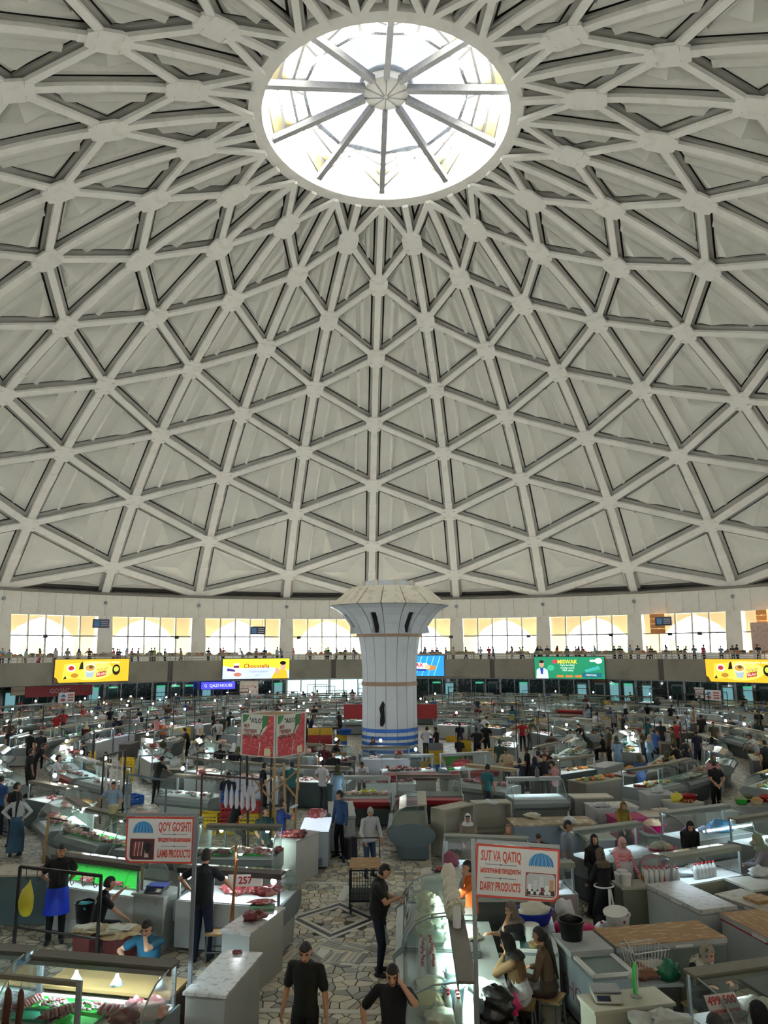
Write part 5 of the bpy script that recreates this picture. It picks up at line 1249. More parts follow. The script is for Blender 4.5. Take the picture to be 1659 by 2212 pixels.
put(MEATM[1], 'minced_meat', (p.x, p.y, 1.03), 'heap of mince on the tray at the bend of the curved row', 'meat', None, 0, (1.2, 1.6, 1.4)); box_counter((p.x-.05, p.y+.3, 0), -.7, 1.3, .6, 1.0, 'low counter at the bend of the curved row')
# ---------- white chests on the left side of the aisle
c, rz, w, d = quad_counter(((597, 1810), (650, 1818), (680, 1795), (632, 1790)), 1.0, '')
box_counter(c, rz, .66, 1.0, 1.0, 'scuffed white block counter with sliced beef on top', top=STW, body=mat('d4d6d0', .5, spots='9c9a8e', spot_amt=.5, spot_scale=3))
for i in range(6): put(MEATM[i % 3], 'beef_slice', c+Vector((-.16+.16*(i % 3), -.25+.28*(i//3), 1.0)), 'sliced dark beef on the scuffed white block counter', 'meat', 'beef on the block counter', i, (.8, 1.0, .9))
p1 = Vector((-1.40, -18.55, 0)); keep(p1, .8); freezer(p1, PI/2+.05, 1.3, .7, .95, 'pale blue chest with a lit glass top beside the man in denim', body=mat('b9c6d2', .45), lid=mat('c9dcf0', .3, emit='dfeeff', estr=.6))
put(MEATM[1], 'beef_round', p1+Vector((-.05, .45, 1.0)), 'round pink beef joint on the pale blue chest', 'meat', None, .5, (1.3, 1.6, 2.2)); scale_thing(p1+Vector((.1, .75, .99)), 1.7, 'dark scale on the pale blue chest', body=DGREY)
p1 = Vector((-.92, -16.7, 0)); keep(p1, .9); fz = freezer(p1, PI/2+.12, 2.0, .72, .95, 'white chest freezer with a dark crown drawn on its side')
cw = MB()
for k in range(5): x = -.2+k*.1; cw.bar((x, 0, 0), (x-.04+.02*k, 0, .2), .02, .006); cw.blob((x-.04+.02*k, 0, .22), (.02, .006, .02), 0, 0, nu=6, nv=4)
cw.bar((-.22, 0, 0), (.22, 0, 0), .03, .006); cw.bar((-.2, 0, -.06), (.2, 0, -.06), .02, .006); q = cw.build('crown_mark', [mat('3a3438', .6)], fz); q.location = (-.45, -.364, .5)

# ---------- the cart in the aisle
p = at(790, 1965, 0); keep(p, .6); o = thing('goods_cart', 'dark wire goods cart with a cardboard lid in the aisle', 'cart', (p.x-.02, p.y+.15, 0), .05); CARTM = mat('1d2320', .5, .4)
mb = MB()
for z in (.25, .85): mb.bar((-.32, -.42, z), (.32, -.42, z), .03, .03); mb.bar((-.32, .42, z), (.32, .42, z), .03, .03); mb.bar((-.32, -.42, z), (-.32, .42, z), .03, .03); mb.bar((.32, -.42, z), (.32, .42, z), .03, .03)
for sx in (-1, 1):
    for sy in (-1, 1): mb.bar((sx*.32, sy*.42, .1), (sx*.32, sy*.42, .86), .03, .03)
mb.build('frame', [CARTM], o)
mb = MB()
for k in range(11):
    x = -.3+k*.06
    for y in (-.42, .42): mb.bar((x, y, .25), (x, y, .85), .008, .008)
for k in range(13):
    y = -.4+k*.066
    for x in (-.32, .32): mb.bar((x, y, .25), (x, y, .85), .008, .008)
for z in (.4, .55, .7):
    for y in (-.42, .42): mb.bar((-.32, y, z), (.32, y, z), .008, .008)
    for x in (-.32, .32): mb.bar((x, -.42, z), (x, .42, z), .008, .008)
mb.build('wire_side', [CARTM], o)
mb = MB(); mb.box((0, 0, .26), (.62, .82, .015)); mb.build('floor_board', [CARTM], o); mb = MB(); mb.box((0, .05, .875), (.66, .8, .02)); mb.build('cardboard_lid', [CARD], o)
mb = MB(); mb.tube([(-.32, .42, .85), (-.32, .62, 1.25), (.32, .62, 1.25), (.32, .42, .85)], .015, 8); mb.build('push_bar', [CARTM], o)
for sx in (-1, 1):
    for sy in (-1, 1): mb = MB(); mb.lathe([(.0, -.02), (.08, -.02), (.08, .02), (0, .02)], 14, M=TR(sx*.3, sy*.38, .08) @ Matrix.Rotation(PI/2, 4, 'Y'), cap0=False, cap1=False); mb.build('wheel', [DGREY], o)
p = at(757, 1865, 0); o = thing('shopping_trolley', 'small two-wheeled shopping trolley with a dark bag', 'trolley', p, .5)
mb = MB(); mb.box((0, 0, .38), (.3, .24, .5), taper=.9); mb.build('bag', [mat('2a2630', .8, var=.2, bump=.4)], o); mb = MB(); mb.tube([(-.1, .13, .1), (-.1, .2, .95), (.1, .2, .95), (.1, .13, .1)], .012, 6); mb.build('handle', [STEELB], o)
for s in (-1, 1): mb = MB(); mb.lathe([(0, -.015), (.09, -.015), (.09, .015), (0, .015)], 14, M=TR(s*.16, .1, .09) @ Matrix.Rotation(PI/2, 4, 'Y'), cap0=False, cap1=False); mb.build('wheel', [DGREY], o)
# ---------- dairy side: the row of cases along the aisle
GL2 = glow('e0fff2', 140)
for i, (y0, y1, lb) in enumerate(((-24.35, -26.5, 'lit dairy case with bags of curd and curd heads on its shelf'), (-26.56, -28.95, 'lit dairy case full of red-capped milk bottles'))):
    loc = Vector((1.49+.02*i, (y0+y1)/2, 0)); keep(loc, 1.1); rz = -PI/2; l = abs(y1-y0)-.06
    case(loc, rz, l, lb, base=mat('b9c4bd', .45), nose=mat('c9d2cc', .4), ends=mat('8c9a94', .4), shelf=mat('6f6b5f', .55), lamp=GL2)
    if i == 0:
        for k in range(8): x = -.9+k*.25; put(bag_mesh(mat('e9ecd6', .35, var=.06, bump=.5, bscale=12) if k % 2 else mat('dfe6b4', .35, var=.06, bump=.5, bscale=12), (.17, .15, .13), k), 'bag_of_curd', local(loc, rz, x, -.14+.12*(k % 2), .872), 'clear bag of pale curd in the dairy case' if k % 2 else 'yellow-tinted bag of curd in the dairy case', 'bag', 'curd bags %d' % (k % 2), k*.7, 1.0)
        for k, (a, b_, lb2) in enumerate(((945, 1893, 'tall white curd head at the far end of the dairy shelf'), (943, 1915, 'white curd head second from the far end of the dairy shelf'), (946, 1935, 'white curd head in the middle of the dairy shelf'), (948, 1952, 'white curd head beside the bag of curd balls'))):
            q = at(a, b_, 1.52); put(bag_mesh(CURD, (.13, .13, .13), k+3, False, .14), 'cheese_ball', (1.74, q.y, 1.413), lb2, 'curd', None, k, (1, 1, 1.45 if k == 0 else 1.15))
        q = at(953, 1975, 1.5); mb = MB(); rq = np.random.RandomState(4)
        for k in range(70): u = rq.normal(size=3); u /= np.linalg.norm(u); mb.blob((u[0]*.13, u[1]*.13, .15+u[2]*.14), (.026, .026, .026), 0, 0, nu=7, nv=5)
        mb.blob((0, 0, .15), (.12, .12, .13), 0, 0); q = mb.build('bag_of_curd_balls', [mat('d9d2b6', .5, var=.08)], None, smooth=True, loc=(1.74, q.y, 1.413)); tag(q, 'net bag of round dried curd balls on the dairy shelf', 'bag')
        for t_, y_ in (('38 SUT', -24.95), ('38 M', -25.9)):
            o = thing('price_card', 'white price card with large digits on the dairy case glass', 'sign', (1.02, y_, 1.14), -PI/2, 'price cards on the dairy glass'); o.rotation_euler = (-.45, 0, -PI/2); mb = MB(); mb.box((0, 0, 0), (.42, .008, .2)); mb.build('card', [PLW], o); text(t_, .15, DGREY, o, TR(0, -.006, 0) @ Matrix.Rotation(PI/2, 4, 'X'))
    else:
        for k in range(22): bottle(local(loc, rz, -1.02+(k % 11)*.105+rnd.uniform(-.01, .01), -.26+(k//11)*.13+rnd.uniform(-.02, .02), .872), 'red-capped milk bottle in the lit dairy case', 'milk bottles in the dairy case')
        for k in range(5): bottle(local(loc, rz, .78+(k % 3)*.1, .16-(k//3)*.12, .872), 'red-capped milk bottle by the dairy sign pole', 'milk bottles by the sign pole')
        tub(local(loc, rz, .3, -.18, .872), 'wide bowl of cream cheese behind the milk bottles', mat('dfe9df', .4), mat('eef2d6', .5), s=.75, heap=.08); tub(local(loc, rz, .75, -.2, .872), 'wide bowl of butter curls at the end of the dairy case', mat('dfe9df', .4), mat('f1eec0', .5, bump=.6), s=.75, heap=.12)
        bucket(local(loc, rz, .62, .12, .872), 'pale blue tub of yoghurt with a blue ladle', mat('a8d4e8', .4), fill=PLW, s=.9); bucket(local(loc, rz, .1, .14, .872), 'blue-rimmed yoghurt pail behind the milk bottles', mat('cfe4ee', .4), fill=PLW, s=.8)
        put(bag_mesh(CURD, (.14, .12, .16), 9, False), 'curd_sack', (1.74, -26.75, 1.413), 'cream cloth sack of curd standing on the dairy shelf', 'sack', None, .4, 1.0); mb = MB(); mb.lathe([(0, 0), (.06, 0), (.06, .26), (.05, .28), (0, .28)], 12, cap0=False, cap1=False); q = mb.build('canister', [PLW], None, sharp=40, loc=(1.76, -27.15, 1.413)); tag(q, 'slim white canister beside the curd sack', 'canister')
        put(bag_mesh(mat('e6ead8', .4, bump=.6), (.2, .18, .1), 5), 'bag_of_curd', local(loc, rz, .98, -.1, .872), 'open plastic bag at the near end of the dairy case', 'bag')
# vendor worktop behind the dairy case with papers, scales and bags
box_counter((2.16, -27.0, 0), PI/2, 3.2, .40, .9, 'long grey vendor worktop behind the dairy cases', top=mat('7d7f7c', .5, var=.1), body=mat('5d605d', .6))
scale_thing((2.02, -25.2, .9), -PI/2-.1, 'white scale with dark display beside the woman in orange', body=PLW); scale_thing((1.95, -26.75, .9), -PI/2, 'low black scale on the dairy worktop', body=DGREY, plate=DGREY)
for i, (x, y, m_, r, lb) in enumerate(((2.02, -26.1, mat('d9cfb8', .6, bump=.6), (.16, .2, .05), 'crumpled cream wrapping paper on the dairy worktop'), (2.08, -28.0, WBAG, (.14, .3, .09), 'rolled white plastic bag on the dairy worktop'), (2.12, -28.75, BLKB, (.26, .24, .2), 'black and pink plastic bags at the end of the worktop'), (1.98, -25.7, mat('e9e9e4', .6, bump=.4), (.2, .16, .02), 'folded blue-printed white bag on the dairy worktop'))):
    put(bag_mesh(m_, r, i+20, i == 2), 'plastic_bag' if i else 'wrapping_paper', (x, y, .9), lb, 'bag' if i else 'paper', None, i)
put(bag_mesh(PINKB, (.16, .14, .12), 31), 'plastic_bag', (2.3, -28.6, .92), 'magenta bag tucked behind the black bags on the worktop', 'bag')
# counter behind the woman in orange, blue tubs of curd
p = at(1080, 1915, 1.0); keep(p, 1.3); box_counter((2.62, -23.98, 0), .03, 2.0, .5, .9, 'grey counter carrying the blue tubs of curd', top=mat('8f8b80', .6), body=mat('3a3a38', .7))
for px, py, lb, sx, sz in ((1072, 1937, 'round blue tub of curd with a spoon, behind the dairy sign', 1.05, .72), (1022, 1925, 'blue tub of curd beside the woman in orange', 1.05, .72)):
    q = at(px, py, 1.0); tub((q.x, -23.98, .9), lb, mat('1f62c4', .35), mat('e6d6b2', .7, bump=.5), sx, .95, s=sz)
q = at(985, 1925, 1.0); bucket((q.x-.05, -23.98, .9), 'white pail heaped with curd next to the blue tubs', PLW, fill=mat('e6d6b2', .7), s=.85)
q = at(958, 1880, 1.0); box_counter((q.x-.05, q.y-.2, 0), .1, .75, .6, 1.0, 'square grey counter end with a paper plate of red pieces', top=mat('cfccc0', .5), body=mat('b3b5ac', .5, spots='7f7d72', spot_amt=.4)); keep(q, .6)
put(TRAYM['black'], 'paper_plate', (q.x-.05, q.y-.1, 1.0), 'paper plate of red pieces on the square counter end', 'plate', None, .3, .7); put(MEATM[0], 'red_pieces', (q.x-.05, q.y-.1, 1.02), 'red chopped pieces on the paper plate', 'food', None, .3, .7)
# chest freezers of the right foreground
freezer((3.06, -25.95, 0), -PI/2-.1, 1.35, .64, .92, 'old white chest freezer with a tub of whey and a trash pail in front', glass_part=True, body=mat('cfcfc6', .5, spots='8b8a7e', spot_amt=.4, spot_scale=2)); keep((3.06, -25.95), .9)
o = tub((*at(1152, 1985, 1.05)[:2], .97), 'deep blue oval tub heaped with bagged curd', mat('1b2f9a', .35), CURD, 1.1, .85, rz=.2)
bucket((2.98, -26.2, .9), 'tall white lidded pail on the old chest freezer', PLW, lid=PLW, s=.72, handle=False); put(lathe_thing('jar', [(0, 0), (.07, 0), (.075, .1), (.06, .11), (0, .11)], mat('c9c3a4', .3)), 'glass_jar', (3.17, -26.3, .9), 'small glass jar beside the white lidded pail', 'jar'); put(lathe_thing('bowl', [(0, 0), (.06, 0), (.09, .06), (.085, .06), (0, .01)], mat('b79a6a', .4)), 'bowl', (2.97, -26.45, .9), 'tiny brown bowl at the foot of the white pail', 'bowl')
put(bag_mesh(mat('2a9c4a', .4, bump=.5), (.1, .1, .1), 8), 'plastic_bag', (*at(1128, 1985, 1.0)[:2], .9), 'green plastic bag beside the deep blue tub', 'bag'); put(bag_mesh(BLKB, (.09, .09, .12), 9), 'plastic_bag', (*at(1134, 1995, 1.0)[:2], .9), 'small black bag beside the deep blue tub', 'bag')
fz = freezer((3.80, -26.72, 0), -PI/2+.2, 1.45, .66, .92, 'long grey-blue chest freezer with a sliding glass top and red lettering', glass_part=True, body=mat('a9b4bd', .5, var=.05)); keep((3.8, -26.72), .9)
mt = TR(-.02, -.334, .42) @ Matrix.Rotation(PI/2, 4, 'X'); text('EHO', .36, mat('9a3a4a', .6), fz, mt, 'lettering', bold=-.008, sx=1.0)
bk_ = bucket((*at(1235, 2030, .95)[:2], .96), 'squat black bucket on the grey-blue freezer lid', mat('0c0c0e', .4, var=0), s=(1.05)); bk_.scale = (1.25, 1.25, .95)
freezer((5.03, -25.98, 0), .23, 1.86, .74, .92, 'wide chest freezer covered with taped brown cardboard', cardboard=True, body=mat('6e7a72', .5)); keep((4.95, -26), 1.0)
freezer((6.17, -24.2, 0), -PI/2+.32, 1.5, .74, .97, 'tall dirty white chest freezer with a stained lid', lid=mat('c9c8bf', .5, spots='5e5d52', spot_amt=.6, spot_scale=10)); keep((6.17, -24.2), 1.0)
freezer((6.95, -25.75, 0), .25-PI/2, 1.6, .78, .93, 'white chest freezer with red trim and cardboard cover', cardboard=True, trim=RED); keep((6.95, -25.7), 1.0)
freezer((*at(1640, 1948, .9)[:2], 0), -PI/2+.5, 1.3, .7, .88, 'low freezer under crumpled grey newspaper', lid=mat('b9b3a4', .8, spots='6b655a', spot_amt=.7, spot_scale=7, bump=.8, bscale=8)); keep(at(1600, 1960, .9), 1.0)
mb = MB(); mb.box((0, 0, .03), (.42, .34, .06)); q = mb.build('cardboard_sheet', [CARD], None, loc=(*at(1640, 1940, .95)[:2], .90), rz=.4); tag(q, 'flat cardboard piece lying on the newspaper-covered freezer', 'cardboard')
# things on and around the freezers
p = at(1240, 1995, .95); o = tub((p.x, p.y, .62), 'pink tub under a big magenta plastic bag', mat('d8a0b0', .4), None, 1.15, 1.0, s=1.1); put(bag_mesh(PINKB, (.33, .27, .2), 33, False), 'plastic_bag', (p.x, p.y, .67), 'big glossy magenta plastic bag on the pink tub', 'bag'); put(bag_mesh(WBAG, (.15, .13, .15), 34, False), 'plastic_bag', (p.x-.1, p.y+.25, .98), 'white plastic bag behind the magenta bag', 'bag')
box_counter((p.x+.35, p.y+.1, 0), .1, 1.5, .6, .62, 'low dark bench under the pink tub and pails', top=mat('57544c', .7), body=mat('4a4842', .7)); keep(p, .9)
bucket((*at(1335, 2000, .8)[:2], .62), 'large white pail with a tilted lid and red rim', PLW, lid=None, s=1.25, fill=RED); q = at(1330, 1975, 1.0); mb = MB(); mb.lathe([(0, 0), (.2, 0), (.21, .02), (0, .03)], 20, cap0=False, cap1=False); q = mb.build('pail_lid', [PLW], None, loc=(q.x, q.y, 1.03)); q.rotation_euler = (.15, -.12, 0); tag(q, 'round white lid lying tilted on the large pail', 'lid')
put(bag_mesh(WBAG, (.2, .17, .1), 35, False), 'plastic_bag', (*at(1310, 2005, .7)[:2], .62), 'crumpled white bag beside the large white pail', 'bag'); bottle((4.28, -25.36, .62), 'single red-capped bottle beside the large white pail', None)
bucket((*at(1185, 2190, .2)[:2], 0), 'grey trash pail with paper strips on the floor', mat('b5b6a6', .5), s=1.25, fill=mat('d8d4c2', .8, bump=.8))
c, rz, w, d = quad_counter(((1257, 2150), (1415, 2132), (1450, 2165), (1282, 2183)), 1.0, '')
box_counter(c, rz, w, d, 1.0, 'cream cabinet counter carrying scale and fan', top=mat('d9d6c2', .5, var=.05), body=mat('cfccb8', .55, var=.05)); scale_thing(c+Vector((-.25, -.0, 1.0)), rz-.25, 'large pale scale with blue display on the cream cabinet', body=mat('c9c8ba', .45))
p = c+Vector((.15, .05, 1.0)); o = thing('desk_fan', 'small fan with a green rim on the cream cabinet', 'fan', p, 1.2); mb = MB(); mb.lathe([(.07, 0), (.075, .02), (.02, .04), (.015, .08)], 14); mb.build('base', [mat('cfd0c4', .5)], o)
mb = MB(); ring = [(.16*math.cos(a), 0, .22+.16*math.sin(a)) for a in [2*PI*k/24 for k in range(25)]]; mb.tube(ring, .022, 8, cap=False); mb.build('rim', [mat('3fd85a', .4, var=0)], o)
mb = MB()
for k in range(16): a = PI*k/16; mb.bar((-.15*math.cos(a), -.03, .22-.15*math.sin(a)), (.15*math.cos(a), -.03, .22+.15*math.sin(a)), .004, .004)
mb.build('guard', [PLW], o)
mb = MB()
for k in range(4): a = k*PI/2; mb.add([(0, 0, .22), (.13*math.cos(a), .01, .22+.13*math.sin(a)), (.13*math.cos(a+.9), -.02, .22+.13*math.sin(a+.9))], [(0, 1, 2)])
mb.blob((0, .03, .22), (.05, .07, .05), 0, 0); mb.build('blade', [mat('cfd6cc', .4)], o)
put(bag_mesh(mat('cdd0cb', .35, var=.08, bump=.8, bscale=7), (.42, .26, .2), 41, False), 'sack', (at(1420, 2212, .9)[0], -29.0, .74), 'grey-white sack bulging in front of the cream cabinet', 'sack'); box_counter((at(1420, 2230, .7)[0], -29.05, 0), .1, .9, .5, .74, 'low stand under the grey-white sack', body=mat('55534b', .7)); 
for i, (px, py, m_, r, lb) in enumerate(((1395, 2105, mat('8a5c44', .8, bump=.6), (.24, .14, .1), 'brown cloth bundle behind the green fan'), (1340, 2115, mat('c9c7b6', .7, bump=.6), (.24, .2, .1), 'pale wrinkled sacks behind the green fan'), (1440, 2125, mat('1c6a48', .4, bump=.5), (.15, .13, .14), 'dark green bag against the case numbered 499-500'))):
    put(bag_mesh(m_, r, 50+i, False), 'cloth_bundle' if i < 2 else 'plastic_bag', ((4.4, 4.62, 4.8)[i], (-27.05, -26.92, -27.1)[i], .72), lb, 'cloth' if i < 2 else 'bag')
p = at(1400, 2110, .6); box_counter((4.58, -27.0, 0), .1, .66, .46, .72, 'low shelf of sacks behind the cream cabinet', body=mat('4d4a42', .8))
o = thing('wire_basket', 'white wire basket standing on the sacks', 'basket', (4.5, -26.95, .88), .35); mb = MB(); W2, D2, H2 = .3, .2, .22
for k in range(11): x = -W2+k*W2/5; mb.bar((x*.85, -D2*.85, 0), (x, -D2, H2), .007, .007); mb.bar((x*.85, D2*.85, 0), (x, D2, H2), .007, .007); mb.bar((x*.85, -D2*.85, 0), (x*.85, D2*.85, 0), .006, .006)
for k in range(6): y = -D2+k*D2/2.5; mb.bar((-W2*.85, y*.85, 0), (-W2, y, H2), .007, .007); mb.bar((W2*.85, y*.85, 0), (W2, y, H2), .007, .007)
mb.build('wire_body', [PLW], o); mb = MB(); mb.tube([(-W2, -D2, H2), (W2, -D2, H2), (W2, D2, H2), (-W2, D2, H2), (-W2, -D2, H2)], .008, 6); mb.build('rim', [PLW], o); mb = MB(); mb.tube([(-W2, -D2, H2), (-W2-.02, 0, H2+.14), (-W2, D2, H2)], .008, 6); mb.build('handle', [PLW], o)
c9, l9, r9, L9 = case_px((1478, 2092), (1690, 2062), 1.41, .38, 'dairy case with the card 499-500 on its glass', base=mat('7d7a62', .5), ends=mat('8a8766', .5), shelf=mat('6f6c5a', .55), lamp=TUBEW)
o = thing('number_card', 'white card with the red number 499-500', 'sign', local(l9, r9, -.74, -.30, 1.22), r9); o.rotation_euler = (-.62, 0, r9-.05); mb = MB(); mb.box((0, 0, 0), (.42, .008, .32)); mb.build('card', [mat('c9c9c6', .5)], o)
R_ = Matrix.Rotation(PI/2, 4, 'X'); text('499-500', .12, mat('a8182c', .5), o, TR(0, -.006, .09) @ R_, bold=.003, fit=.38); text('КАМОЛОВА МАСТУРА', .05, mat('a8182c', .5), o, TR(0, -.006, -.02) @ R_, bold=.001, fit=.38); text('ХУЛЛАЕВ МУКАДДАМ', .05, mat('5b2a30', .5), o, TR(0, -.006, -.12) @ R_, bold=.001, fit=.38)
mb = MB(); mb.box((0, -.0045, -.1), (.42, .001, .12)); mb.build('grey_band', [mat('8e8e8e', .5)], o)
for i, (x, y, m_, lb, s) in enumerate(((-.5, -.1, mat('7fb9c4', .4), 'teal box tub of cottage cheese in the 499-500 case', .7), (-.05, -.05, PLW, 'big white tub of cottage cheese in the 499-500 case', .95), (.42, .0, mat('3f6fd0', .4), 'blue-rimmed bowl of curd at the far side of the 499-500 case', .7))):
    tub(local(l9, r9, x, y, .872), lb, m_, mat('f3f5ea', .6, bump=.5), 1.0, .75, s=s, heap=.12)
for k in range(5): bottle(local(l9, r9, -.78+k*.13, -.30, .872), 'red-capped bottle at the front of the 499-500 case', 'bottles in the 499-500 case')
q = at(1470, 2075, .6); bucket((q.x, q.y-.25, 0), 'cream pail beside the woman in the patterned scarf', mat('b9b59c', .5), s=1.2, handle=False)
# ================================================================== MIDDLE DISTANCE: right-hand stalls, column surroundings
def obj_at(px, py, z=0.0): p = at(px, py, z); p.z = 0; return p
REDS = mat('8a1a22', .4, var=.05)
# refrigerated counters before the column
loc = Vector((-.34, -14.15, 0)); keep(loc, 1.1); case(loc, 0, 1.5, 'lit counter of white offal with a red stripe, beside the aisle', base=mat('54605f', .5), nose=REDS, slant=True, lamp=TUBE, shelf=STEELB)
for k in range(8): put(MEATM[3], 'offal_pack', local(loc, 0, -.6+k*.17, -.1+.1*(k % 2), .872), 'pale offal piece in the red-striped lit counter', 'meat', 'offal in the red-striped counter', k, (.8, 1.1, 1.1))
for k in range(2): put(bag_mesh(YBAG, (.15, .12, .08), k+60), 'plastic_bag', local(loc, 0, -.05+k*.25, -.02, .9), 'yellow bag lying on the offal', 'bag', 'yellow bags on the offal')
loc = Vector((1.65, -13.85, 0)); keep(loc, 1.3); case(loc, 0, 2.1, 'unlit dark counter with a red stripe standing before the column', base=mat('4a5453', .5), nose=REDS, slant=True, lamp=PLW, deck=mat('39423f', .4), shelf=mat('6d5a4e', .5), ends=mat('8fa3a6', .3))
loc = Vector((3.75, -12.1, 0)); keep(loc, 1.2); case(loc, -.62, 2.0, 'lit counter of pink bags with a broad grey end panel', base=mat('9aa19e', .5), nose=mat('8d9592', .4), ends=mat('9aa3a1', .4), slant=True, lamp=TUBE, shelf=mat('b39b6a', .5))
for k in range(9): put(MEATM[(k*3+1) % 12], 'meat_cut', local(loc, -.62, -.75+k*.18, -.12+.1*(k % 2), .872), 'pink meat piece in the counter with the broad end panel', 'meat', 'meat in the broad-ended counter', k, 1.0)
put(bag_mesh(PINKB, (.17, .13, .08), 61), 'plastic_bag', local(loc, -.62, -.35, .0, .9), 'hot pink bag in the counter with the broad end panel', 'bag')
# curved case turned side-on by the aisle, open shelves, slanted steel case
loc = Vector((1.12, -17.45, 0)); keep(loc, 1.2); o = case(loc, -PI/2, 1.9, 'empty curved case showing its oval grey end to the viewer', base=mat('5e6b70', .45), nose=mat('6b787c', .4), ends=mat('65747a', .4), deck=mat('8d8a70', .5), lamp=PLW, shelf=mat('a8a690', .5))
mb = MB(); n = 24; mb.prism([(.62*math.cos(2*PI*k/n)-.02, .30*math.sin(2*PI*k/n)) for k in range(n)], 0, .04, 0, TR(1.03, 0, .66) @ Matrix.Rotation(PI/2, 4, 'Z') @ Matrix.Rotation(PI/2, 4, 'X')); mb.build('oval_end', [mat('65747a', .35)], o)
def open_cabinet(loc, rz, w, d, h, label, m=None):
    m = m or mat('b9b6a4', .6, var=.08); o = thing('open_cabinet', label, 'cabinet', loc, rz); keep(loc, .9)
    for nm, c, s in (('top', (0, 0, h-.02), (w, d, .04)), ('side_panel', (-w/2+.02, 0, h/2-.02), (.04, d, h-.04)), ('side_panel', (w/2-.02, 0, h/2-.02), (.04, d, h-.04)), ('back_panel', (0, d/2-.015, h/2-.02), (w-.08, .03, h-.04)), ('shelf', (0, 0, .45), (w-.08, d-.04, .03))): mb = MB(); mb.box(c, s); mb.build(nm, [m], o)
    return o
a, b, c = at(958, 1750, 1.2), at(1025, 1736, 1.2), at(1106, 1733, 1.2)
for A, B, lb in ((a, b, 'beige open cabinet behind the woman in the white scarf'), (b, c, 'beige open cabinet with a dark glass front beside the steel case')):
    l_, r_, w_ = frame_of(A, B, -.25); open_cabinet(l_, r_, w_-.02, .5, 1.2, lb)
loc = obj_at(1165, 1790, 0); loc.y += .4; keep(loc, 1.1); case(loc, .12, 1.7, 'stainless steel case with a slanted bright glass, vendor side grey', base=STEELB, slant=True, lamp=TUBE, shelf=STEELB); mb = MB(); mb.lathe([(0, 0), (.07, 0), (.06, .22), (.03, .28), (.04, .32), (0, .33)], 12, cap0=False, cap1=False); q = mb.build('thermos', [mat('3a3d3c', .3)], None, sharp=40, loc=(loc.x+.1, loc.y+.2, 1.413)); tag(q, 'dark thermos flask on the stainless steel case', 'thermos')
# lit cases of the right
specs = [((962, 1800), (1140, 1806), 1, 'lit dairy case with magenta bags below the woman in the white scarf', STW), ((1108, 1868), (1240, 1864), -1, 'lit dairy case behind the dairy sign board', mat('a08c8c', .5)), ((1228, 1790), (1372, 1772), 1, 'lit empty glass case before the man in the grey shirt', mat('5f6468', .5)), ((1425, 1752), (1560, 1735), 1, 'blue-lit case with a big blue bag', mat('6a7880', .5)), ((1448, 1852), (1600, 1828), -1, 'lit case of cottage cheese before the woman in the checked coat', mat('a9a992', .5))]
RC = []
for a, b, f, lb, bm_ in specs:
    RC.append(case_px(a, b, 1.41, .38, lb, facing=f, base=bm_, lamp=glow('d8ecff', 45), shelf=mat('8e9488', .5)))
def on_case(i, x, y, z=.872): _, l, r, _L = RC[i]; return local(l, r, x, y, z)
for i, x, y, m_, r, lb in ((0, -.75, -.1, PINKB, (.17, .15, .16), 'tall magenta bag at the end of the white-scarf case'), (0, -.3, -.2, mat('e7c9d2', .5, bump=.4), (.2, .15, .09), 'magenta-lined bag of rice in the white-scarf case'), (0, .15, -.18, PINKB, (.17, .14, .08), 'flat magenta bag in the white-scarf case'), (1, .3, -.05, WBAG, (.25, .18, .12), 'bluish white bag in the case behind the dairy sign'), (1, -.25, -.05, WBAG, (.22, .18, .12), 'white bag of cheese in the case behind the dairy sign'), (2, .0, -.1, mat('cfdcdc', .5, bump=.5), (.2, .1, .06), 'white cloth in the empty glass case'), (3, .45, -.1, BBAG, (.3, .22, .16), 'big bright blue bag in the blue-lit case'), (3, -.05, -.05, mat('b4c8ec', .5, bump=.4), (.16, .14, .1), 'pale lilac bundle in the blue-lit case'), (3, -.5, .05, mat('b03a9a', .4, bump=.4), (.16, .13, .1), 'purple-pink bag in the blue-lit case'), (4, .2, -.1, mat('e9f6f4', .5, bump=.5), (.25, .16, .08), 'white cottage cheese mound in the checked-coat case'), (4, -.2, -.1, mat('e9f6f4', .5, bump=.5), (.22, .16, .1), 'large curd mound beside the milk bottles')):
    put(bag_mesh(m_, r, int(abs(x)*100)+i, False), 'plastic_bag' if 'bag' in lb else 'curd_mound' if 'mound' in lb else 'cloth', on_case(i, x, y), lb, 'bag' if 'bag' in lb else 'curd' if 'mound' in lb else 'cloth')
for k in range(6): bottle(on_case(4, -.35+k*.1, .2), 'red-capped bottle at the back of the checked-coat case', 'bottles in the checked-coat case')
for px, py, lb in ((1412, 1784, 'magenta bag of rice on a stand between two right-hand cases'), (1432, 1838, 'double magenta bag of rice beside the woman in black')):
    p = obj_at(px, py+25, .6); o = tub((p.x, p.y, .72), lb, PINKB, mat('dcc7a4', .8, bump=.5), 1.1, .8, s=.95, cat='bag', name='bag_of_rice'); box_counter((p.x, p.y, 0), .1, .55, .45, .72, 'small stand under a magenta bag of rice', body=mat('8d8a7c', .6), group='stands under rice bags'); keep(p, .5)
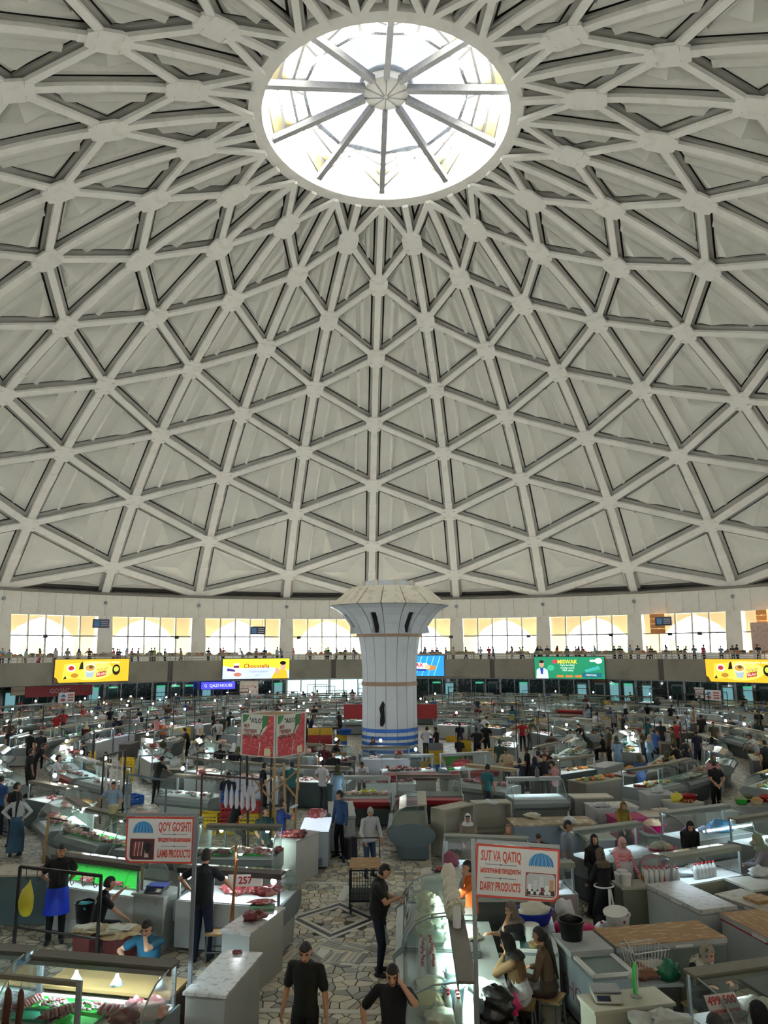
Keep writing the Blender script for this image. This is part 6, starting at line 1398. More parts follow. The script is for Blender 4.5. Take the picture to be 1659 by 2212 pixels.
# bottles and jars on the low wall by the tall freezer
p = at(1450, 1895, .95); q = at(1385, 1892, .95); c = (p+q)/2; c.z = 0; keep(c, .8)
box_counter(c+Vector((-.32, -.25, 0)), .12, 1.05, .45, .9, 'counter of red-capped bottles and honey jars', top=mat('b9b7a6', .5), body=mat('77796a', .6))
for k in range(14): bottle((p.x-.55+(k % 7)*.1, p.y-.22+(k//7)*.11, .9), 'tall red-capped milk bottle on the honey counter', 'milk bottles on the honey counter')
jar = lathe_thing('jar', [(0, 0), (.05, 0), (.052, .09), (.045, .1), (0, .1)], mat('8a4a16', .2), 12); jl = lathe_thing('lid', [(0, .1), (.05, .1), (.05, .12), (0, .122)], mat('c9a94a', .4, .5), 12)
for k in range(8): o = put(jar, 'honey_jar', (q.x+.02+(k % 4)*.11, q.y-.22+(k//4)*.11, .9+(.122 if k in (5, 6) else 0)*0), 'amber honey jar with a gold lid', 'jar', 'honey jars'); link('lid', jl, o)
q2 = at(1478, 1905, .95); mb = MB(); mb.lathe([(.07, 0), (.03, .08), (.012, .1), (.01, .18)], 12); q = mb.build('funnel', [mat('e23a18', .4)], None, loc=(q2.x-.42, q2.y-.12, .9)); tag(q, 'orange funnel standing among the milk bottles', 'funnel')
for px, py, s, lb in ((1345, 1900, .95, 'white pail carried beside the striped woman'), (1375, 1888, .85, 'white pail on the honey counter next to the jars'), (1365, 1918, .8, 'pair of white pails on the low wall')):
    p = at(px, py, .95); bucket((p.x, p.y, .75) if px < 1350 else (c.x-.7, c.y-.16-.24*(px < 1370), .9), lb, PLW, lid=PLW, s=s if px < 1350 else .62)
# tables and freezers farther right
for px, py, w, d, h, rz, lb, tp, bd in ((1190, 1772, 2.2, .8, .9, .12, 'long low table topped with worn tan boards', mat('a8977a', .7, spots='d8d2c2', spot_amt=.5), mat('8795a0', .5)), (1262, 1790, 1.0, .8, .85, .12, 'short table topped with tan board beside the long one', mat('a8977a', .7), mat('8795a0', .5)), (1320, 1738, 1.3, .8, .9, .15, 'white chest table under torn silver foil', mat('c9c7be', .5, spots='6f6253', spot_amt=.7, spot_scale=5), STW), (1420, 1712, .9, .8, .95, .05, 'tall plain white chest near the patterned blue robe', STW, STW), (1475, 1730, .9, .7, .9, .3, 'white chest with a yellow bag and red tub on it', mat('c9c6b4', .5), STW), (1425, 1755, 1.2, .6, .8, .2, 'table of papers behind the magenta cloth', mat('cfc8b6', .6), mat('8a8070', .6)), (1355, 1762, .9, .7, .85, .15, 'table under a magenta cloth', mat('a52a60', .7, bump=.4), mat('a52a60', .7, bump=.4)), (1600, 1802, 1.1, .6, .6, .35, 'low cream bench in front of the blue-lit case', mat('c9c8b4', .5), mat('b9b79f', .6)), (1548, 1750, 1.0, .5, .9, .2, 'white chest carrying a grey scale beside the blue-lit case', STW, STW), (1290, 1806, .7, .5, .9, .1, 'grey cabinet under a hanging cloth', mat('9a9788', .6), mat('6f6a6c', .8)), (1640, 1905, .9, .7, .95, .3, 'white counter with dark doors at the checked-coat woman', mat('cfcfc4', .5), mat('4a4a44', .6)), (1275, 1718, 1.2, .6, .9, .1, 'cream counter beside the pavement gap', mat('cfcab4', .5), mat('8a8c86', .6))):
    p = obj_at(px, py, h); keep(p, .8); box_counter(p, rz, w, d, h, lb, top=tp, body=bd, name='table' if 'table' in lb else 'counter', cat='table' if 'table' in lb else 'counter')
p = obj_at(1475, 1730, .9)+Vector((-.2, -.08, 0)); put(bag_mesh(YBAG, (.17, .14, .13), 71), 'plastic_bag', (p.x, p.y, .9), 'yellow bag beside the red tub on a white chest', 'bag'); tub((p.x+.42, p.y+.15, .9), 'red tub with a white handle on the white chest', RED, None, s=.75)
p = obj_at(1650, 1735, .85); keep(p, 1.1); o = box_counter(p, .05, 2.2, .9, .85, 'table skirted with grey cloth and laid with pickles', top=mat('8a8c88', .6), body=mat('8f9296', .9, var=.12, scale=2, bump=.5, bscale=3, stretch=(6, 6, .5)))
for k, (x, y, m_, f_, lb) in enumerate(((-.7, -.1, GRN, mat('9aa880', .6), 'green basin of pickled greens'), (-.3, -.2, mat('c9b48a', .4), mat('b98a4a', .6), 'clear box of yellow pickles'), (.2, -.2, mat('c9482a', .4), mat('e0562a', .6, bump=.6), 'box of orange carrot salad'), (.65, -.15, mat('c9b48a', .4), mat('c25a2a', .6, bump=.6), 'clear box of orange pickles'), (.15, .25, mat('8a1c1c', .4), mat('a8322a', .6, bump=.6), 'dark red box of beet salad'), (-.35, .25, mat('3c3c38', .4), mat('5a6a3a', .6, bump=.6), 'black box of pickled cucumbers'), (.7, .25, GRN, mat('d9d2b0', .6, bump=.6), 'green box of white cabbage salad'))):
    tub(p+Vector((x, y, .85)), lb+' on the cloth-skirted table', m_, f_, 1.0, .8, s=.62)
# ---------- crates, boards and bins round the column
def stack(px, py, cols, rz, lab):
    p = obj_at(px, py); keep(p, .5)
    for k, c in enumerate(cols): crate(c, (p.x, p.y, k*.30), rz+rnd.uniform(-.06, .06), '%s plastic crate %s' % (c, lab), '%s crates %s' % (c, lab))
stack(677, 1640, ['red', 'red', 'red', 'red', 'yellow'], .1, 'in the tall stack beside the column'); stack(704, 1640, ['red', 'red', 'red', 'red', 'yellow'], .1, 'in the tall stack beside the column'); stack(735, 1640, ['yellow', 'yellow', 'blue', 'yellow'], .3, 'in the stack under the blue basin'); stack(722, 1652, ['yellow', 'yellow'], -.2, 'in the low pair against the column'); stack(656, 1650, ['yellow', 'yellow'], .2, 'beside the red stack')
p = obj_at(745, 1640); tub((p.x, p.y, 1.2), 'blue basin upside the yellow crates beside the column', BLU, None, s=1.2)
for px, py, cols, lb in ((932, 1634, ['yellow', 'yellow', 'blue'], 'right behind the column foot'), (918, 1660, ['yellow'], 'alone by the grey bin'), (942, 1665, ['blue', 'yellow', 'yellow', 'grey'], 'in the mixed stack before the column'), (956, 1642, ['yellow'], 'behind the mixed stack'), (893, 1672, ['red', 'grey'], 'in the low pair by the dark counter'), (1005, 1640, ['yellow', 'yellow', 'yellow'], 'beside the man with hands on hips'), (1026, 1656, ['yellow', 'grey'], 'in front of the man with hands on hips'), (1164, 1590, ['yellow', 'yellow', 'blue', 'yellow', 'grey'], 'in the far right tower'), (1190, 1590, ['yellow', 'blue', 'blue'], 'in the tower beside the red-shirted vendor'), (1216, 1592, ['yellow', 'yellow'], 'in the low stack by the white-shirted man'), (452, 1800, ['yellow', 'yellow'], 'behind the poultry case'), (497, 1800, ['yellow', 'red', 'red', 'blue'], 'beside the hook rail'), (541, 1800, ['yellow', 'yellow', 'red'], 'behind the seated man in black'), (583, 1797, ['yellow', 'yellow'], 'behind the man in teal'), (275, 1650, ['yellow'], 'on the stall floor of the left ring'), (330, 1655, ['blue'], 'on the left ring')):
    stack(px, py, cols, rnd.uniform(-.2, .2), lb)
for px, py, m_, lb in ((978, 1662, GRN, 'green plastic bin before the column'), (1000, 1674, RED, 'red plastic bin beside the green one')):
    p = obj_at(px, py); o = put(lathe_thing('bin', [(0, 0), (.3, 0), (.36, .6), (.39, .6), (.38, .63), (.34, .6), (.28, .03), (0, .03)], m_), 'plastic_bin', (p.x, p.y, 0), lb, 'bin', None, 0, (1, .8, 1)); keep(p, .4)
for px0, px1, lb in ((742, 786, 'red signboard half hidden by the column on its left'), (893, 947, 'red signboard half hidden by the column on its right')):
    A, B = CAM+(at(px0, 1700)-CAM)*1, None
    dirA = (at(px0, 1700)-CAM); dirB = (at(px1, 1700)-CAM); yq = 5.0
    xa = CAM.x+dirA.x*(yq-CAM.y)/dirA.y; xb = CAM.x+dirB.x*(yq-CAM.y)/dirB.y
    if px0 < 800: xb += .2
    else: xa -= .2
    keep(((xa+xb)/2, yq), 1.1)
    o = thing('signboard', lb.replace(' on its left', ' beside the dark crates').replace(' on its right', ' beside the yellow crates'), 'sign', ((xa+xb)/2, yq, 0))
    mb = MB(); mb.box((0, 0, 1.95), (xb-xa, .08, .82)); mb.build('board', [RED], o)
    for s in (-1, 1): mb = MB(); mb.box((s*((xb-xa)/2-.05), .06, .8), (.06, .06, 1.6)); mb.build('post', [GALV], o)
# black jacket hung on the column
mb = MB(); mb.tube([(0, 0, 2.95), (0, 0, 2.8), (-.06, 0, 2.6), (-.02, 0, 2.3), (-.03, 0, 1.95), (-.07, 0, 1.75)], [.02, .10, .13, .11, .13, .07], 10); q = mb.build('jacket', [mat('15171a', .8)], None, smooth=True, loc=(-.28, -1.49, 0)); q.scale = (1, .35, 1); tag(q, 'black jacket hanging on the central column', 'jacket')
# ---------- the box sign over the butcher's stall
PX = at(595, 1632, 2.73); PL = at(508, 1622, 2.73); d = Vector((PX.x-PL.x, PX.y-PL.y, 0))
w1 = 1.26; ang = -.54; cn = RZ(ang) @ Vector((w1/2, -w1/2, 0)); cen = Vector((PX.x-cn.x, PX.y-cn.y, 0)); keep(cen, .7)
o = thing('box_sign', 'four-sided stall sign lettered A\u2019LO over pictures of mince', 'sign', cen, ang)
GRNS = mat('2f7d3a', .5); MEATS = mat('b5303a', .5, var=.3, scale=14, spots='e07a78', spot_amt=.7, spot_scale=18); LETK = mat('23303a', .6); LETR = mat('9a2a24', .6)
R_ = Matrix.Rotation(PI/2, 4, 'X')
for k in range(4):
    M = Matrix.Rotation(k*PI/2, 4, 'Z') @ TR(0, -w1/2, 3.2)
    mb = MB(); mb.box((0, .015, 0), (w1, .03, 1.08), 0, M); mb.build('board', [mat('d9d8cc', .6)], o)
    if k in (0, 1, 3):
        mb = MB(); mb.prism([(-.55, -.52), (.02, -.52), (.06, -.2), (.12, -.1), (-.1, -.02), (-.3, -.06), (-.55, 0)], 0, .004, 0, M @ R_); mb.prism([(.04, -.52), (.55, -.52), (.55, .52), (.36, .52), (.3, .2), (.1, -.02), (.1, -.25)], 0, .005, 0, M @ R_); mb.build('mince_picture', [MEATS], o)
        mb = MB(); mb.prism([(.16, .52), (.36, .52), (.34, .3), (.1, .12), (.04, -.02), (.14, .1)], 0, .006, 0, M @ R_); mb.prism([(-.55, .52), (-.32, .52), (-.42, .36), (-.55, .3)], 0, .006, 0, M @ R_); mb.build('green_wave', [GRNS], o)
        text('"A\u2019LO"', .17, LETK, o, M @ TR(-.06, -.008, .37) @ R_, bold=.002, fit=.5); text('МОЛ\nГУШТИДАН\nКИЙМА (ФАРШ)', .125, LETR, o, M @ TR(-.5, -.008, .10) @ R_, bold=.002, align='LEFT', fit=.62)
        mb = MB(); mb.prism([(.24, -.5), (.46, -.5), (.46, -.32), (.24, -.32)], 0, .007, 0, M @ R_); mb.build('price_note', [mat('d8d2a8', .6)], o)
mb = MB(); mb.box((0, 0, 3.7), (w1*.9, w1*.9, .02)); mb.build('roof_board', [WOODC], o)
for sx in (-1, 1):
    for sy in (-1, 1): mb = MB(); mb.bar((sx*.42, sy*.42, 0), (sx*.5, sy*.5, 2.7), .06, .06); mb.build('post', [WOODC if sx > 0 else POLE], o)
for sy in (-1, 1): mb = MB(); mb.bar((-.46, sy*.46, 2.2), (.46, sy*.46, 1.5), .04, .04); mb.bar((.46, sy*.46, 2.2), (-.46, sy*.46, 1.5), .04, .04); mb.build('brace', [WOODC], o)
rack(at(437, 1672, 2.3), at(566, 1684, 2.3), 2.3, 'dark hook rail holding white plucked tripe', hooks=10, m=mat('3a1a1a', .5))
for k in range(6): p = at(437, 1672, 2.3).lerp(at(566, 1684, 2.3), .42+k*.09); mb = MB(); mb.tube([(0, 0, 2.12), (0, 0, 1.9), (.01, 0, 1.65), (0, 0, 1.55)], [.01, .05, .06, .02], 8); q = mb.build('hanging_tripe', [mat('cfc9d4', .6, bump=.6)], None, smooth=True, loc=(p.x, p.y, 0)); tag(q, 'white tripe hanging from the dark hook rail', 'tripe', 'tripe on the dark hook rail')
p = at(597, 1700, 2.2); mb = MB(); mb.tube([(0, 0, 0), (-.1, -.2, 2.6)], .03, 7); q = mb.build('wooden_pole', [WOODC], None, loc=(at(603, 1850, .3)[0]+.2, at(603, 1850, .3)[1], 0)); tag(q, 'slim wooden pole leaning beside the scuffed block counter', 'pole')
rack(at(276, 1672, 2.0), at(360, 1686, 2.0), 2.0, 'steel-blue rack behind the striped vendor', m=mat('3f5560', .5), hooks=4); rack(at(225, 1632, 2.1), at(272, 1620, 2.1), 2.1, 'dark post rack beside the white sausages', hooks=0)
for k in range(4): p = at(225, 1632, 2.1).lerp(at(272, 1620, 2.1), .14+k*.24); keep(p, .5); mb = MB(); mb.tube([(0, 0, 2.08), (0, 0, 1.5), (.0, 0, 1.3), (.02, 0, 1.0), (0, 0, .8)], [.008, .02, .05, .06, .03], 8); q = mb.build('hanging_sausage', [mat('d8d4d0', .6, bump=.6)], None, smooth=True, loc=(p.x, p.y, 0)); tag(q, 'string of white sausage hanging behind the striped vendor', 'sausage', 'hanging white sausages')
p = obj_at(392, 1668, .6); box_counter(p, -.2, 2.0, .9, .8, 'broad cream table behind the striped vendor', top=mat('c9c4b0', .6), body=mat('4a4a44', .7)); keep(p, 1.0); put(bag_mesh(WBAG, (.2, .17, .2), 77), 'plastic_bag', (p.x-.3, p.y+.1, .8), 'white bag with pink meat on the broad cream table', 'bag'); put(TRAYM['black'], 'tray', (p.x+.3, p.y-.2, .8), 'dark tray on the broad cream table', 'tray')
# small clutter on the right-hand tables
p = at(1548, 1750, .9); scale_thing((p.x, p.y, .9), .2, 'grey scale on the white chest beside the blue-lit case')
for k in range(5):
    p = at(1408+k*9, 1752-k % 2*4, .8); mb = MB(); mb.box((0, 0, .004+k*.003), (.3, .22, .006)); q = mb.build('paper_sheet', [mat('d9d4c4' if k % 2 else 'c9b99a', .9)], None, loc=(p.x, p.y, .8), rz=k*.5); tag(q, 'loose paper sheet on the table behind the magenta cloth', 'paper', 'papers behind the magenta cloth')
for i, (px, py, z, m_, r, lb) in enumerate(((1420, 1712, .95, WBAG, (.2, .15, .1), 'white sack on the tall plain white chest'), (1300, 1742, .9, mat('b9bcc0', .25, .6, bump=.8), (.3, .18, .05), 'crumpled silver foil on the white chest table'), (1150, 1765, .9, mat('d8d0bc', .7, bump=.6), (.25, .2, .06), 'cream wrapping cloth on the long tan-topped table'), (1230, 1778, .9, WBAG, (.16, .13, .1), 'small white bag on the long tan-topped table'), (1062, 1741, 1.2, WBAG, (.2, .14, .07), 'white bag on the beige open cabinet'), (1640, 1893, .95, WBAG, (.2, .16, .1), 'clear bag on the white counter with dark doors'), (1600, 1800, .6, mat('d9d6a8', .6, bump=.6), (.18, .14, .08), 'yellowish bag on the low cream bench'))):
    p = at(px, py, z)+Vector((0, .25 if z == 1.2 else 0, 0)); put(bag_mesh(m_, r, 90+i, False), 'plastic_bag' if 'bag' in lb or 'sack' in lb else 'wrapping', (p.x, p.y, z), lb, 'bag' if 'bag' in lb or 'sack' in lb else 'wrapping', None, i*.7)
for k in range(6): p = obj_at(1475, 1730, .9)+Vector((.05, -.3, 0)); put(jar, 'small_jar', (p.x-.1+(k % 3)*.1, p.y+(k//3)*.1, .9), 'small jar on the white chest beside the yellow bag', 'jar', 'small jars by the yellow bag')
# ================================================================== PEOPLE IN VIEW
def stripes(a, b, sc):
    m = bpy.data.materials.new('striped_cloth'); m.use_nodes = True; N, L = m.node_tree.nodes, m.node_tree.links; bs = N['Principled BSDF']; bs.inputs['Roughness'].default_value = .85
    tc = N.new('ShaderNodeTexCoord'); w = N.new('ShaderNodeTexWave'); w.bands_direction = 'Z'; w.inputs['Scale'].default_value = sc*.5; L.new(tc.outputs['Object'], w.inputs['Vector']); r = N.new('ShaderNodeValToRGB'); r.color_ramp.elements[0].color = lin(a); r.color_ramp.elements[1].color = lin(b); r.color_ramp.elements[0].position = .4; r.color_ramp.elements[1].position = .6; L.new(w.outputs['Fac'], r.inputs[0]); L.new(r.outputs[0], bs.inputs['Base Color']); return m
def deg(a): return math.radians(a)
# people near enough for faces and fingers get a body of their own
def hero(key, px, py, h, face, top, leg, label, skin=0, scarf=None, hair_m=HAIR, shoe=None, z0=0.0, dx=0.0, dy=0.0, **k):
    kw = dict(vox=.0105, ratio=.45, fingers=True); kw.update(k); proto(key, **kw)
    hc = FACE[key]['hc']; top_z = hc.z+.118; s = 1.0
    if h: s = h/top_z if not k.get('pelvis') else 1.0
    p = at(px, py, z0+top_z*s); R = RZ(deg(face)); off = R @ Vector((hc.x*s, hc.y*s, 0))
    o = person(key, (p.x-off.x+dx, p.y-off.y+dy, z0), deg(face), top, leg, skin, label, None, scarf, hair_m, s, shoe); face_bits(o, key); keep(o.location, .45)
    if k.get('pelvis'): q = RZ(deg(face)) @ Vector((0, -.02, 0)); stool(o.location+q, deg(face), 'stool under the '+' '.join(label.split()[:9]), h=k['pelvis'][2]-.09)
    return o
def child_mesh(o, mb, name, m, smooth=True): q = mb.build(name, [m], o, smooth=smooth); return q
def apron(o, key, m, z0, z1, w=.2, front=True, d=.15):
    f = FACE[key]; P = f['P']; mb = MB(); n = 9; vs = []
    for k in range(n):
        a = -1.25+2.5*k/(n-1)
        for z, r in ((z1, 1.0), ((z0+z1)/2, 1.12), (z0, 1.22)): vs.append((P.x+math.sin(a)*w*r, P.y+(.03+math.cos(a)*d*r)*(1 if front else -1), z))
    mb.add(vs, [(3*k+j, 3*k+3+j, 3*k+4+j, 3*k+1+j) for k in range(n-1) for j in range(2)]); return child_mesh(o, mb, 'apron', m)
# -- aisle
o = hero('h_phone', 848, 1866, 1.76, -98, 'black', 'navy', 'man in black tee and navy trousers looking at his phone by the dairy case', dx=-.14, hands=[(-.10, .30, 1.13), (.06, .34, 1.2)], elbows=[(-.9, -.3, -1), (.9, -.3, -1)], head=(0, .5), hair='short', belly=.05, fat=1.08)
def held(o, key, i, mb, name, m, label, cat, off=(0, 0, 0)):
    bpy.context.view_layer.update(); g = FACE[key]['grip'][i][0]+Vector(off); q = mb.build(name, [m], None, smooth=name != 'phone'); q.location = o.location+RZ(o.rotation_euler.z) @ (g*o.scale[0]); q.rotation_euler = o.rotation_euler; return tag(q, label, cat)
PHN = mat('0a0a0c', .2, var=0)
mb = MB(); mb.box((0, 0, 0), (.075, .014, .15), 0, Matrix.Rotation(-.5, 4, 'X')); held(o, 'h_phone', 1, mb, 'phone', PHN, 'dark phone in the hands of the man in black tee by the dairy case', 'phone', (-.02, .02, .03))
p = at(815, 1990, .75); put(bag_mesh(WBAG, (.1, .07, .14), 81), 'plastic_bag', (*at(826, 2030, .55)[:2], .5), 'clear plastic bag hanging from the phone man\u2019s hand', 'bag')
hero('h_walk', 660, 2034, 1.74, 165, '1c1e16', 'black', 'young man in a dark tee walking up the aisle with arms hanging', hands=[(-.30, .04, .84), (.30, .05, .84)], feet=[(-.1, -.1, .02), (.1, .2, 0)], head=(.25, .35), skin=0, fat=1.05, sleeve=.7)
o = hero('h_call', 848, 2082, 1.72, 168, '0e0e10', 'black', 'man in a black polo holding a phone to his ear', hands=[(-.14, .14, 1.52), (.30, .16, .98)], elbows=[(-1, .2, -1), (1, -.6, 0)], head=(.15, .3), sleeve=.75)
mb = MB(); mb.box((0, 0, 0), (.02, .075, .15)); held(o, 'h_call', 0, mb, 'phone', PHN, 'phone pressed to the ear of the man in a black polo', 'phone', (.0, .0, .0))
proto_old = dict(head=(-.4, .25), lean=.12, hands=[(-.2, .32, .98), (.22, .2, .9)])
hero('h_old', 800, 1743, 1.64, -150, 'b9bcc0', 'denim', 'old man in a grey-white shirt and skullcap pushing the goods cart', skin=1, hair_m=GREYH, hair='cap', sleeve=1.6, **proto_old)
PROTO_GREY = GREYH
hero('h_denim', 722, 1707, 1.7, 140, '2a4a74', 'black', 'old man in a denim jacket and cap beside the pale blue chest', skin=1, sleeve=1.6, hair='cap', dx=.14, hands=[(-.24, .05, .85), (.24, .1, .85)], head=(-.5, .05))
# -- left stall
o = hero('h_back', 446, 1833, 1.86, -8, '10141c', '131c34', 'vendor in a black tee seen from behind at case 257', hands=[(-.32, .16, 1.05), (.42, .34, 1.0)], elbows=[(-1, -.3, .2), (1, -.1, -.2)], fat=1.12, belly=.05, head=(0, .05), lean=.05)
o = hero('h_apron', 147, 1816, 1.76, 200, '0c0c0e', 'black', 'vendor in black with a long blue apron by the hook rack', dy=-.26, hands=[(-.12, -.16, .98), (.12, -.16, .98)], elbows=[(-1, -.2, 0), (1, -.2, 0)], fat=1.14, head=(.25, .15)); apron(o, 'h_apron', mat('1238c8', .45, var=.1, bump=.3), .52, .98)
hero('h_seat', 238, 1893, None, -62, '0d0d0f', '1a1c22', 'seated vendor in black stretching one arm along the counter', pelvis=(0, 0, .60), feet=[(-.13, .38, 0), (.13, .40, 0)], knees=[(-.2, .6, 1), (.2, .6, 1)], hands=[(-.34, .46, 1.02), (.14, .50, .66)], elbows=[(-.5, 0, -1), (.6, 0, -1)], lean=.22, head=(.1, .15))
hero('h_eat', 312, 1993, None, 172, '1f5a74', 'navy', 'man in a teal tee eating behind the nearest meat case', pelvis=(0, 0, .62), feet=[(-.13, .36, 0), (.13, .36, 0)], knees=[(-.2, .6, 1), (.2, .6, 1)], hands=[(.02, .18, 1.19), (.25, .36, .93)], elbows=[(-1, .2, -.8), (1, 0, -.4)], lean=.15, head=(.05, .3), fat=1.12, belly=.04, skin=2, dy=.12)
# -- dairy side
o = hero('h_orange', 1010, 1855, 1.74, 95, 'd9601c', 'd8d6d0', 'woman in an orange top and white apron, hand on her chin', female=True, hair='short', dy=-.1, hands=[(.0, .14, 1.40), (.04, .24, 1.08)], elbows=[(-.6, .5, -1), (1, .2, -.8)], head=(.0, .1), sleeve=1.0, skin=0); apron(o, 'h_orange', mat('d9d8d2', .7), .40, 1.0, d=.17)
o = hero('h_scarf', 1098, 1948, None, 110, '141214', '141214', 'woman in black with a grey-brown headscarf talking on the phone', female=True, hood=True, scarf='6b5c54', pelvis=(0, 0, .66), feet=[(-.13, .36, 0), (.13, .36, 0)], knees=[(-.2, .6, 1), (.2, .6, 1)], dx=.04, hands=[(-.07, .14, 1.30), (.2, .35, .95)], elbows=[(-.6, .6, -1), (.6, .3, -1)], head=(0, .2), sleeve=.9)
o = hero('h_brown', 1056, 2016, None, 75, '6a4e2e', 'd5d6d8', 'seated woman in a brown shawl and black net headscarf, chin on hand', female=True, hood=True, scarf='17140f', pelvis=(0, 0, .66), feet=[(-.13, .36, 0), (.13, .36, 0)], knees=[(-.2, .6, 1), (.2, .6, 1)], hands=[(-.06, .22, 1.16), (.12, .34, .80)], elbows=[(-.4, .6, -1), (.7, .2, -1)], lean=.2, head=(.1, .15), sleeve=1.6, skirt=.35, fat=1.15, dx=.26)
o = hero('h_braid', 1104, 2008, None, 60, '5a4632', '3a2a1e', 'seated woman in brown with a long dark braid down her back', female=True, hair='long', pelvis=(0, 0, .64), feet=[(-.13, .36, 0), (.13, .36, 0)], knees=[(-.2, .6, 1), (.2, .6, 1)], hands=[(-.16, .34, .8), (.16, .34, .8)], lean=.12, head=(0, .1), sleeve=2, skirt=.25, dx=.42, dy=.12)
for nm in ('h_scarf', 'h_brown', 'h_braid'): pass
o = hero('h_leo', 1295, 1832, 1.62, 20, '0f0f12', '0f0f12', 'woman in black with a spotted headscarf and white apron strings', female=True, hood=True, scarf=mat('5a4c3c', .85, spots='14110e', spot_amt=1.0, spot_scale=22), skirt=.08, robe=True, sleeve=2, hands=[(-.16, .34, 1.0), (.2, .3, 1.05)], head=(.2, .2))
mb = MB(); f = FACE['h_leo']; mb.tube([(f['P'].x+.2*math.cos(a), f['P'].y+.165*math.sin(a), 1.02) for a in [2*PI*k/20 for k in range(21)]], .016, 6, cap=False); mb.bar((0, -.175, 1.0), (-.04, -.24, .45), .05, .01); mb.bar((.03, -.175, 1.0), (.07, -.25, .5), .05, .01); child_mesh(o, mb, 'apron_strings', PLW)
o = hero('h_pink', 1318, 1808, 1.62, 200, stripes('b23a4c', 'd9a9b0', 26), 'c9cac8', 'woman in a pink headscarf and striped red top with a pale apron', female=True, hood=True, scarf='d9a9b0', skirt=.3, sleeve=2, dx=.24, hands=[(-.2, .3, 1.0), (.18, .3, .95)], head=(-.2, .25)); apron(o, 'h_pink', mat('cfd2d4', .7), .4, 1.25, d=.19)
hero('h_hijab', 1283, 1802, 1.6, 190, '0a0a0c', '0a0a0c', 'woman in a long black veil beside the man in the grey shirt', female=True, hood=True, scarf='0a0a0c', skirt=.06, robe=True, sleeve=2, hands=[(-.14, .26, 1.0), (.14, .26, 1.05)])
hero('h_grey', 1256, 1772, 1.72, -120, '7f8a96', 'navy', 'man in a grey-blue polo shirt standing at the empty glass case', dx=-.3, hands=[(-.24, .06, .84), (.24, .08, .84)], head=(-.2, .15), sleeve=.75, skin=1)
hero('h_niqab', 1490, 1773, 1.62, 175, '09090b', '09090b', 'woman in black with a black headscarf looking at her phone', female=True, hood=True, scarf='09090b', skirt=.06, robe=True, sleeve=2, hands=[(-.06, .26, 1.0), (.08, .28, 1.04)], head=(0, .5))
o = hero('h_check', 1592, 1800, 1.66, 70, stripes('3f3d44', '8d8b90', 34), '22242a', 'woman in a grey checked coat and green headscarf with a blue apron', female=True, hood=True, scarf='7c8a72', sleeve=2, skirt=.5, robe=True, dx=.4, hands=[(-.1, .36, 1.1), (.12, .34, 1.05)], head=(.1, .3), fat=1.12); apron(o, 'h_check', mat('2f7fb4', .5, var=.1), .3, 1.0, d=.21)
o = hero('h_white', 1010, 1757, 1.5, 178, '8a7a6c', '6a5c50', 'woman in a white headscarf with sunglasses on her head', female=True, hood=True, scarf='e3e4e8', sleeve=2, skirt=.1, hands=[(-.1, .3, .98), (.14, .3, .98)], head=(0, .25))
f = FACE['h_white']
for k in (-1, 1): mb = MB(); mb.blob(f['hc']+f['hr']*.032*k+f['hf']*.088+f['hu']*.085, (.03, .012, .024), 0, 0, nu=10, nv=6); mb.build('sunglasses_lens', [PHN], o, smooth=True)
hero('h_tan', 1098, 1780, 1.5, 170, '5f4636', '4a382c', 'woman in a brown headscarf behind the white-scarf case', female=True, hood=True, scarf='8a654c', sleeve=2, skirt=.1, hands=[(-.15, .28, .95), (.15, .28, .95)])
hero('h_dark', 1163, 1800, 1.45, 160, '121214', '121214', 'bent person with black hair showing above the dairy sign', hands=[(-.2, .35, .9), (.2, .35, .9)], lean=.3, head=(0, .4), hair='short')
hero('h_yellow', 1346, 1731, 1.5, 190, '8a7420', '1c1c1e', 'woman in a mustard headscarf and blue apron bib', female=True, hood=True, scarf='6a5a24', sleeve=2, skirt=.1, hands=[(-.15, .3, .95), (.15, .3, .95)], head=(0, .35))
hero('h_leopard', 1527, 2038, None, 205, '0c0c0e', '0c0c0e', 'seated woman in black with a black and white patterned headscarf', female=True, hood=True, scarf=mat('a39c88', .85, spots='0f0d0b', spot_amt=1.0, spot_scale=13), pelvis=(0, 0, .60), feet=[(-.13, .36, 0), (.13, .36, 0)], knees=[(-.2, .6, 1), (.2, .6, 1)], hands=[(-.2, .36, .9), (.2, .36, .9)], lean=.2, head=(.1, .35), sleeve=2, skirt=.2)
hero('h_cap', 1545, 2189, 1.68, 30, '3a3a40', 'navy', 'person in a tan cap standing before the 499-500 case', hair='cap', hands=[(-.2, .3, 1.0), (.2, .3, 1.0)], head=(0, .3)); 
hero('h_blk', 1636, 2162, 1.66, 40, '08080a', '08080a', 'person in black bending to the 499-500 case', female=True, hood=True, scarf='08080a', skirt=.06, robe=True, sleeve=2, lean=.25, hands=[(-.2, .4, 1.0), (.2, .4, 1.0)])
hero('h_skirt', 63, 1708, 1.66, 12, 'cfd6da', '3d5f7a', 'woman in a white blouse and long denim skirt, hands on hips', female=True, hair='long', sleeve=2, skirt=.12, dx=-.22, dy=-.1, hands=[(-.2, .0, 1.02), (.2, .0, 1.02)], elbows=[(-1, -.2, 0), (1, -.2, 0)], head=(.2, .0))
hero('h_tee', 38, 1690, 1.74, -25, '101114', '22375a', 'man in a black tee and jeans beside the woman in the denim skirt', hands=[(-.25, .05, .84), (.27, .1, .84)], head=(-.4, .1))
hero('h_stripe', 246, 1688, 1.62, 185, '7f93a8', '33363c', 'vendor in a blue striped polo behind the cream bowls', hands=[(-.2, .2, .95), (.34, .2, .98)], elbows=[(-1, 0, -.3), (1, .1, .2)], head=(.1, .2), fat=1.1, skin=1)
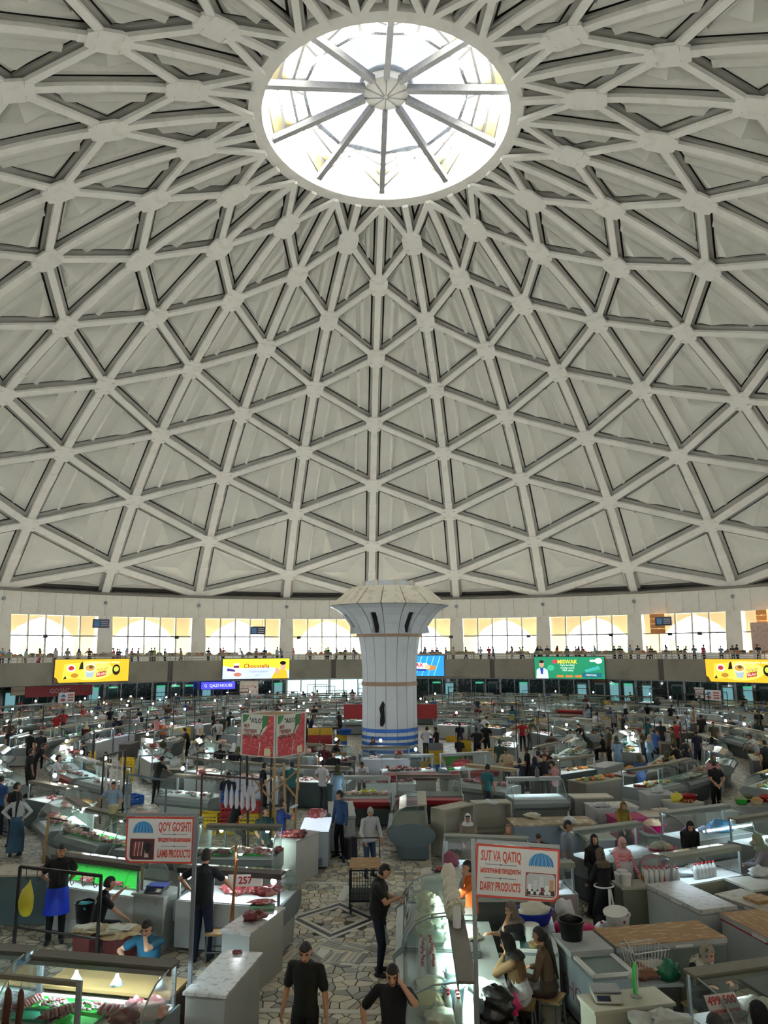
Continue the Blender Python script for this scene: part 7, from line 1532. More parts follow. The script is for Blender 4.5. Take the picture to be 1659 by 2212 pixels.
o = hero('h_drink', 610, 1726, 1.7, -60, '27408a', '1b1d24', 'man in a blue tee drinking from a bottle', hands=[(-.22, .1, .9), (.02, .30, 1.42)], elbows=[(-1, -.5, 0), (.8, .3, -1)], head=(-.1, -.1))
mb = MB(); mb.lathe([(0, -.13), (.035, -.13), (.037, .04), (.014, .09), (.014, .11), (0, .11)], 10, cap0=False, cap1=False, M=Matrix.Rotation(1.9, 4, 'X')); held(o, 'h_drink', 1, mb, 'water_bottle', mat('c9dde6', .2, var=0), 'clear water bottle at the mouth of the man in a blue tee', 'bottle', (-.02, .03, .02))
hero('h_teal', 574, 1742, None, -150, '1f4a4c', '17181c', 'seated man in a dark teal tee behind the curved row', pelvis=(0, 0, .70), feet=[(-.13, .36, 0), (.13, .36, 0)], knees=[(-.2, .6, 1), (.2, .6, 1)], hands=[(-.18, .34, .78), (.18, .34, .78)], lean=.05, head=(.5, -.05))
hero('h_blk2', 522, 1719, None, -75, '0b0b0d', '121316', 'seated man in black bowing over his hands among the crates', pelvis=(0, 0, .75), feet=[(-.13, .36, 0), (.13, .36, 0)], knees=[(-.2, .6, 1), (.2, .6, 1)], hands=[(-.06, .42, 1.0), (.08, .44, 1.05)], lean=.25, head=(0, .5))
# -- middle distance: where the photograph shows them
CROWD = [(4, 1674, 'stand', 0, 'blue', 'navy'), (127, 1633, 'fold', -60, 'white', 'brown'), (171, 1626, 'sit', -70, 'teal', 'black'), (351, 1630, 'reach', -20, 'black', 'black'), (68, 1620, 'stand', -40, 'black', 'black'), (94, 1606, 'lean', -60, 'black', 'navy'), (68, 1579, 'stand', -20, 'black', 'black'), (85, 1579, 'stand', 20, 'charcoal', 'black'), (26, 1572, 'stand', 10, 'black', 'black'), (123, 1541, 'stand', 180, 'red', 'black'), (182, 1525, 'stand', -90, 'red', 'black'), (209, 1533, 'fold', 170, 'white', 'black'), (264, 1530, 'lean', 0, 'white', 'navy'), (255, 1546, 'reach', -80, 'navy', 'navy'), (198, 1560, 'robe', 10, 'maroon', 'black'), (353, 1552, 'woman', 0, 'orange', 'denim'), (399, 1574, 'reach', 100, 'black', 'black'), (431, 1552, 'stand', 0, 'white', 'grey'), (434, 1574, 'robe', 120, 'charcoal', 'black'), (355, 1590, 'sit', -100, 'olive', 'black'), (52, 1513, 'lean', 0, 'red', 'black'), (80, 1510, 'stand', -90, 'navy', 'navy'),
 (476, 1603, 'walk', 10, 'black', 'denim'), (496, 1601, 'robe', -20, 'black', 'black'), (572, 1644, 'stand', -60, 'black', 'black'), (631, 1641, 'stand', 0, 'teal', 'grey'), (674, 1613, 'stand', 160, 'maroon', 'black'), (698, 1640, 'hips', -40, 'white', 'grey'), (721, 1622, 'stand', 190, 'black', 'black'), (727, 1652, 'robe', 0, 'light blue', 'light blue'), (781, 1647, 'bend', 185, 'white', 'grey'), (494, 1667, 'stand', 0, 'navy', 'navy'), (435, 1571, 'stand', 60, 'charcoal', 'black'), (490, 1556, 'lean', 170, 'white', 'black'), (513, 1540, 'stand', 30, 'black', 'black'), (659, 1541, 'stand', 0, 'charcoal', 'black'), (675, 1522, 'stand', 0, 'black', 'black'), (677, 1544, 'reach', -90, 'navy', 'denim'), (731, 1536, 'reach', 60, 'charcoal', 'black'), (610, 1519, 'lean', 180, 'white', 'black'),
 (922, 1568, 'lean', -10, 'white', 'grey'), (940, 1568, 'stand', 60, 'black', 'black'), (993, 1557, 'stand', -20, 'navy', 'navy'), (1028, 1568, 'hips', 10, 'black', 'black'), (993, 1590, 'sit', -30, 'black', 'black'), (1036, 1552, 'lean', -30, 'grey', 'navy'), (1051, 1548, 'bend', -60, 'white', 'black'), (1128, 1556, 'lean', 175, 'red', 'black'), (1191, 1582, 'lean', 170, 'brown', 'black'), (1231, 1571, 'reach', 150, 'white', 'black'), (1082, 1599, 'stand', -30, 'dark green', 'black'), (1093, 1617, 'phone', 160, 'beige', 'black'), (1079, 1641, 'stand', -40, 'teal', 'grey'), (1107, 1639, 'fold', 20, 'navy', 'navy'), (1147, 1636, 'robe', 0, 'black', 'black'), (1161, 1620, 'stand', 30, 'beige', 'brown'), (1191, 1612, 'hips', 170, 'maroon', 'black'), (1192, 1641, 'phone', 90, 'pink', 'grey'), (1176, 1625, 'stand', 190, 'charcoal', 'black'),
 (1331, 1588, 'robe', -10, 'light blue', 'light blue'), (1365, 1582, 'robe', -60, 'light blue', 'black'), (1345, 1620, 'woman', 40, 'orange', 'black'), (1380, 1628, 'robe', 0, 'blue', 'navy'), (1412, 1574, 'stand', -10, 'blue', 'black'), (1426, 1557, 'stand', 0, 'charcoal', 'black'), (1450, 1567, 'stand', 70, 'olive', 'black'), (1457, 1557, 'stand', 0, 'red', 'black'), (1537, 1590, 'robe', -10, 'blue', 'blue'), (1528, 1579, 'stand', 10, 'navy', 'navy'), (1570, 1555, 'stand', 170, 'olive', 'brown'), (1608, 1548, 'hips', 170, 'white', 'grey'), (1629, 1584, 'lean', 90, 'white', 'grey'), (1654, 1541, 'stand', 160, 'black', 'black'), (1540, 1630, 'woman', 185, 'pink', 'black'), (1541, 1641, 'back', 10, 'black', 'black'), (1513, 1546, 'stand', 0, 'black', 'black'), (1327, 1572, 'stand', 100, 'olive', 'black'), (1298, 1584, 'sit', 60, 'black', 'black'), (1289, 1538, 'reach', -60, 'white', 'black'), (1328, 1530, 'stand', 180, 'grey', 'black'), (1650, 1600, 'stand', 10, 'charcoal', 'black')]
POSE_W = {'stand': 'standing', 'lean': 'leaning on a counter', 'reach': 'reaching over a stall', 'hips': 'with hands on hips', 'fold': 'with folded arms', 'walk': 'walking', 'phone': 'looking down', 'back': 'seen from behind', 'bend': 'bending low', 'sit': 'sitting', 'robe': 'standing in a long robe and headscarf', 'robe_lean': 'leaning forward in robe and headscarf', 'skirt': 'with long hair and skirt', 'woman': 'in a headscarf'}
labels_used = {}
def where(p):
    r = math.hypot(p.x, p.y)
    if r < 6: return 'close to the central column'
    if p.y > 18: return 'near the shops under the far gallery'
    if p.y > 0: return 'among the stalls beyond the column'
    if p.x < -6: return 'in the meat rows before the column'
    if p.x > 6: return 'in the pickle and dairy rows'
    return 'by the stalls around the column'
def say(pose, top, leg, p, extra=None):
    lb = '%s-topped person in %s trousers %s, %s' % (top.replace(' ', '-'), leg, POSE_W[pose], extra or where(p))
    if pose.startswith('robe'): lb = 'person in a %s %s, %s' % (top, {'robe': 'long robe and headscarf', 'robe_lean': 'robe leaning forward'}[pose], extra or where(p))
    return lb
crowd_list = []
for i, (px, py, pose, face, top, leg) in enumerate(CROWD):
    f = FACE[pose]; tz = f['hc'].z+.118; p = at(px, py, tz); off = RZ(deg(face)) @ Vector((f['hc'].x, f['hc'].y, 0)); p = Vector((p.x-off.x, p.y-off.y, 0))
    for c_ in crowd_list:
        e_ = p-c_[1]
        if e_.length < .5: p = c_[1]+(e_.normalized() if e_.length > .05 else Vector((1, 0, 0)))*.52
    crowd_list.append([pose, p, face, top, leg, None]); keep(p, .12)
# ================================================================== THE RINGS OF STALLS
FARP = {}
def far_proto(key, **k):
    parts = case_parts(2.05, far=True, **k); FARP[key] = parts
far_proto('white', lamp=TUBE); far_proto('grey', base=mat('7d8789', .5), nose=mat('5f6a6c', .4), lamp=TUBE, shelf=mat('8d8a7e', .5)); far_proto('teal', base=mat('4a5c5e', .5), nose=mat('39484a', .4), lamp=TUBEW); far_proto('slant', slant=True, base=mat('c9cbc6', .5), nose=REDS, lamp=TUBE, shelf=STEELB); far_proto('unlit', base=mat('6a706c', .5), lamp=PLW, deck=mat('8a8f8a', .4), shelf=mat('8d8874', .6)); far_proto('violet', base=mat('c9cbd6', .5), lamp=glow('d9dcff', 14))
CASEW = {'white': 'white display case with a dark shelf', 'grey': 'grey display case with a tan shelf', 'teal': 'dark teal display case', 'slant': 'pale slanted-glass case with a red stripe', 'unlit': 'unlit old display case', 'violet': 'violet-lit display case'}
def pile(seed, mats, n=16, r=.09, spread=(.85, .2)):
    mb = MB(); rq = np.random.RandomState(seed)
    for k in range(n): mb.blob((rq.uniform(-spread[0], spread[0]), rq.uniform(-spread[1], spread[1]), .03+rq.rand()*.03), (r*rq.uniform(.7, 1.5), r*rq.uniform(.6, 1.1), r*rq.uniform(.4, .7)), k, .4, 2, 7, 5, mi=k % len(mats))
    return mb.mesh('goods_pile', mats, smooth=True)
FOODS = [mat(c, .6, var=.15, bump=.5) for c in ('d9b45a', 'b5452c', '7a9a4a', 'e6dcc0', '8a5a2e', 'e08a3a')]
PILES = {'red meat': [pile(s, [MEAT[0], MEAT[2], MEAT[1]]) for s in (1, 2, 3)], 'pale poultry': [pile(s, [MEAT[3], mat('e9d6c6', .5)]) for s in (4, 5)], 'offal and fat': [pile(s, [mat('e9e2dc', .5), MEAT[1], mat('d9c9c9', .5)], 20, .075) for s in (6, 7)], 'white dairy goods': [pile(s, [mat('eef0ea', .5), mat('e3e6d2', .5)], 14, .1) for s in (8, 9)], 'pickles and salads': [pile(s, FOODS, 24, .09) for s in (10, 11, 12)], 'trays and bags': [pile(s, [LIME, WBAG, PINKB, BBAG], 9, .11) for s in (13, 14)]}
far_cases = [(a, b, c, .62) for a, b, c, d in HCASES]; n_hero = len(far_cases); FR_ = random.Random(23)
def clear(x, y, r=.0):
    for a, b, c in occupied:
        if (a-x)**2+(b-y)**2 < (c+r)**2: return False
    return True
NEARZONE = lambda x, y: (y < -22.3) or (y < -16.0 and -10.2 < x < 9.5) or (y < -12.6 and -5.0 < x < 4.6)
ROWN = {35.2: 'outermost', 31.4: 'second', 28.9: 'third', 24.7: 'fourth', 22.0: 'fifth', 18.1: 'sixth', 15.3: 'seventh', 11.7: 'eighth', 9.2: 'ninth', 6.0: 'innermost'}
rings = [(35.2, 1), (31.4, -1), (28.9, 1), (24.7, -1), (22.0, 1), (18.1, -1), (15.3, 1), (11.7, -1), (9.2, 1), (6.0, -1)]
SECT = 9
n_c = 0
for R, out_ in rings:
    n = int(2*PI*(R-(.85 if out_ < 0 else .5))/2.2); per = max(2, n//SECT)
    for k in range(n):
        if per > 4 and k % per == 0: continue                      # cross aisles
        if per <= 4 and k % 6 == 0: continue
        t = 2*PI*(k+.5*(R % 2))/n; x, y = R*math.sin(t), R*math.cos(t)
        if NEARZONE(x, y) or not in_view((x, y, .9), 60): continue
        if not clear(x, y, .5): continue
        rz = -t if out_ < 0 else -t+PI                                    # front -y local; inner rows face the centre
        side = x > 3.5+y*.05
        u = FR_.random()
        if side: key = 'unlit' if u < .34 else 'white' if u < .52 else 'grey' if u < .72 else 'teal' if u < .86 else 'slant'
        else: key = 'white' if u < .36 else 'grey' if u < .58 else 'teal' if u < .72 else 'violet' if u < .86 else 'slant'
        v = FR_.random()
        if v > (.80 if side else .93):                                   # a plain chest instead of a case
            h = FR_.choice((.85, .9, .95)); o = box_counter((x, y, 0), rz, 1.7, .75, h, FR_.choice(('white chest counter in the ring of stalls', 'tan-topped chest counter in the ring of stalls')), top=FR_.choice((STW, mat('a8977a', .7))), group='chest counters in the rings'); o['label'] = 'chest counter standing in the rings of stalls'
            if FR_.random() < .7:
                q = FR_.choice(PILES['pickles and salads'] if side else PILES['red meat']); tag(link('goods_pile', q, None, (x, y, h), rz), 'heaped goods on a chest counter in the rings', 'goods', 'goods on chest counters', 'stuff')
            far_cases.append((x, y, rz, .5)); continue
        wh = 'beyond the column' if y > 0 else 'left of the aisle' if False else ('in the dairy and pickle rows' if side else 'in the meat rows')
        goods = FR_.choices(list(PILES), (.05, .1, .05, .35, .35, .1) if side else (.42, .18, .22, .03, .03, .12))[0]
        lb = '%s with %s, %s ring row, %s' % (CASEW[key].split(' with')[0].replace(' display', ''), goods, ROWN[R], 'beyond the column' if y > 0 else wh.replace('in the ', ''))
        o = thing('display_case', lb, 'display case', (x, y, 0), rz, lb)
        for nm, me in FARP[key]: link(nm, me, o)
        n_c += 1; far_cases.append((x, y, rz, .62))
        tag(link('goods_pile', FR_.choice(PILES[goods]), None, local((x, y, 0), rz, 0, -.1, .868), rz), 'pile of %s in a display case %s' % (goods, wh), 'goods', 'piles of %s %s' % (goods, wh), 'stuff')
        if FR_.random() < (.55 if not side else .2):                    # bulb hung over the case
            b = thing('pendant_lamp', 'bare bulb hanging over a stall %s' % wh, 'lamp', local((x, y, 0), rz, FR_.uniform(-.7, .7), .1, 1.62), rz, 'bare bulbs %s' % wh)
            if 'BM' not in globals():
                mb = MB(); mb.blob((0, 0, 0), (.055, .055, .065), 0, 0, nu=8, nv=6); BM = mb.mesh('bulb', [BULB]); mb = MB(); mb.lathe([(.02, .05), (.025, .12), (.012, .14)], 6); mb.tube([(0, 0, .13), (0, .08, .19), (0, .165, .12), (0, .165, -.215)], .009, 5); HM = mb.mesh('holder', [DGREY])
            link('bulb', BM, b); link('holder', HM, b)
        if FR_.random() < .4:                                             # something on the shelf
            q = FR_.choice((MEATM[3], MEATM[0], MEATM[1])) if not side else FR_.choice((BAGM_W if 'BAGM_W' in globals() else None, None))
            if q: put(q, 'meat_cut', local((x, y, 0), rz, FR_.uniform(-.7, .7), .2, 1.413), 'meat laid out on a case shelf %s' % wh, 'meat', 'meat on case shelves %s' % wh, FR_.uniform(0, 6), (1.0, 1.3, 1.5))
        if FR_.random() < .34:                                            # hook rack behind the case
            a, b_ = local((x, y, 0), rz, -.9, 1.2, 0), local((x, y, 0), rz, .9, 1.2, 0); hh = FR_.uniform(1.9, 2.5)
            if clear(a.x, a.y, .12) and clear(b_.x, b_.y, .12): occupied.extend([(a.x, a.y, .2), (b_.x, b_.y, .2)]); rack(a, b_, hh, 'thin dark hook rack standing behind a case %s' % wh, hooks=5, mid=FR_.random() < .4, group='hook racks %s' % wh, w=.04)
        if FR_.random() < .24:
            c = FR_.choice(('yellow', 'yellow', 'blue', 'red', 'grey')); nn = FR_.randint(1, 3); p = local((x, y, 0), rz, FR_.uniform(-.7, .7), 1.05, 0)
            if clear(p.x, p.y, .1):
                for q in range(nn): crate(c, (p.x, p.y, q*.3), rz, '%s plastic crate behind a case %s' % (c, wh), '%s crates behind cases %s' % (c, wh))
                occupied.append((p.x, p.y, .45))
# low worktables and boxes between the two rows of each ring
DT = [mat(c, .7, var=.15, scale=2) for c in ('4a4640', '5c574c', '3a3d3e', '6b6458')]
for R in (33.3, 26.8, 20.1, 13.5, 7.6):
    n = int(2*PI*R/2.4)
    for k in range(n):
        t = 2*PI*(k+.3)/n; x, y = R*math.sin(t), R*math.cos(t)
        if NEARZONE(x, y) or not in_view((x, y, .9), 30) or FR_.random() > .5 or not clear(x, y, .45): continue
        h = FR_.choice((.7, .8, .95)); box_counter((x, y, 0), -t+FR_.uniform(-.1, .1), FR_.uniform(.8, 1.6), .6, h, 'dark worktable between the two case rows of a ring', top=FR_.choice(DT+[CARD]), body=FR_.choice(DT), legs=FR_.random() < .4, name='table', cat='table', group='worktables inside the rings'); occupied.append((x, y, .55))
        if FR_.random() < .5: tag(link('goods_pile', FR_.choice(PILES[FR_.choice(('red meat', 'trays and bags', 'offal and fat'))]), None, (x, y, h), -t), 'goods heaped on a worktable inside a ring', 'goods', 'goods on worktables', 'stuff').scale = (.6, 1, 1)
# long food tables laid out on the dairy and pickle side
for k in range(46):
    R = (13.4, 17.0, 20.6, 24.0)[k % 4]; t = PI/2+.95-(k//4)*.155+FR_.uniform(-.03, .03); x, y = R*math.sin(t), R*math.cos(t)
    if NEARZONE(x, y) or x < 5.2 or not in_view((x, y, .9), 20) or not clear(x, y, .6): continue
    if any((a-x)**2+(b-y)**2 < 2.9 for a, b, c, d in far_cases): continue
    box_counter((x, y, 0), -t, 1.9, .85, .85, 'food table skirted in grey cloth in the pickle rows', top=FR_.choice((mat('8d8672', .7), mat('c9c4b4', .6), CARD)), body=FR_.choice(DT+[mat('77797a', .9)]), name='table', cat='table', group='food tables in the pickle rows')
    far_cases.append((x, y, -t, .5)); tag(link('goods_pile', FR_.choice(PILES['pickles and salads']+PILES['trays and bags']), None, (x, y, .85), -t), 'heaps of pickles and salads on a food table', 'goods', 'goods on the food tables', 'stuff')
    if FR_.random() < .5: c_ = FR_.choice((('red', RED), ('green', GRN), ('yellow', mat('d9b310', .5)))); tub(local((x, y, 0), -t, FR_.uniform(-.6, .6), .1, .85), c_[0]+' basin of salad on a food table', c_[1], FR_.choice(FOODS), s=.8, group=c_[0]+' basins on the food tables')
# everyone in the crowd: step out of any case they would stand in, then take their place
def free_spot(p):
    for _ in range(6):
        hit = None
        for x, y, rz, d in far_cases:
            dx, dy = p.x-x, p.y-y
            if dx*dx+dy*dy > 2.6: continue
            c, s = math.cos(-rz), math.sin(-rz); lx, ly = c*dx-s*dy, s*dx+c*dy
            if abs(lx) < 1.15 and -.95 < ly < .7: hit = (x, y, rz, lx, ly); break
        if not hit: return p
        x, y, rz, lx, ly = hit; ly = .76 if ly > -.15 else -.99; q = local((x, y, 0), rz, lx, ly, 0); p = Vector((q.x, q.y, 0))
    return p
def add_person(pose, p, face, top, leg, extra=None, gz=0.0, skin=None):
    lb = say(pose, top, leg, p, extra); sc = FR_.choice(('black', 'white', 'beige', 'light blue', 'pink', 'olive', 'navy')) if pose in ('robe', 'robe_lean', 'woman') else None
    o = person(pose, (p.x, p.y, gz), deg(face), top, leg, FR_.randrange(4) if skin is None else skin, lb, lb, sc, s=FR_.uniform(.95, 1.03))
    if pose == 'sit': mb_ = stool((p.x, p.y, gz), deg(face), 'stool under a seated person in the rings', h=.43); mb_['group'] = 'stools in the rings'
    return o
stood = []
for pose, p, face, top, leg, ex in crowd_list:
    p = free_spot(p)
    for _ in range(4):
        for q in stood:
            e_ = p-q
            if e_.length < .5: p = q+(e_.normalized() if e_.length > .05 else Vector((1, 0, 0)))*.54
    stood.append(p); occupied.append((p.x, p.y, .42)); add_person(pose, p, face, top, leg)
# vendors and shoppers filling the rows where the photograph shows a dense crowd
n_p = 0; tl = ['black']*7+['navy', 'charcoal', 'white', 'white', 'grey', 'blue', 'light blue', 'red', 'maroon', 'dark green', 'olive', 'brown', 'beige', 'teal', 'pink']
for x, y, rz, d in far_cases[n_hero:]:
    u = FR_.random()
    if u < (.62 if y > 2 else .34):
        back_side = FR_.random() < .6
        p = local((x, y, 0), rz, FR_.uniform(-.8, .8), .84 if back_side else -1.08, 0); p.z = 0
        if not clear(p.x, p.y, .12) or not in_view((p.x, p.y, 1), 0): continue
        q = free_spot(p)
        if (q-p).length > .05: continue
        face = math.degrees(rz)+(180 if back_side else 0)+FR_.uniform(-50, 50)
        pose = FR_.choices(('stand', 'lean', 'reach', 'fold', 'hips', 'robe', 'woman', 'phone', 'walk', 'robe_lean'), (5, 4, 4, 2, 1.5, 2, 1, 1, .6, .8))[0]
        add_person(pose, p, face, FR_.choice(tl), FR_.choice(('black', 'black', 'navy', 'grey', 'denim'))); occupied.append((p.x, p.y, .35)); n_p += 1
print('cases', n_c, 'crowd', len(crowd_list), '+', n_p)
TONE = .85
# ================================================================== GALLERY, SHOPS AND HOARDINGS
GRW = mat('b9a27c', .8, var=.15)
HEAPC = [mat(c, .8, var=.2, scale=6, bump=.6, bscale=12) for c in ('7a4a26', 'b07a3a', '5a3a22', 'c9a86a', '8a6a4a', '6a7a3a', 'c9622a', 'd9c9a0')]
def heap_mesh(seed):
    mb = MB(); rq = np.random.RandomState(seed)
    for k in range(16): mb.blob((rq.uniform(-1.3, 1.3), rq.uniform(-.3, .3), .08), (rq.uniform(.16, .3), rq.uniform(.15, .26), rq.uniform(.1, .26)), k+seed, .25, 2, 8, 5, mi=int(rq.randint(8)), flat=.4)
    return mb.mesh('produce_heap', HEAPC, smooth=True)
HEAPS = [heap_mesh(s) for s in range(6)]
mb = MB(); mb.box((0, 0, .92), (2.8, .9, .05))
for sx in (-1.3, 1.3):
    for sy in (-.38, .38): mb.box((sx, sy, .45), (.06, .06, .9))
STAND = mb.mesh('produce_stand', [GRW])
ng = 0; GRD = random.Random(5)
for k in range(84):
    t = 2*PI*k/84+.01; R = GR+1.05; x, y = R*math.sin(t), R*math.cos(t)
    if not in_view((x, y, 5), 40) or y < -5: continue
    if k % 7 == 3: continue
    tag(link('produce_stand', STAND, None, (x, y, GZ), -t), 'wooden produce stand behind the gallery railing', 'stand', 'produce stands on the gallery'); ng += 1
    tag(link('produce_heap', GRD.choice(HEAPS), None, (x, y, GZ+.945), -t), 'heaps of dried fruit and nuts on a gallery stand', 'produce', 'produce on the gallery stands', 'stuff')
for k in range(210):
    if len(globals().get('gal_pos', [])) > 84: break
    t = GRD.uniform(-.95, 1.05); R = GR+GRD.choice((2.1, 2.3, 2.6, 3.2, 4.2)); x, y = R*math.sin(t), R*math.cos(t)
    if not in_view((x, y, 5), 30): continue
    if any((x-a)**2+(y-b)**2 < .8 for a, b in globals().setdefault('gal_pos', [])): continue
    gal_pos.append((x, y))
    add_person(GRD.choice(('stand', 'hips', 'fold', 'robe', 'woman', 'phone', 'lean', 'walk', 'stand', 'stand')), Vector((x, y, 0)), GRD.uniform(0, 360), GRD.choice(('black', 'charcoal', 'white', 'grey', 'navy', 'red', 'beige', 'light blue', 'brown')), GRD.choice(('black', 'navy', 'grey')), 'on the upper gallery', GZ)
# floodlights on thin poles along the railing
mb = MB(); mb.tube([(0, 0, 0), (0, 0, 2.6)], .025, 6); FP = mb.mesh('pole', [DGREY]); mb = MB(); mb.box((0, -.05, 2.7), (.42, .12, .28)); FH = mb.mesh('lamp_head', [DGREY])
for px in (95, 380, 645, 975, 1143, 1322, 1450, 1515):
    P = on_ring(px, 1400, GR+.3); t = math.atan2(P.x, P.y); o = thing('floodlight', 'dark floodlight on a thin pole at the gallery railing', 'lamp', (P.x, P.y, GZ), -t, 'floodlights at the railing'); link('pole', FP, o); link('lamp_head', FH, o)
# small hanging direction signs of the gallery
for px, py, lb in ((218, 1347, 'small dark blue hanging sign near the clerestory'), (557, 1362, 'small hanging poster with a dark picture'), (1433, 1342, 'small dark hanging sign beside the orange panes')):
    P = on_ring(px, py, 44.0); t = math.atan2(P.x, P.y); o = thing('hanging_sign', lb, 'sign', (P.x, P.y, P.z), -t); mb = MB(); mb.box((0, 0, 0), (1.6, .06, .85)); mb.build('board', [mat('3a4258', .5)], o); mb = MB(); mb.box((-.4, -.035, 0), (.5, .01, .6)); mb.build('emblem', [mat('5a90c4', .5)], o)
    for z in (.2, 0, -.2): mb = MB(); mb.box((.35, -.035, z), (.65, .01, .08)); mb.build('lettering_line', [mat('b9c0cc', .5)], o)
    mb = MB(); mb.tube([(.5, 0, .4), (.5, 0, 9.0-P.z)], .02, 5); mb.build('hanger', [DGREY], o)
P = on_ring(1647, 1375, 45.5); t = math.atan2(P.x, P.y); o = thing('poster', 'pinkish poster with rows of red marks beside an orange pane', 'poster', P, -t); mb = MB(); mb.box((0, 0, 0), (2.0, .04, 2.6)); mb.build('sheet', [mat('d9c0b4', .6, spots='b5453a', spot_amt=.6, spot_scale=5)], o)
for px0, px1, lb in ((1405, 1437, 'orange boards closing an upper clerestory light above the small dark sign'), (1636, 1659, 'orange boards closing an upper clerestory light over the pinkish poster')):
    A, B = on_ring(px0, 1356, 46.2), on_ring(px1, 1356, 46.2); c = (A+B)/2; d = B-A; o = thing('window_boarding', lb, 'boards', (c.x, c.y, 8.0), math.atan2(d.y, d.x)); w = math.hypot(d.x, d.y)
    for k in range(4): mb = MB(); mb.box((0, 0, -.75+k*.5), (w, .05, .46)); mb.build('board', [mat('c98a4a', .6, var=.15)], o)
# ---------- illuminated hoardings on the parapet
def lit(c, e=.9): return mat(c, .5, var=0, emit=c, estr=e)
R_ = Matrix.Rotation(PI/2, 4, 'X')
def hoarding(px0, px1, py0, py1, label):
    A, B = on_ring(px0, (py0+py1)/2, GR-.3), on_ring(px1, (py0+py1)/2, GR-.3); T = on_ring((px0+px1)/2, py0, GR-.3).z; Bz = on_ring((px0+px1)/2, py1, GR-.3).z
    c = (A+B)/2; d = B-A; d.z = 0; w = d.length; h = T-Bz; o = thing('billboard', label, 'billboard', (c.x, c.y, (T+Bz)/2), math.atan2(d.y, d.x))
    mb = MB(); mb.box((0, .12, 0), (w+.1, .2, h+.1)); mb.build('casing', [DGREY], o)
    return o, w, h
def pane(o, poly, m, z=.0, nm='artwork', y=.0): mb = MB(); mb.prism(poly, y, y+.006, 0, R_); return mb.build(nm, [m], o)
def rect(x0, x1, y0, y1): return [(x0, y0), (x1, y0), (x1, y1), (x0, y1)]
def oval(cx, cy_, rx, ry, n=20): return [(cx+rx*math.cos(2*PI*k/n), cy_+ry*math.sin(2*PI*k/n)) for k in range(n)]
def noodle(px0, px1, py0, py1, lb):
    o, w, h = hoarding(px0, px1, py0, py1, lb)
    pane(o, rect(-w/2, w/2, -h/2, h/2), lit('e6b52a'), y=.0); pane(o, [(-w/2, -h/2), (-w*.44, -h*.5), (-w*.47, -h*.3), (-w*.5, -h*.25)], lit('5a4a20', .3), y=.006); pane(o, oval(-.02*w, 0, w*.3, h*.42), lit('f6dc6a'), y=.006)
    pane(o, [(-w*.40, -h*.38), (-w*.12, -h*.30), (-w*.13, h*.36), (-w*.38, h*.30)], lit('e9d24a'), y=.012); pane(o, oval(-w*.29, h*.12, w*.055, h*.16), lit('f2f2f2'), y=.018); pane(o, oval(-w*.29, h*.12, w*.04, h*.10), lit('c23a3a', .6), y=.022); pane(o, [(-w*.19, h*.05), (-w*.13, h*.08), (-w*.14, h*.4), (-w*.17, h*.34)], lit('20201a', .2), y=.018); pane(o, oval(-w*.24, -h*.2, w*.05, h*.1), lit('c98a2a', .7), y=.018); pane(o, [(-w*.39, -h*.36), (-w*.34, -h*.34), (-w*.36, -h*.2)], lit('2a4a20', .3), y=.018)
    pane(o, [(-w*.11, h*.08), (w*.03, h*.08), (w*.0, -h*.3), (-w*.08, -h*.3)], lit('a8c0cc', .8), y=.014); pane(o, oval(-w*.04, h*.12, w*.08, h*.2), lit('e8e2c8'), y=.018); pane(o, oval(-w*.04, h*.12, w*.065, h*.14), lit('cfa04a', .8), y=.022); pane(o, oval(-w*.03, h*.16, w*.03, h*.07), lit('6a5a2a', .5), y=.026)
    text('"SOUS"', h*.24, lit('5a4a1a', .3), o, TR(w*.13, -.02, h*.0) @ R_ @ RZ(.15), fit=w*.15); q = pane(o, [(w*.05, -h*.30), (w*.18, -h*.22), (w*.18, -h*.02), (w*.05, -h*.10)], lit('b5382a', .7), y=.012); text('BILAN', h*.17, lit('f6efe0'), o, TR(w*.115, -.022, -h*.16) @ R_ @ RZ(.12), fit=w*.11)
    text('1a mi o\u2018zgacha mazza', h*.16, lit('f8f0d8'), o, TR(w*.16, -.02, h*.36) @ R_, fit=w*.48); pane(o, oval(w*.32, h*.02, w*.055, h*.24), lit('1e2418', .2), y=.012); pane(o, oval(w*.32, h*.05, w*.035, h*.12), lit('cfd84a', .8), y=.018)
    return o
noodle(118, 278, 1424, 1473, 'yellow lit billboard of noodles and sauce between two dark piers on the meat side'); noodle(1525, 1690, 1424, 1474, 'yellow lit billboard of noodles on the dairy side of the gallery')
o, w, h = hoarding(481, 625, 1423, 1466, 'lit billboard lettered Chocotella with a smiling figure')
pane(o, rect(-w/2, w/2, -h/2, h/2), lit('c9dcf6')); pane(o, [(-w/2, h*.5), (-w/2, h*.15), (-w*.2, h*.02), (w*.2, h*.08), (w/2, -h*.1), (w/2, h*.5)], lit('dfe63a'), y=.006)
text('Chocotella', h*.30, lit('b5242c', .7), o, TR(0, -.02, h*.13) @ R_, bold=h*.006, fit=w*.46); text('Yaxshi kayfiyat\nsiri...', h*.17, lit('7a5aa8', .6), o, TR(w*.03, -.02, -h*.22) @ R_, fit=w*.34)
pane(o, [(-w*.44, -h*.32), (-w*.35, -h*.36), (-w*.30, -h*.02), (-w*.43, h*.06)], lit('e8e8f2'), y=.012); pane(o, [(-w*.44, -h*.1), (-w*.32, -h*.14), (-w*.31, -h*.04), (-w*.43, h*.04)], lit('5a3a8a', .5), y=.016); pane(o, rect(-w*.34, -w*.26, -h*.05, h*.28), lit('d9dcea'), y=.018); pane(o, rect(-w*.34, -w*.26, h*.05, h*.16), lit('8a2a5a', .5), y=.022); pane(o, oval(-w*.28, -h*.28, w*.06, h*.1), lit('c97a6a', .8), y=.018)
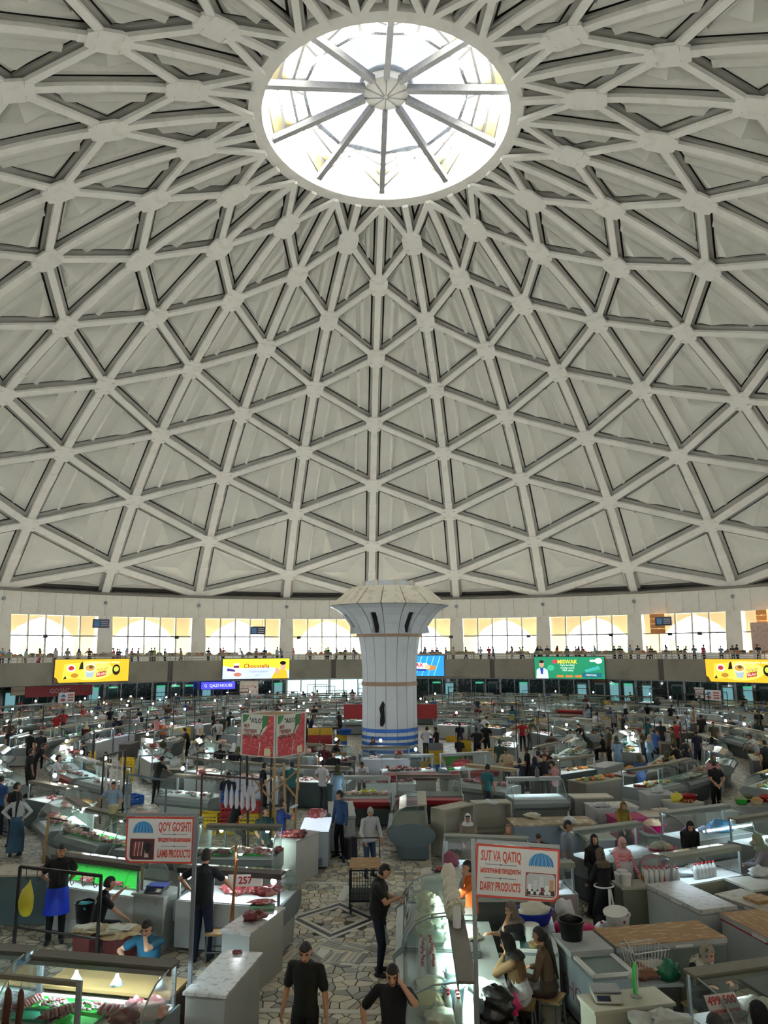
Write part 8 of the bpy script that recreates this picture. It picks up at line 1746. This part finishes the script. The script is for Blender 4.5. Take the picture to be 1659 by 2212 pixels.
pane(o, [(w*.22, -h*.5), (w*.48, -h*.5), (w*.46, -h*.1), (w*.38, .0), (w*.28, -h*.15)], lit('e6b52a'), y=.012); pane(o, oval(w*.40, h*.12, w*.045, h*.2), lit('d8a88a', .8), y=.018); pane(o, oval(w*.40, h*.28, w*.047, h*.1), lit('1a1512', .2), y=.022); pane(o, oval(w*.31, -h*.12, w*.035, h*.16), lit('d8a88a', .8), y=.022)
o, w, h = hoarding(840, 959, 1416, 1460, 'blue lit billboard of a filled bar, partly behind the column')
pane(o, rect(-w/2, w/2, -h/2, h/2), lit('2a96dc'))
for k in range(7): pane(o, [(w*(-.35+k*.11), -h*.5), (w*(-.34+k*.11), -h*.5), (w*(-.22+k*.11), h*.45), (w*(-.235+k*.11), h*.45)], lit('9ad6f6'), y=.004)
pane(o, [(-w*.25, -h*.15), (w*.18, -h*.2), (w*.2, h*.12), (-w*.25, h*.2)], lit('e6ecf2'), y=.012); pane(o, [(-w*.25, -h*.22), (w*.18, -h*.26), (w*.18, -h*.16), (-w*.25, -h*.12)], lit('2a4aa8', .6), y=.014); text('MAX', h*.26, lit('c22a3a', .7), o, TR(w*.02, -.022, h*.02) @ R_, bold=.02); pane(o, oval(w*.27, -h*.1, w*.09, h*.13), lit('c98a4a', .8), y=.018); pane(o, oval(w*.2, -h*.06, w*.05, h*.12), lit('e8c89a', .8), y=.022)
o, w, h = hoarding(1155, 1306, 1419, 1466, 'green lit billboard lettered Miswak with a doctor figure')
pane(o, rect(-w/2, w/2, -h/2, h/2), lit('1f8a62', .8)); text('MISWAK', h*.24, lit('f2d23a'), o, TR(-w*.02, -.02, h*.27) @ R_, bold=.012, fit=w*.3); pane(o, oval(-w*.2, h*.28, w*.035, h*.09), lit('d83a5a', .7), y=.012)
text('Og\u2018iz bo\u2018shlig\u2018i\ntozaligi uchun\n100% tabiiy', h*.12, lit('e8f6ee'), o, TR(-w*.02, -.02, h*.0) @ R_, fit=w*.33); pane(o, [(-w*.48, -h*.5), (-w*.30, -h*.5), (-w*.31, -h*.1), (-w*.36, -h*.02), (-w*.43, -h*.02), (-w*.47, -h*.1)], lit('d9e2ee', .8), y=.012); pane(o, oval(-w*.395, h*.16, w*.035, h*.16), lit('d0a084', .7), y=.016); pane(o, oval(-w*.395, h*.28, w*.036, h*.07), lit('3a2418', .3), y=.02); pane(o, [(-w*.41, -h*.3), (-w*.38, -h*.3), (-w*.37, -h*.02), (-w*.42, -h*.02)], lit('2a4ab0', .6), y=.018); pane(o, oval(-w*.26, 0, w*.05, h*.14), lit('3fb58a', .8), y=.012)
pane(o, [(w*.22, -h*.1), (w*.42, h*.1), (w*.44, -h*.06), (w*.24, -h*.2)], lit('3fb0b0', .8), y=.014); pane(o, rect(w*.18, w*.46, -h*.44, -h*.22), lit('1a6a7a', .7), y=.018); text('MISWAK', h*.13, lit('e9f2f2'), o, TR(w*.31, -.026, -h*.33) @ R_, fit=w*.24); pane(o, oval(w*.42, h*.32, w*.05, h*.13), lit('dfe6ea'), y=.012); pane(o, rect(w*.3, w*.42, h*.27, h*.37), lit('dfe6ea'), y=.010)
for k in range(3): pane(o, rect(-w*.18+k*w*.13, -w*.08+k*w*.13, -h*.44, -h*.34), lit('d9823a', .7), y=.012)
# ---------- shops under the gallery
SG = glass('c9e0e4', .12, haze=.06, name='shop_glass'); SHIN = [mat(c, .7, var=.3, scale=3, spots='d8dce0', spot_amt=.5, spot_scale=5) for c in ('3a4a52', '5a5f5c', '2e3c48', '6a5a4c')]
GRND = random.Random(9)
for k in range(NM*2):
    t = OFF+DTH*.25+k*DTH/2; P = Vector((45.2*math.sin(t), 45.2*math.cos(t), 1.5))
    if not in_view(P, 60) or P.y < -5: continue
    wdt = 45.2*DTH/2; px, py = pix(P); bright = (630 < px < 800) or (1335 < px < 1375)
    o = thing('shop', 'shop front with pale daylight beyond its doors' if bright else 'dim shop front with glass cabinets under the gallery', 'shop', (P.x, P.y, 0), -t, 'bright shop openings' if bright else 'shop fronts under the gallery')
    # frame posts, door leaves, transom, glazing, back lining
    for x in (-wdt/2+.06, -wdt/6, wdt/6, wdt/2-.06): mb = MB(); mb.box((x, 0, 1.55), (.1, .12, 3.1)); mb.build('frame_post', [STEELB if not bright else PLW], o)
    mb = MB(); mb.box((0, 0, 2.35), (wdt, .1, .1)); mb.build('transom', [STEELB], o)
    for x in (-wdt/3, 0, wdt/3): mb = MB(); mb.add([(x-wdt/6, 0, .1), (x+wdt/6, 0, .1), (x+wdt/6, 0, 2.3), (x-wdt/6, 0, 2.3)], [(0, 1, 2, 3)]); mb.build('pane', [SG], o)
    mb = MB(); mb.box((0, 1.1, 1.6), (wdt, .05, 3.2)); mb.build('back_lining', [glow('f4f6f2', 1.5) if bright else GRND.choice(SHIN)], o)  # in bright openings a glowing sheet stands in for the daylight outside
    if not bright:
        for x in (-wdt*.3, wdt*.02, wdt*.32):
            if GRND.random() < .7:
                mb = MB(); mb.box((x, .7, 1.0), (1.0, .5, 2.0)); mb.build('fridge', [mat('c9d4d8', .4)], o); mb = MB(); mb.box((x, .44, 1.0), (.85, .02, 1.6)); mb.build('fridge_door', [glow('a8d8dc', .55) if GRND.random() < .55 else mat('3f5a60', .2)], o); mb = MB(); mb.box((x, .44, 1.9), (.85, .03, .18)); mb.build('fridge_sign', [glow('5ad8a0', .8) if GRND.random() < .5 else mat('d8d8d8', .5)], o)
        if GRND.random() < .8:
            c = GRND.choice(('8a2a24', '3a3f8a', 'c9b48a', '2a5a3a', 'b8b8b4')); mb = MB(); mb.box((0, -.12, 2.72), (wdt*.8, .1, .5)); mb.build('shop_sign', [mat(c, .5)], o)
def shop_sign(px0, px1, py0, py1, R, txt, bg, fg, lb, size=.5, e=0.0):
    A, B = on_ring(px0, (py0+py1)/2, R), on_ring(px1, (py0+py1)/2, R); T = on_ring((px0+px1)/2, py0, R).z; Z0 = on_ring((px0+px1)/2, py1, R).z; c = (A+B)/2; d = B-A; w = math.hypot(d.x, d.y); h = T-Z0
    o = thing('shop_sign', lb, 'sign', (c.x, c.y, (T+Z0)/2), math.atan2(d.y, d.x)); mb = MB(); mb.box((0, .06, 0), (w, .1, h)); mb.build('board', [glow(bg, e) if e else mat(bg, .5)], o); text(txt, h*size, glow(fg, e) if e else mat(fg, .5), o, TR(0, -.0, 0) @ R_, sx=.9, fit=w*.92); return o, w, h
shop_sign(435, 508, 1473, 1489, 43.5, 'G  QAZI HOUSE', '4a4ad8', 'e6e6ff', 'blue lit shop sign reading Qazi House', .6, 1.2); shop_sign(518, 558, 1471, 1508, 36.0, 'ОТ ГРУППЫ\nКАЗЫ-КАРТА', 'cdbfae', '8a2a24', 'pale banner with red letters over hanging meat', .26); shop_sign(1274, 1312, 1465, 1474, 43.5, 'TAOMLAR', '5a2a1c', 'd9a04a', 'brown shop sign reading Taomlar', .75); shop_sign(55, 200, 1481, 1504, 42.0, 'GO\u2018SHT', 'a83238', 'e8d8d0', 'long red meat banner with a bull beside a meat picture', .6); shop_sign(24, 54, 1484, 1502, 42.0, 'OT GO\u2018SHTI', 'cdbfa0', '8a3a24', 'pale banner reading horse meat beside the red banner', .35); shop_sign(1500, 1520, 1485, 1508, 36.0, 'DODO', 'd9d2d0', 'a8182c', 'small red and white shop poster', .3)
for px0, px1, py0, py1, lb in ((128, 161, 1496, 1518, 'small far stall sign with a blue dome emblem over the meat rows'), (1523, 1556, 1491, 1513, 'small far stall sign with a blue dome emblem over the dairy rows')):
    o, w, h = shop_sign(px0, px1, py0, py1, 27.0, '', 'd9dadc', '46557e', lb, .2); emblem(o, -w*.25, h*.1, w*.3, h*.25); pane(o, oval(-w*.25, -h*.2, w*.16, h*.16), mat('8a4a44', .5), y=.004)
    for q in (.25, 0, -.25): pane(o, rect(w*.05, w*.42, h*(q-.06), h*(q+.06)), SIGNR, y=.004)
    mb = MB(); mb.box((w/2, .05, -2.0), (.07, .07, 4.0)); mb.build('pole', [GALV], o)
# trees outside
LEAF = [mat(c, .7, var=.3, scale=3) for c in ('3f7a2a', '5a9a34', '7aa83a')]
TR_ = random.Random(3)
for px, lb in ((330, 'green tree crown outside beyond the clerestory glass'), (1126, 'green tree crown outside beyond the clerestory glass'), (1340, 'tree crown with red blossom outside the clerestory'), (1470, 'green tree crown outside beyond the clerestory glass'), (70, 'green tree crown outside beyond the clerestory glass'), (700, 'green tree crown outside beyond the clerestory glass')):
    P = on_ring(px, 1395, 57.0); o = thing('tree', lb, 'tree', (P.x, P.y, 3.4), 0, 'trees outside' if 'green' in lb else None); mb = MB(); mb.tube([(0, 0, 0), (.05, 0, 1.2), (0, 0, 2.0)], [.14, .1, .07], 7); mb.build('trunk', [mat('5a4632', .8)], o)
    mb = MB()
    for k in range(420):
        d = Vector((TR_.gauss(0, 1), TR_.gauss(0, 1), TR_.gauss(0, .8))).normalized()*TR_.uniform(.5, 1.0); c = Vector((d.x*1.5, d.y*1.5, 2.4+d.z*1.2)); u = Vector((TR_.uniform(-1, 1), TR_.uniform(-1, 1), TR_.uniform(-1, 1))).normalized(); v = u.orthogonal().normalized(); mb.add([c-u*.16, c+v*.08, c+u*.16, c-v*.08], [(0, 1, 2, 3)], TR_.randrange(3))
    mb.build('crown', LEAF, o)
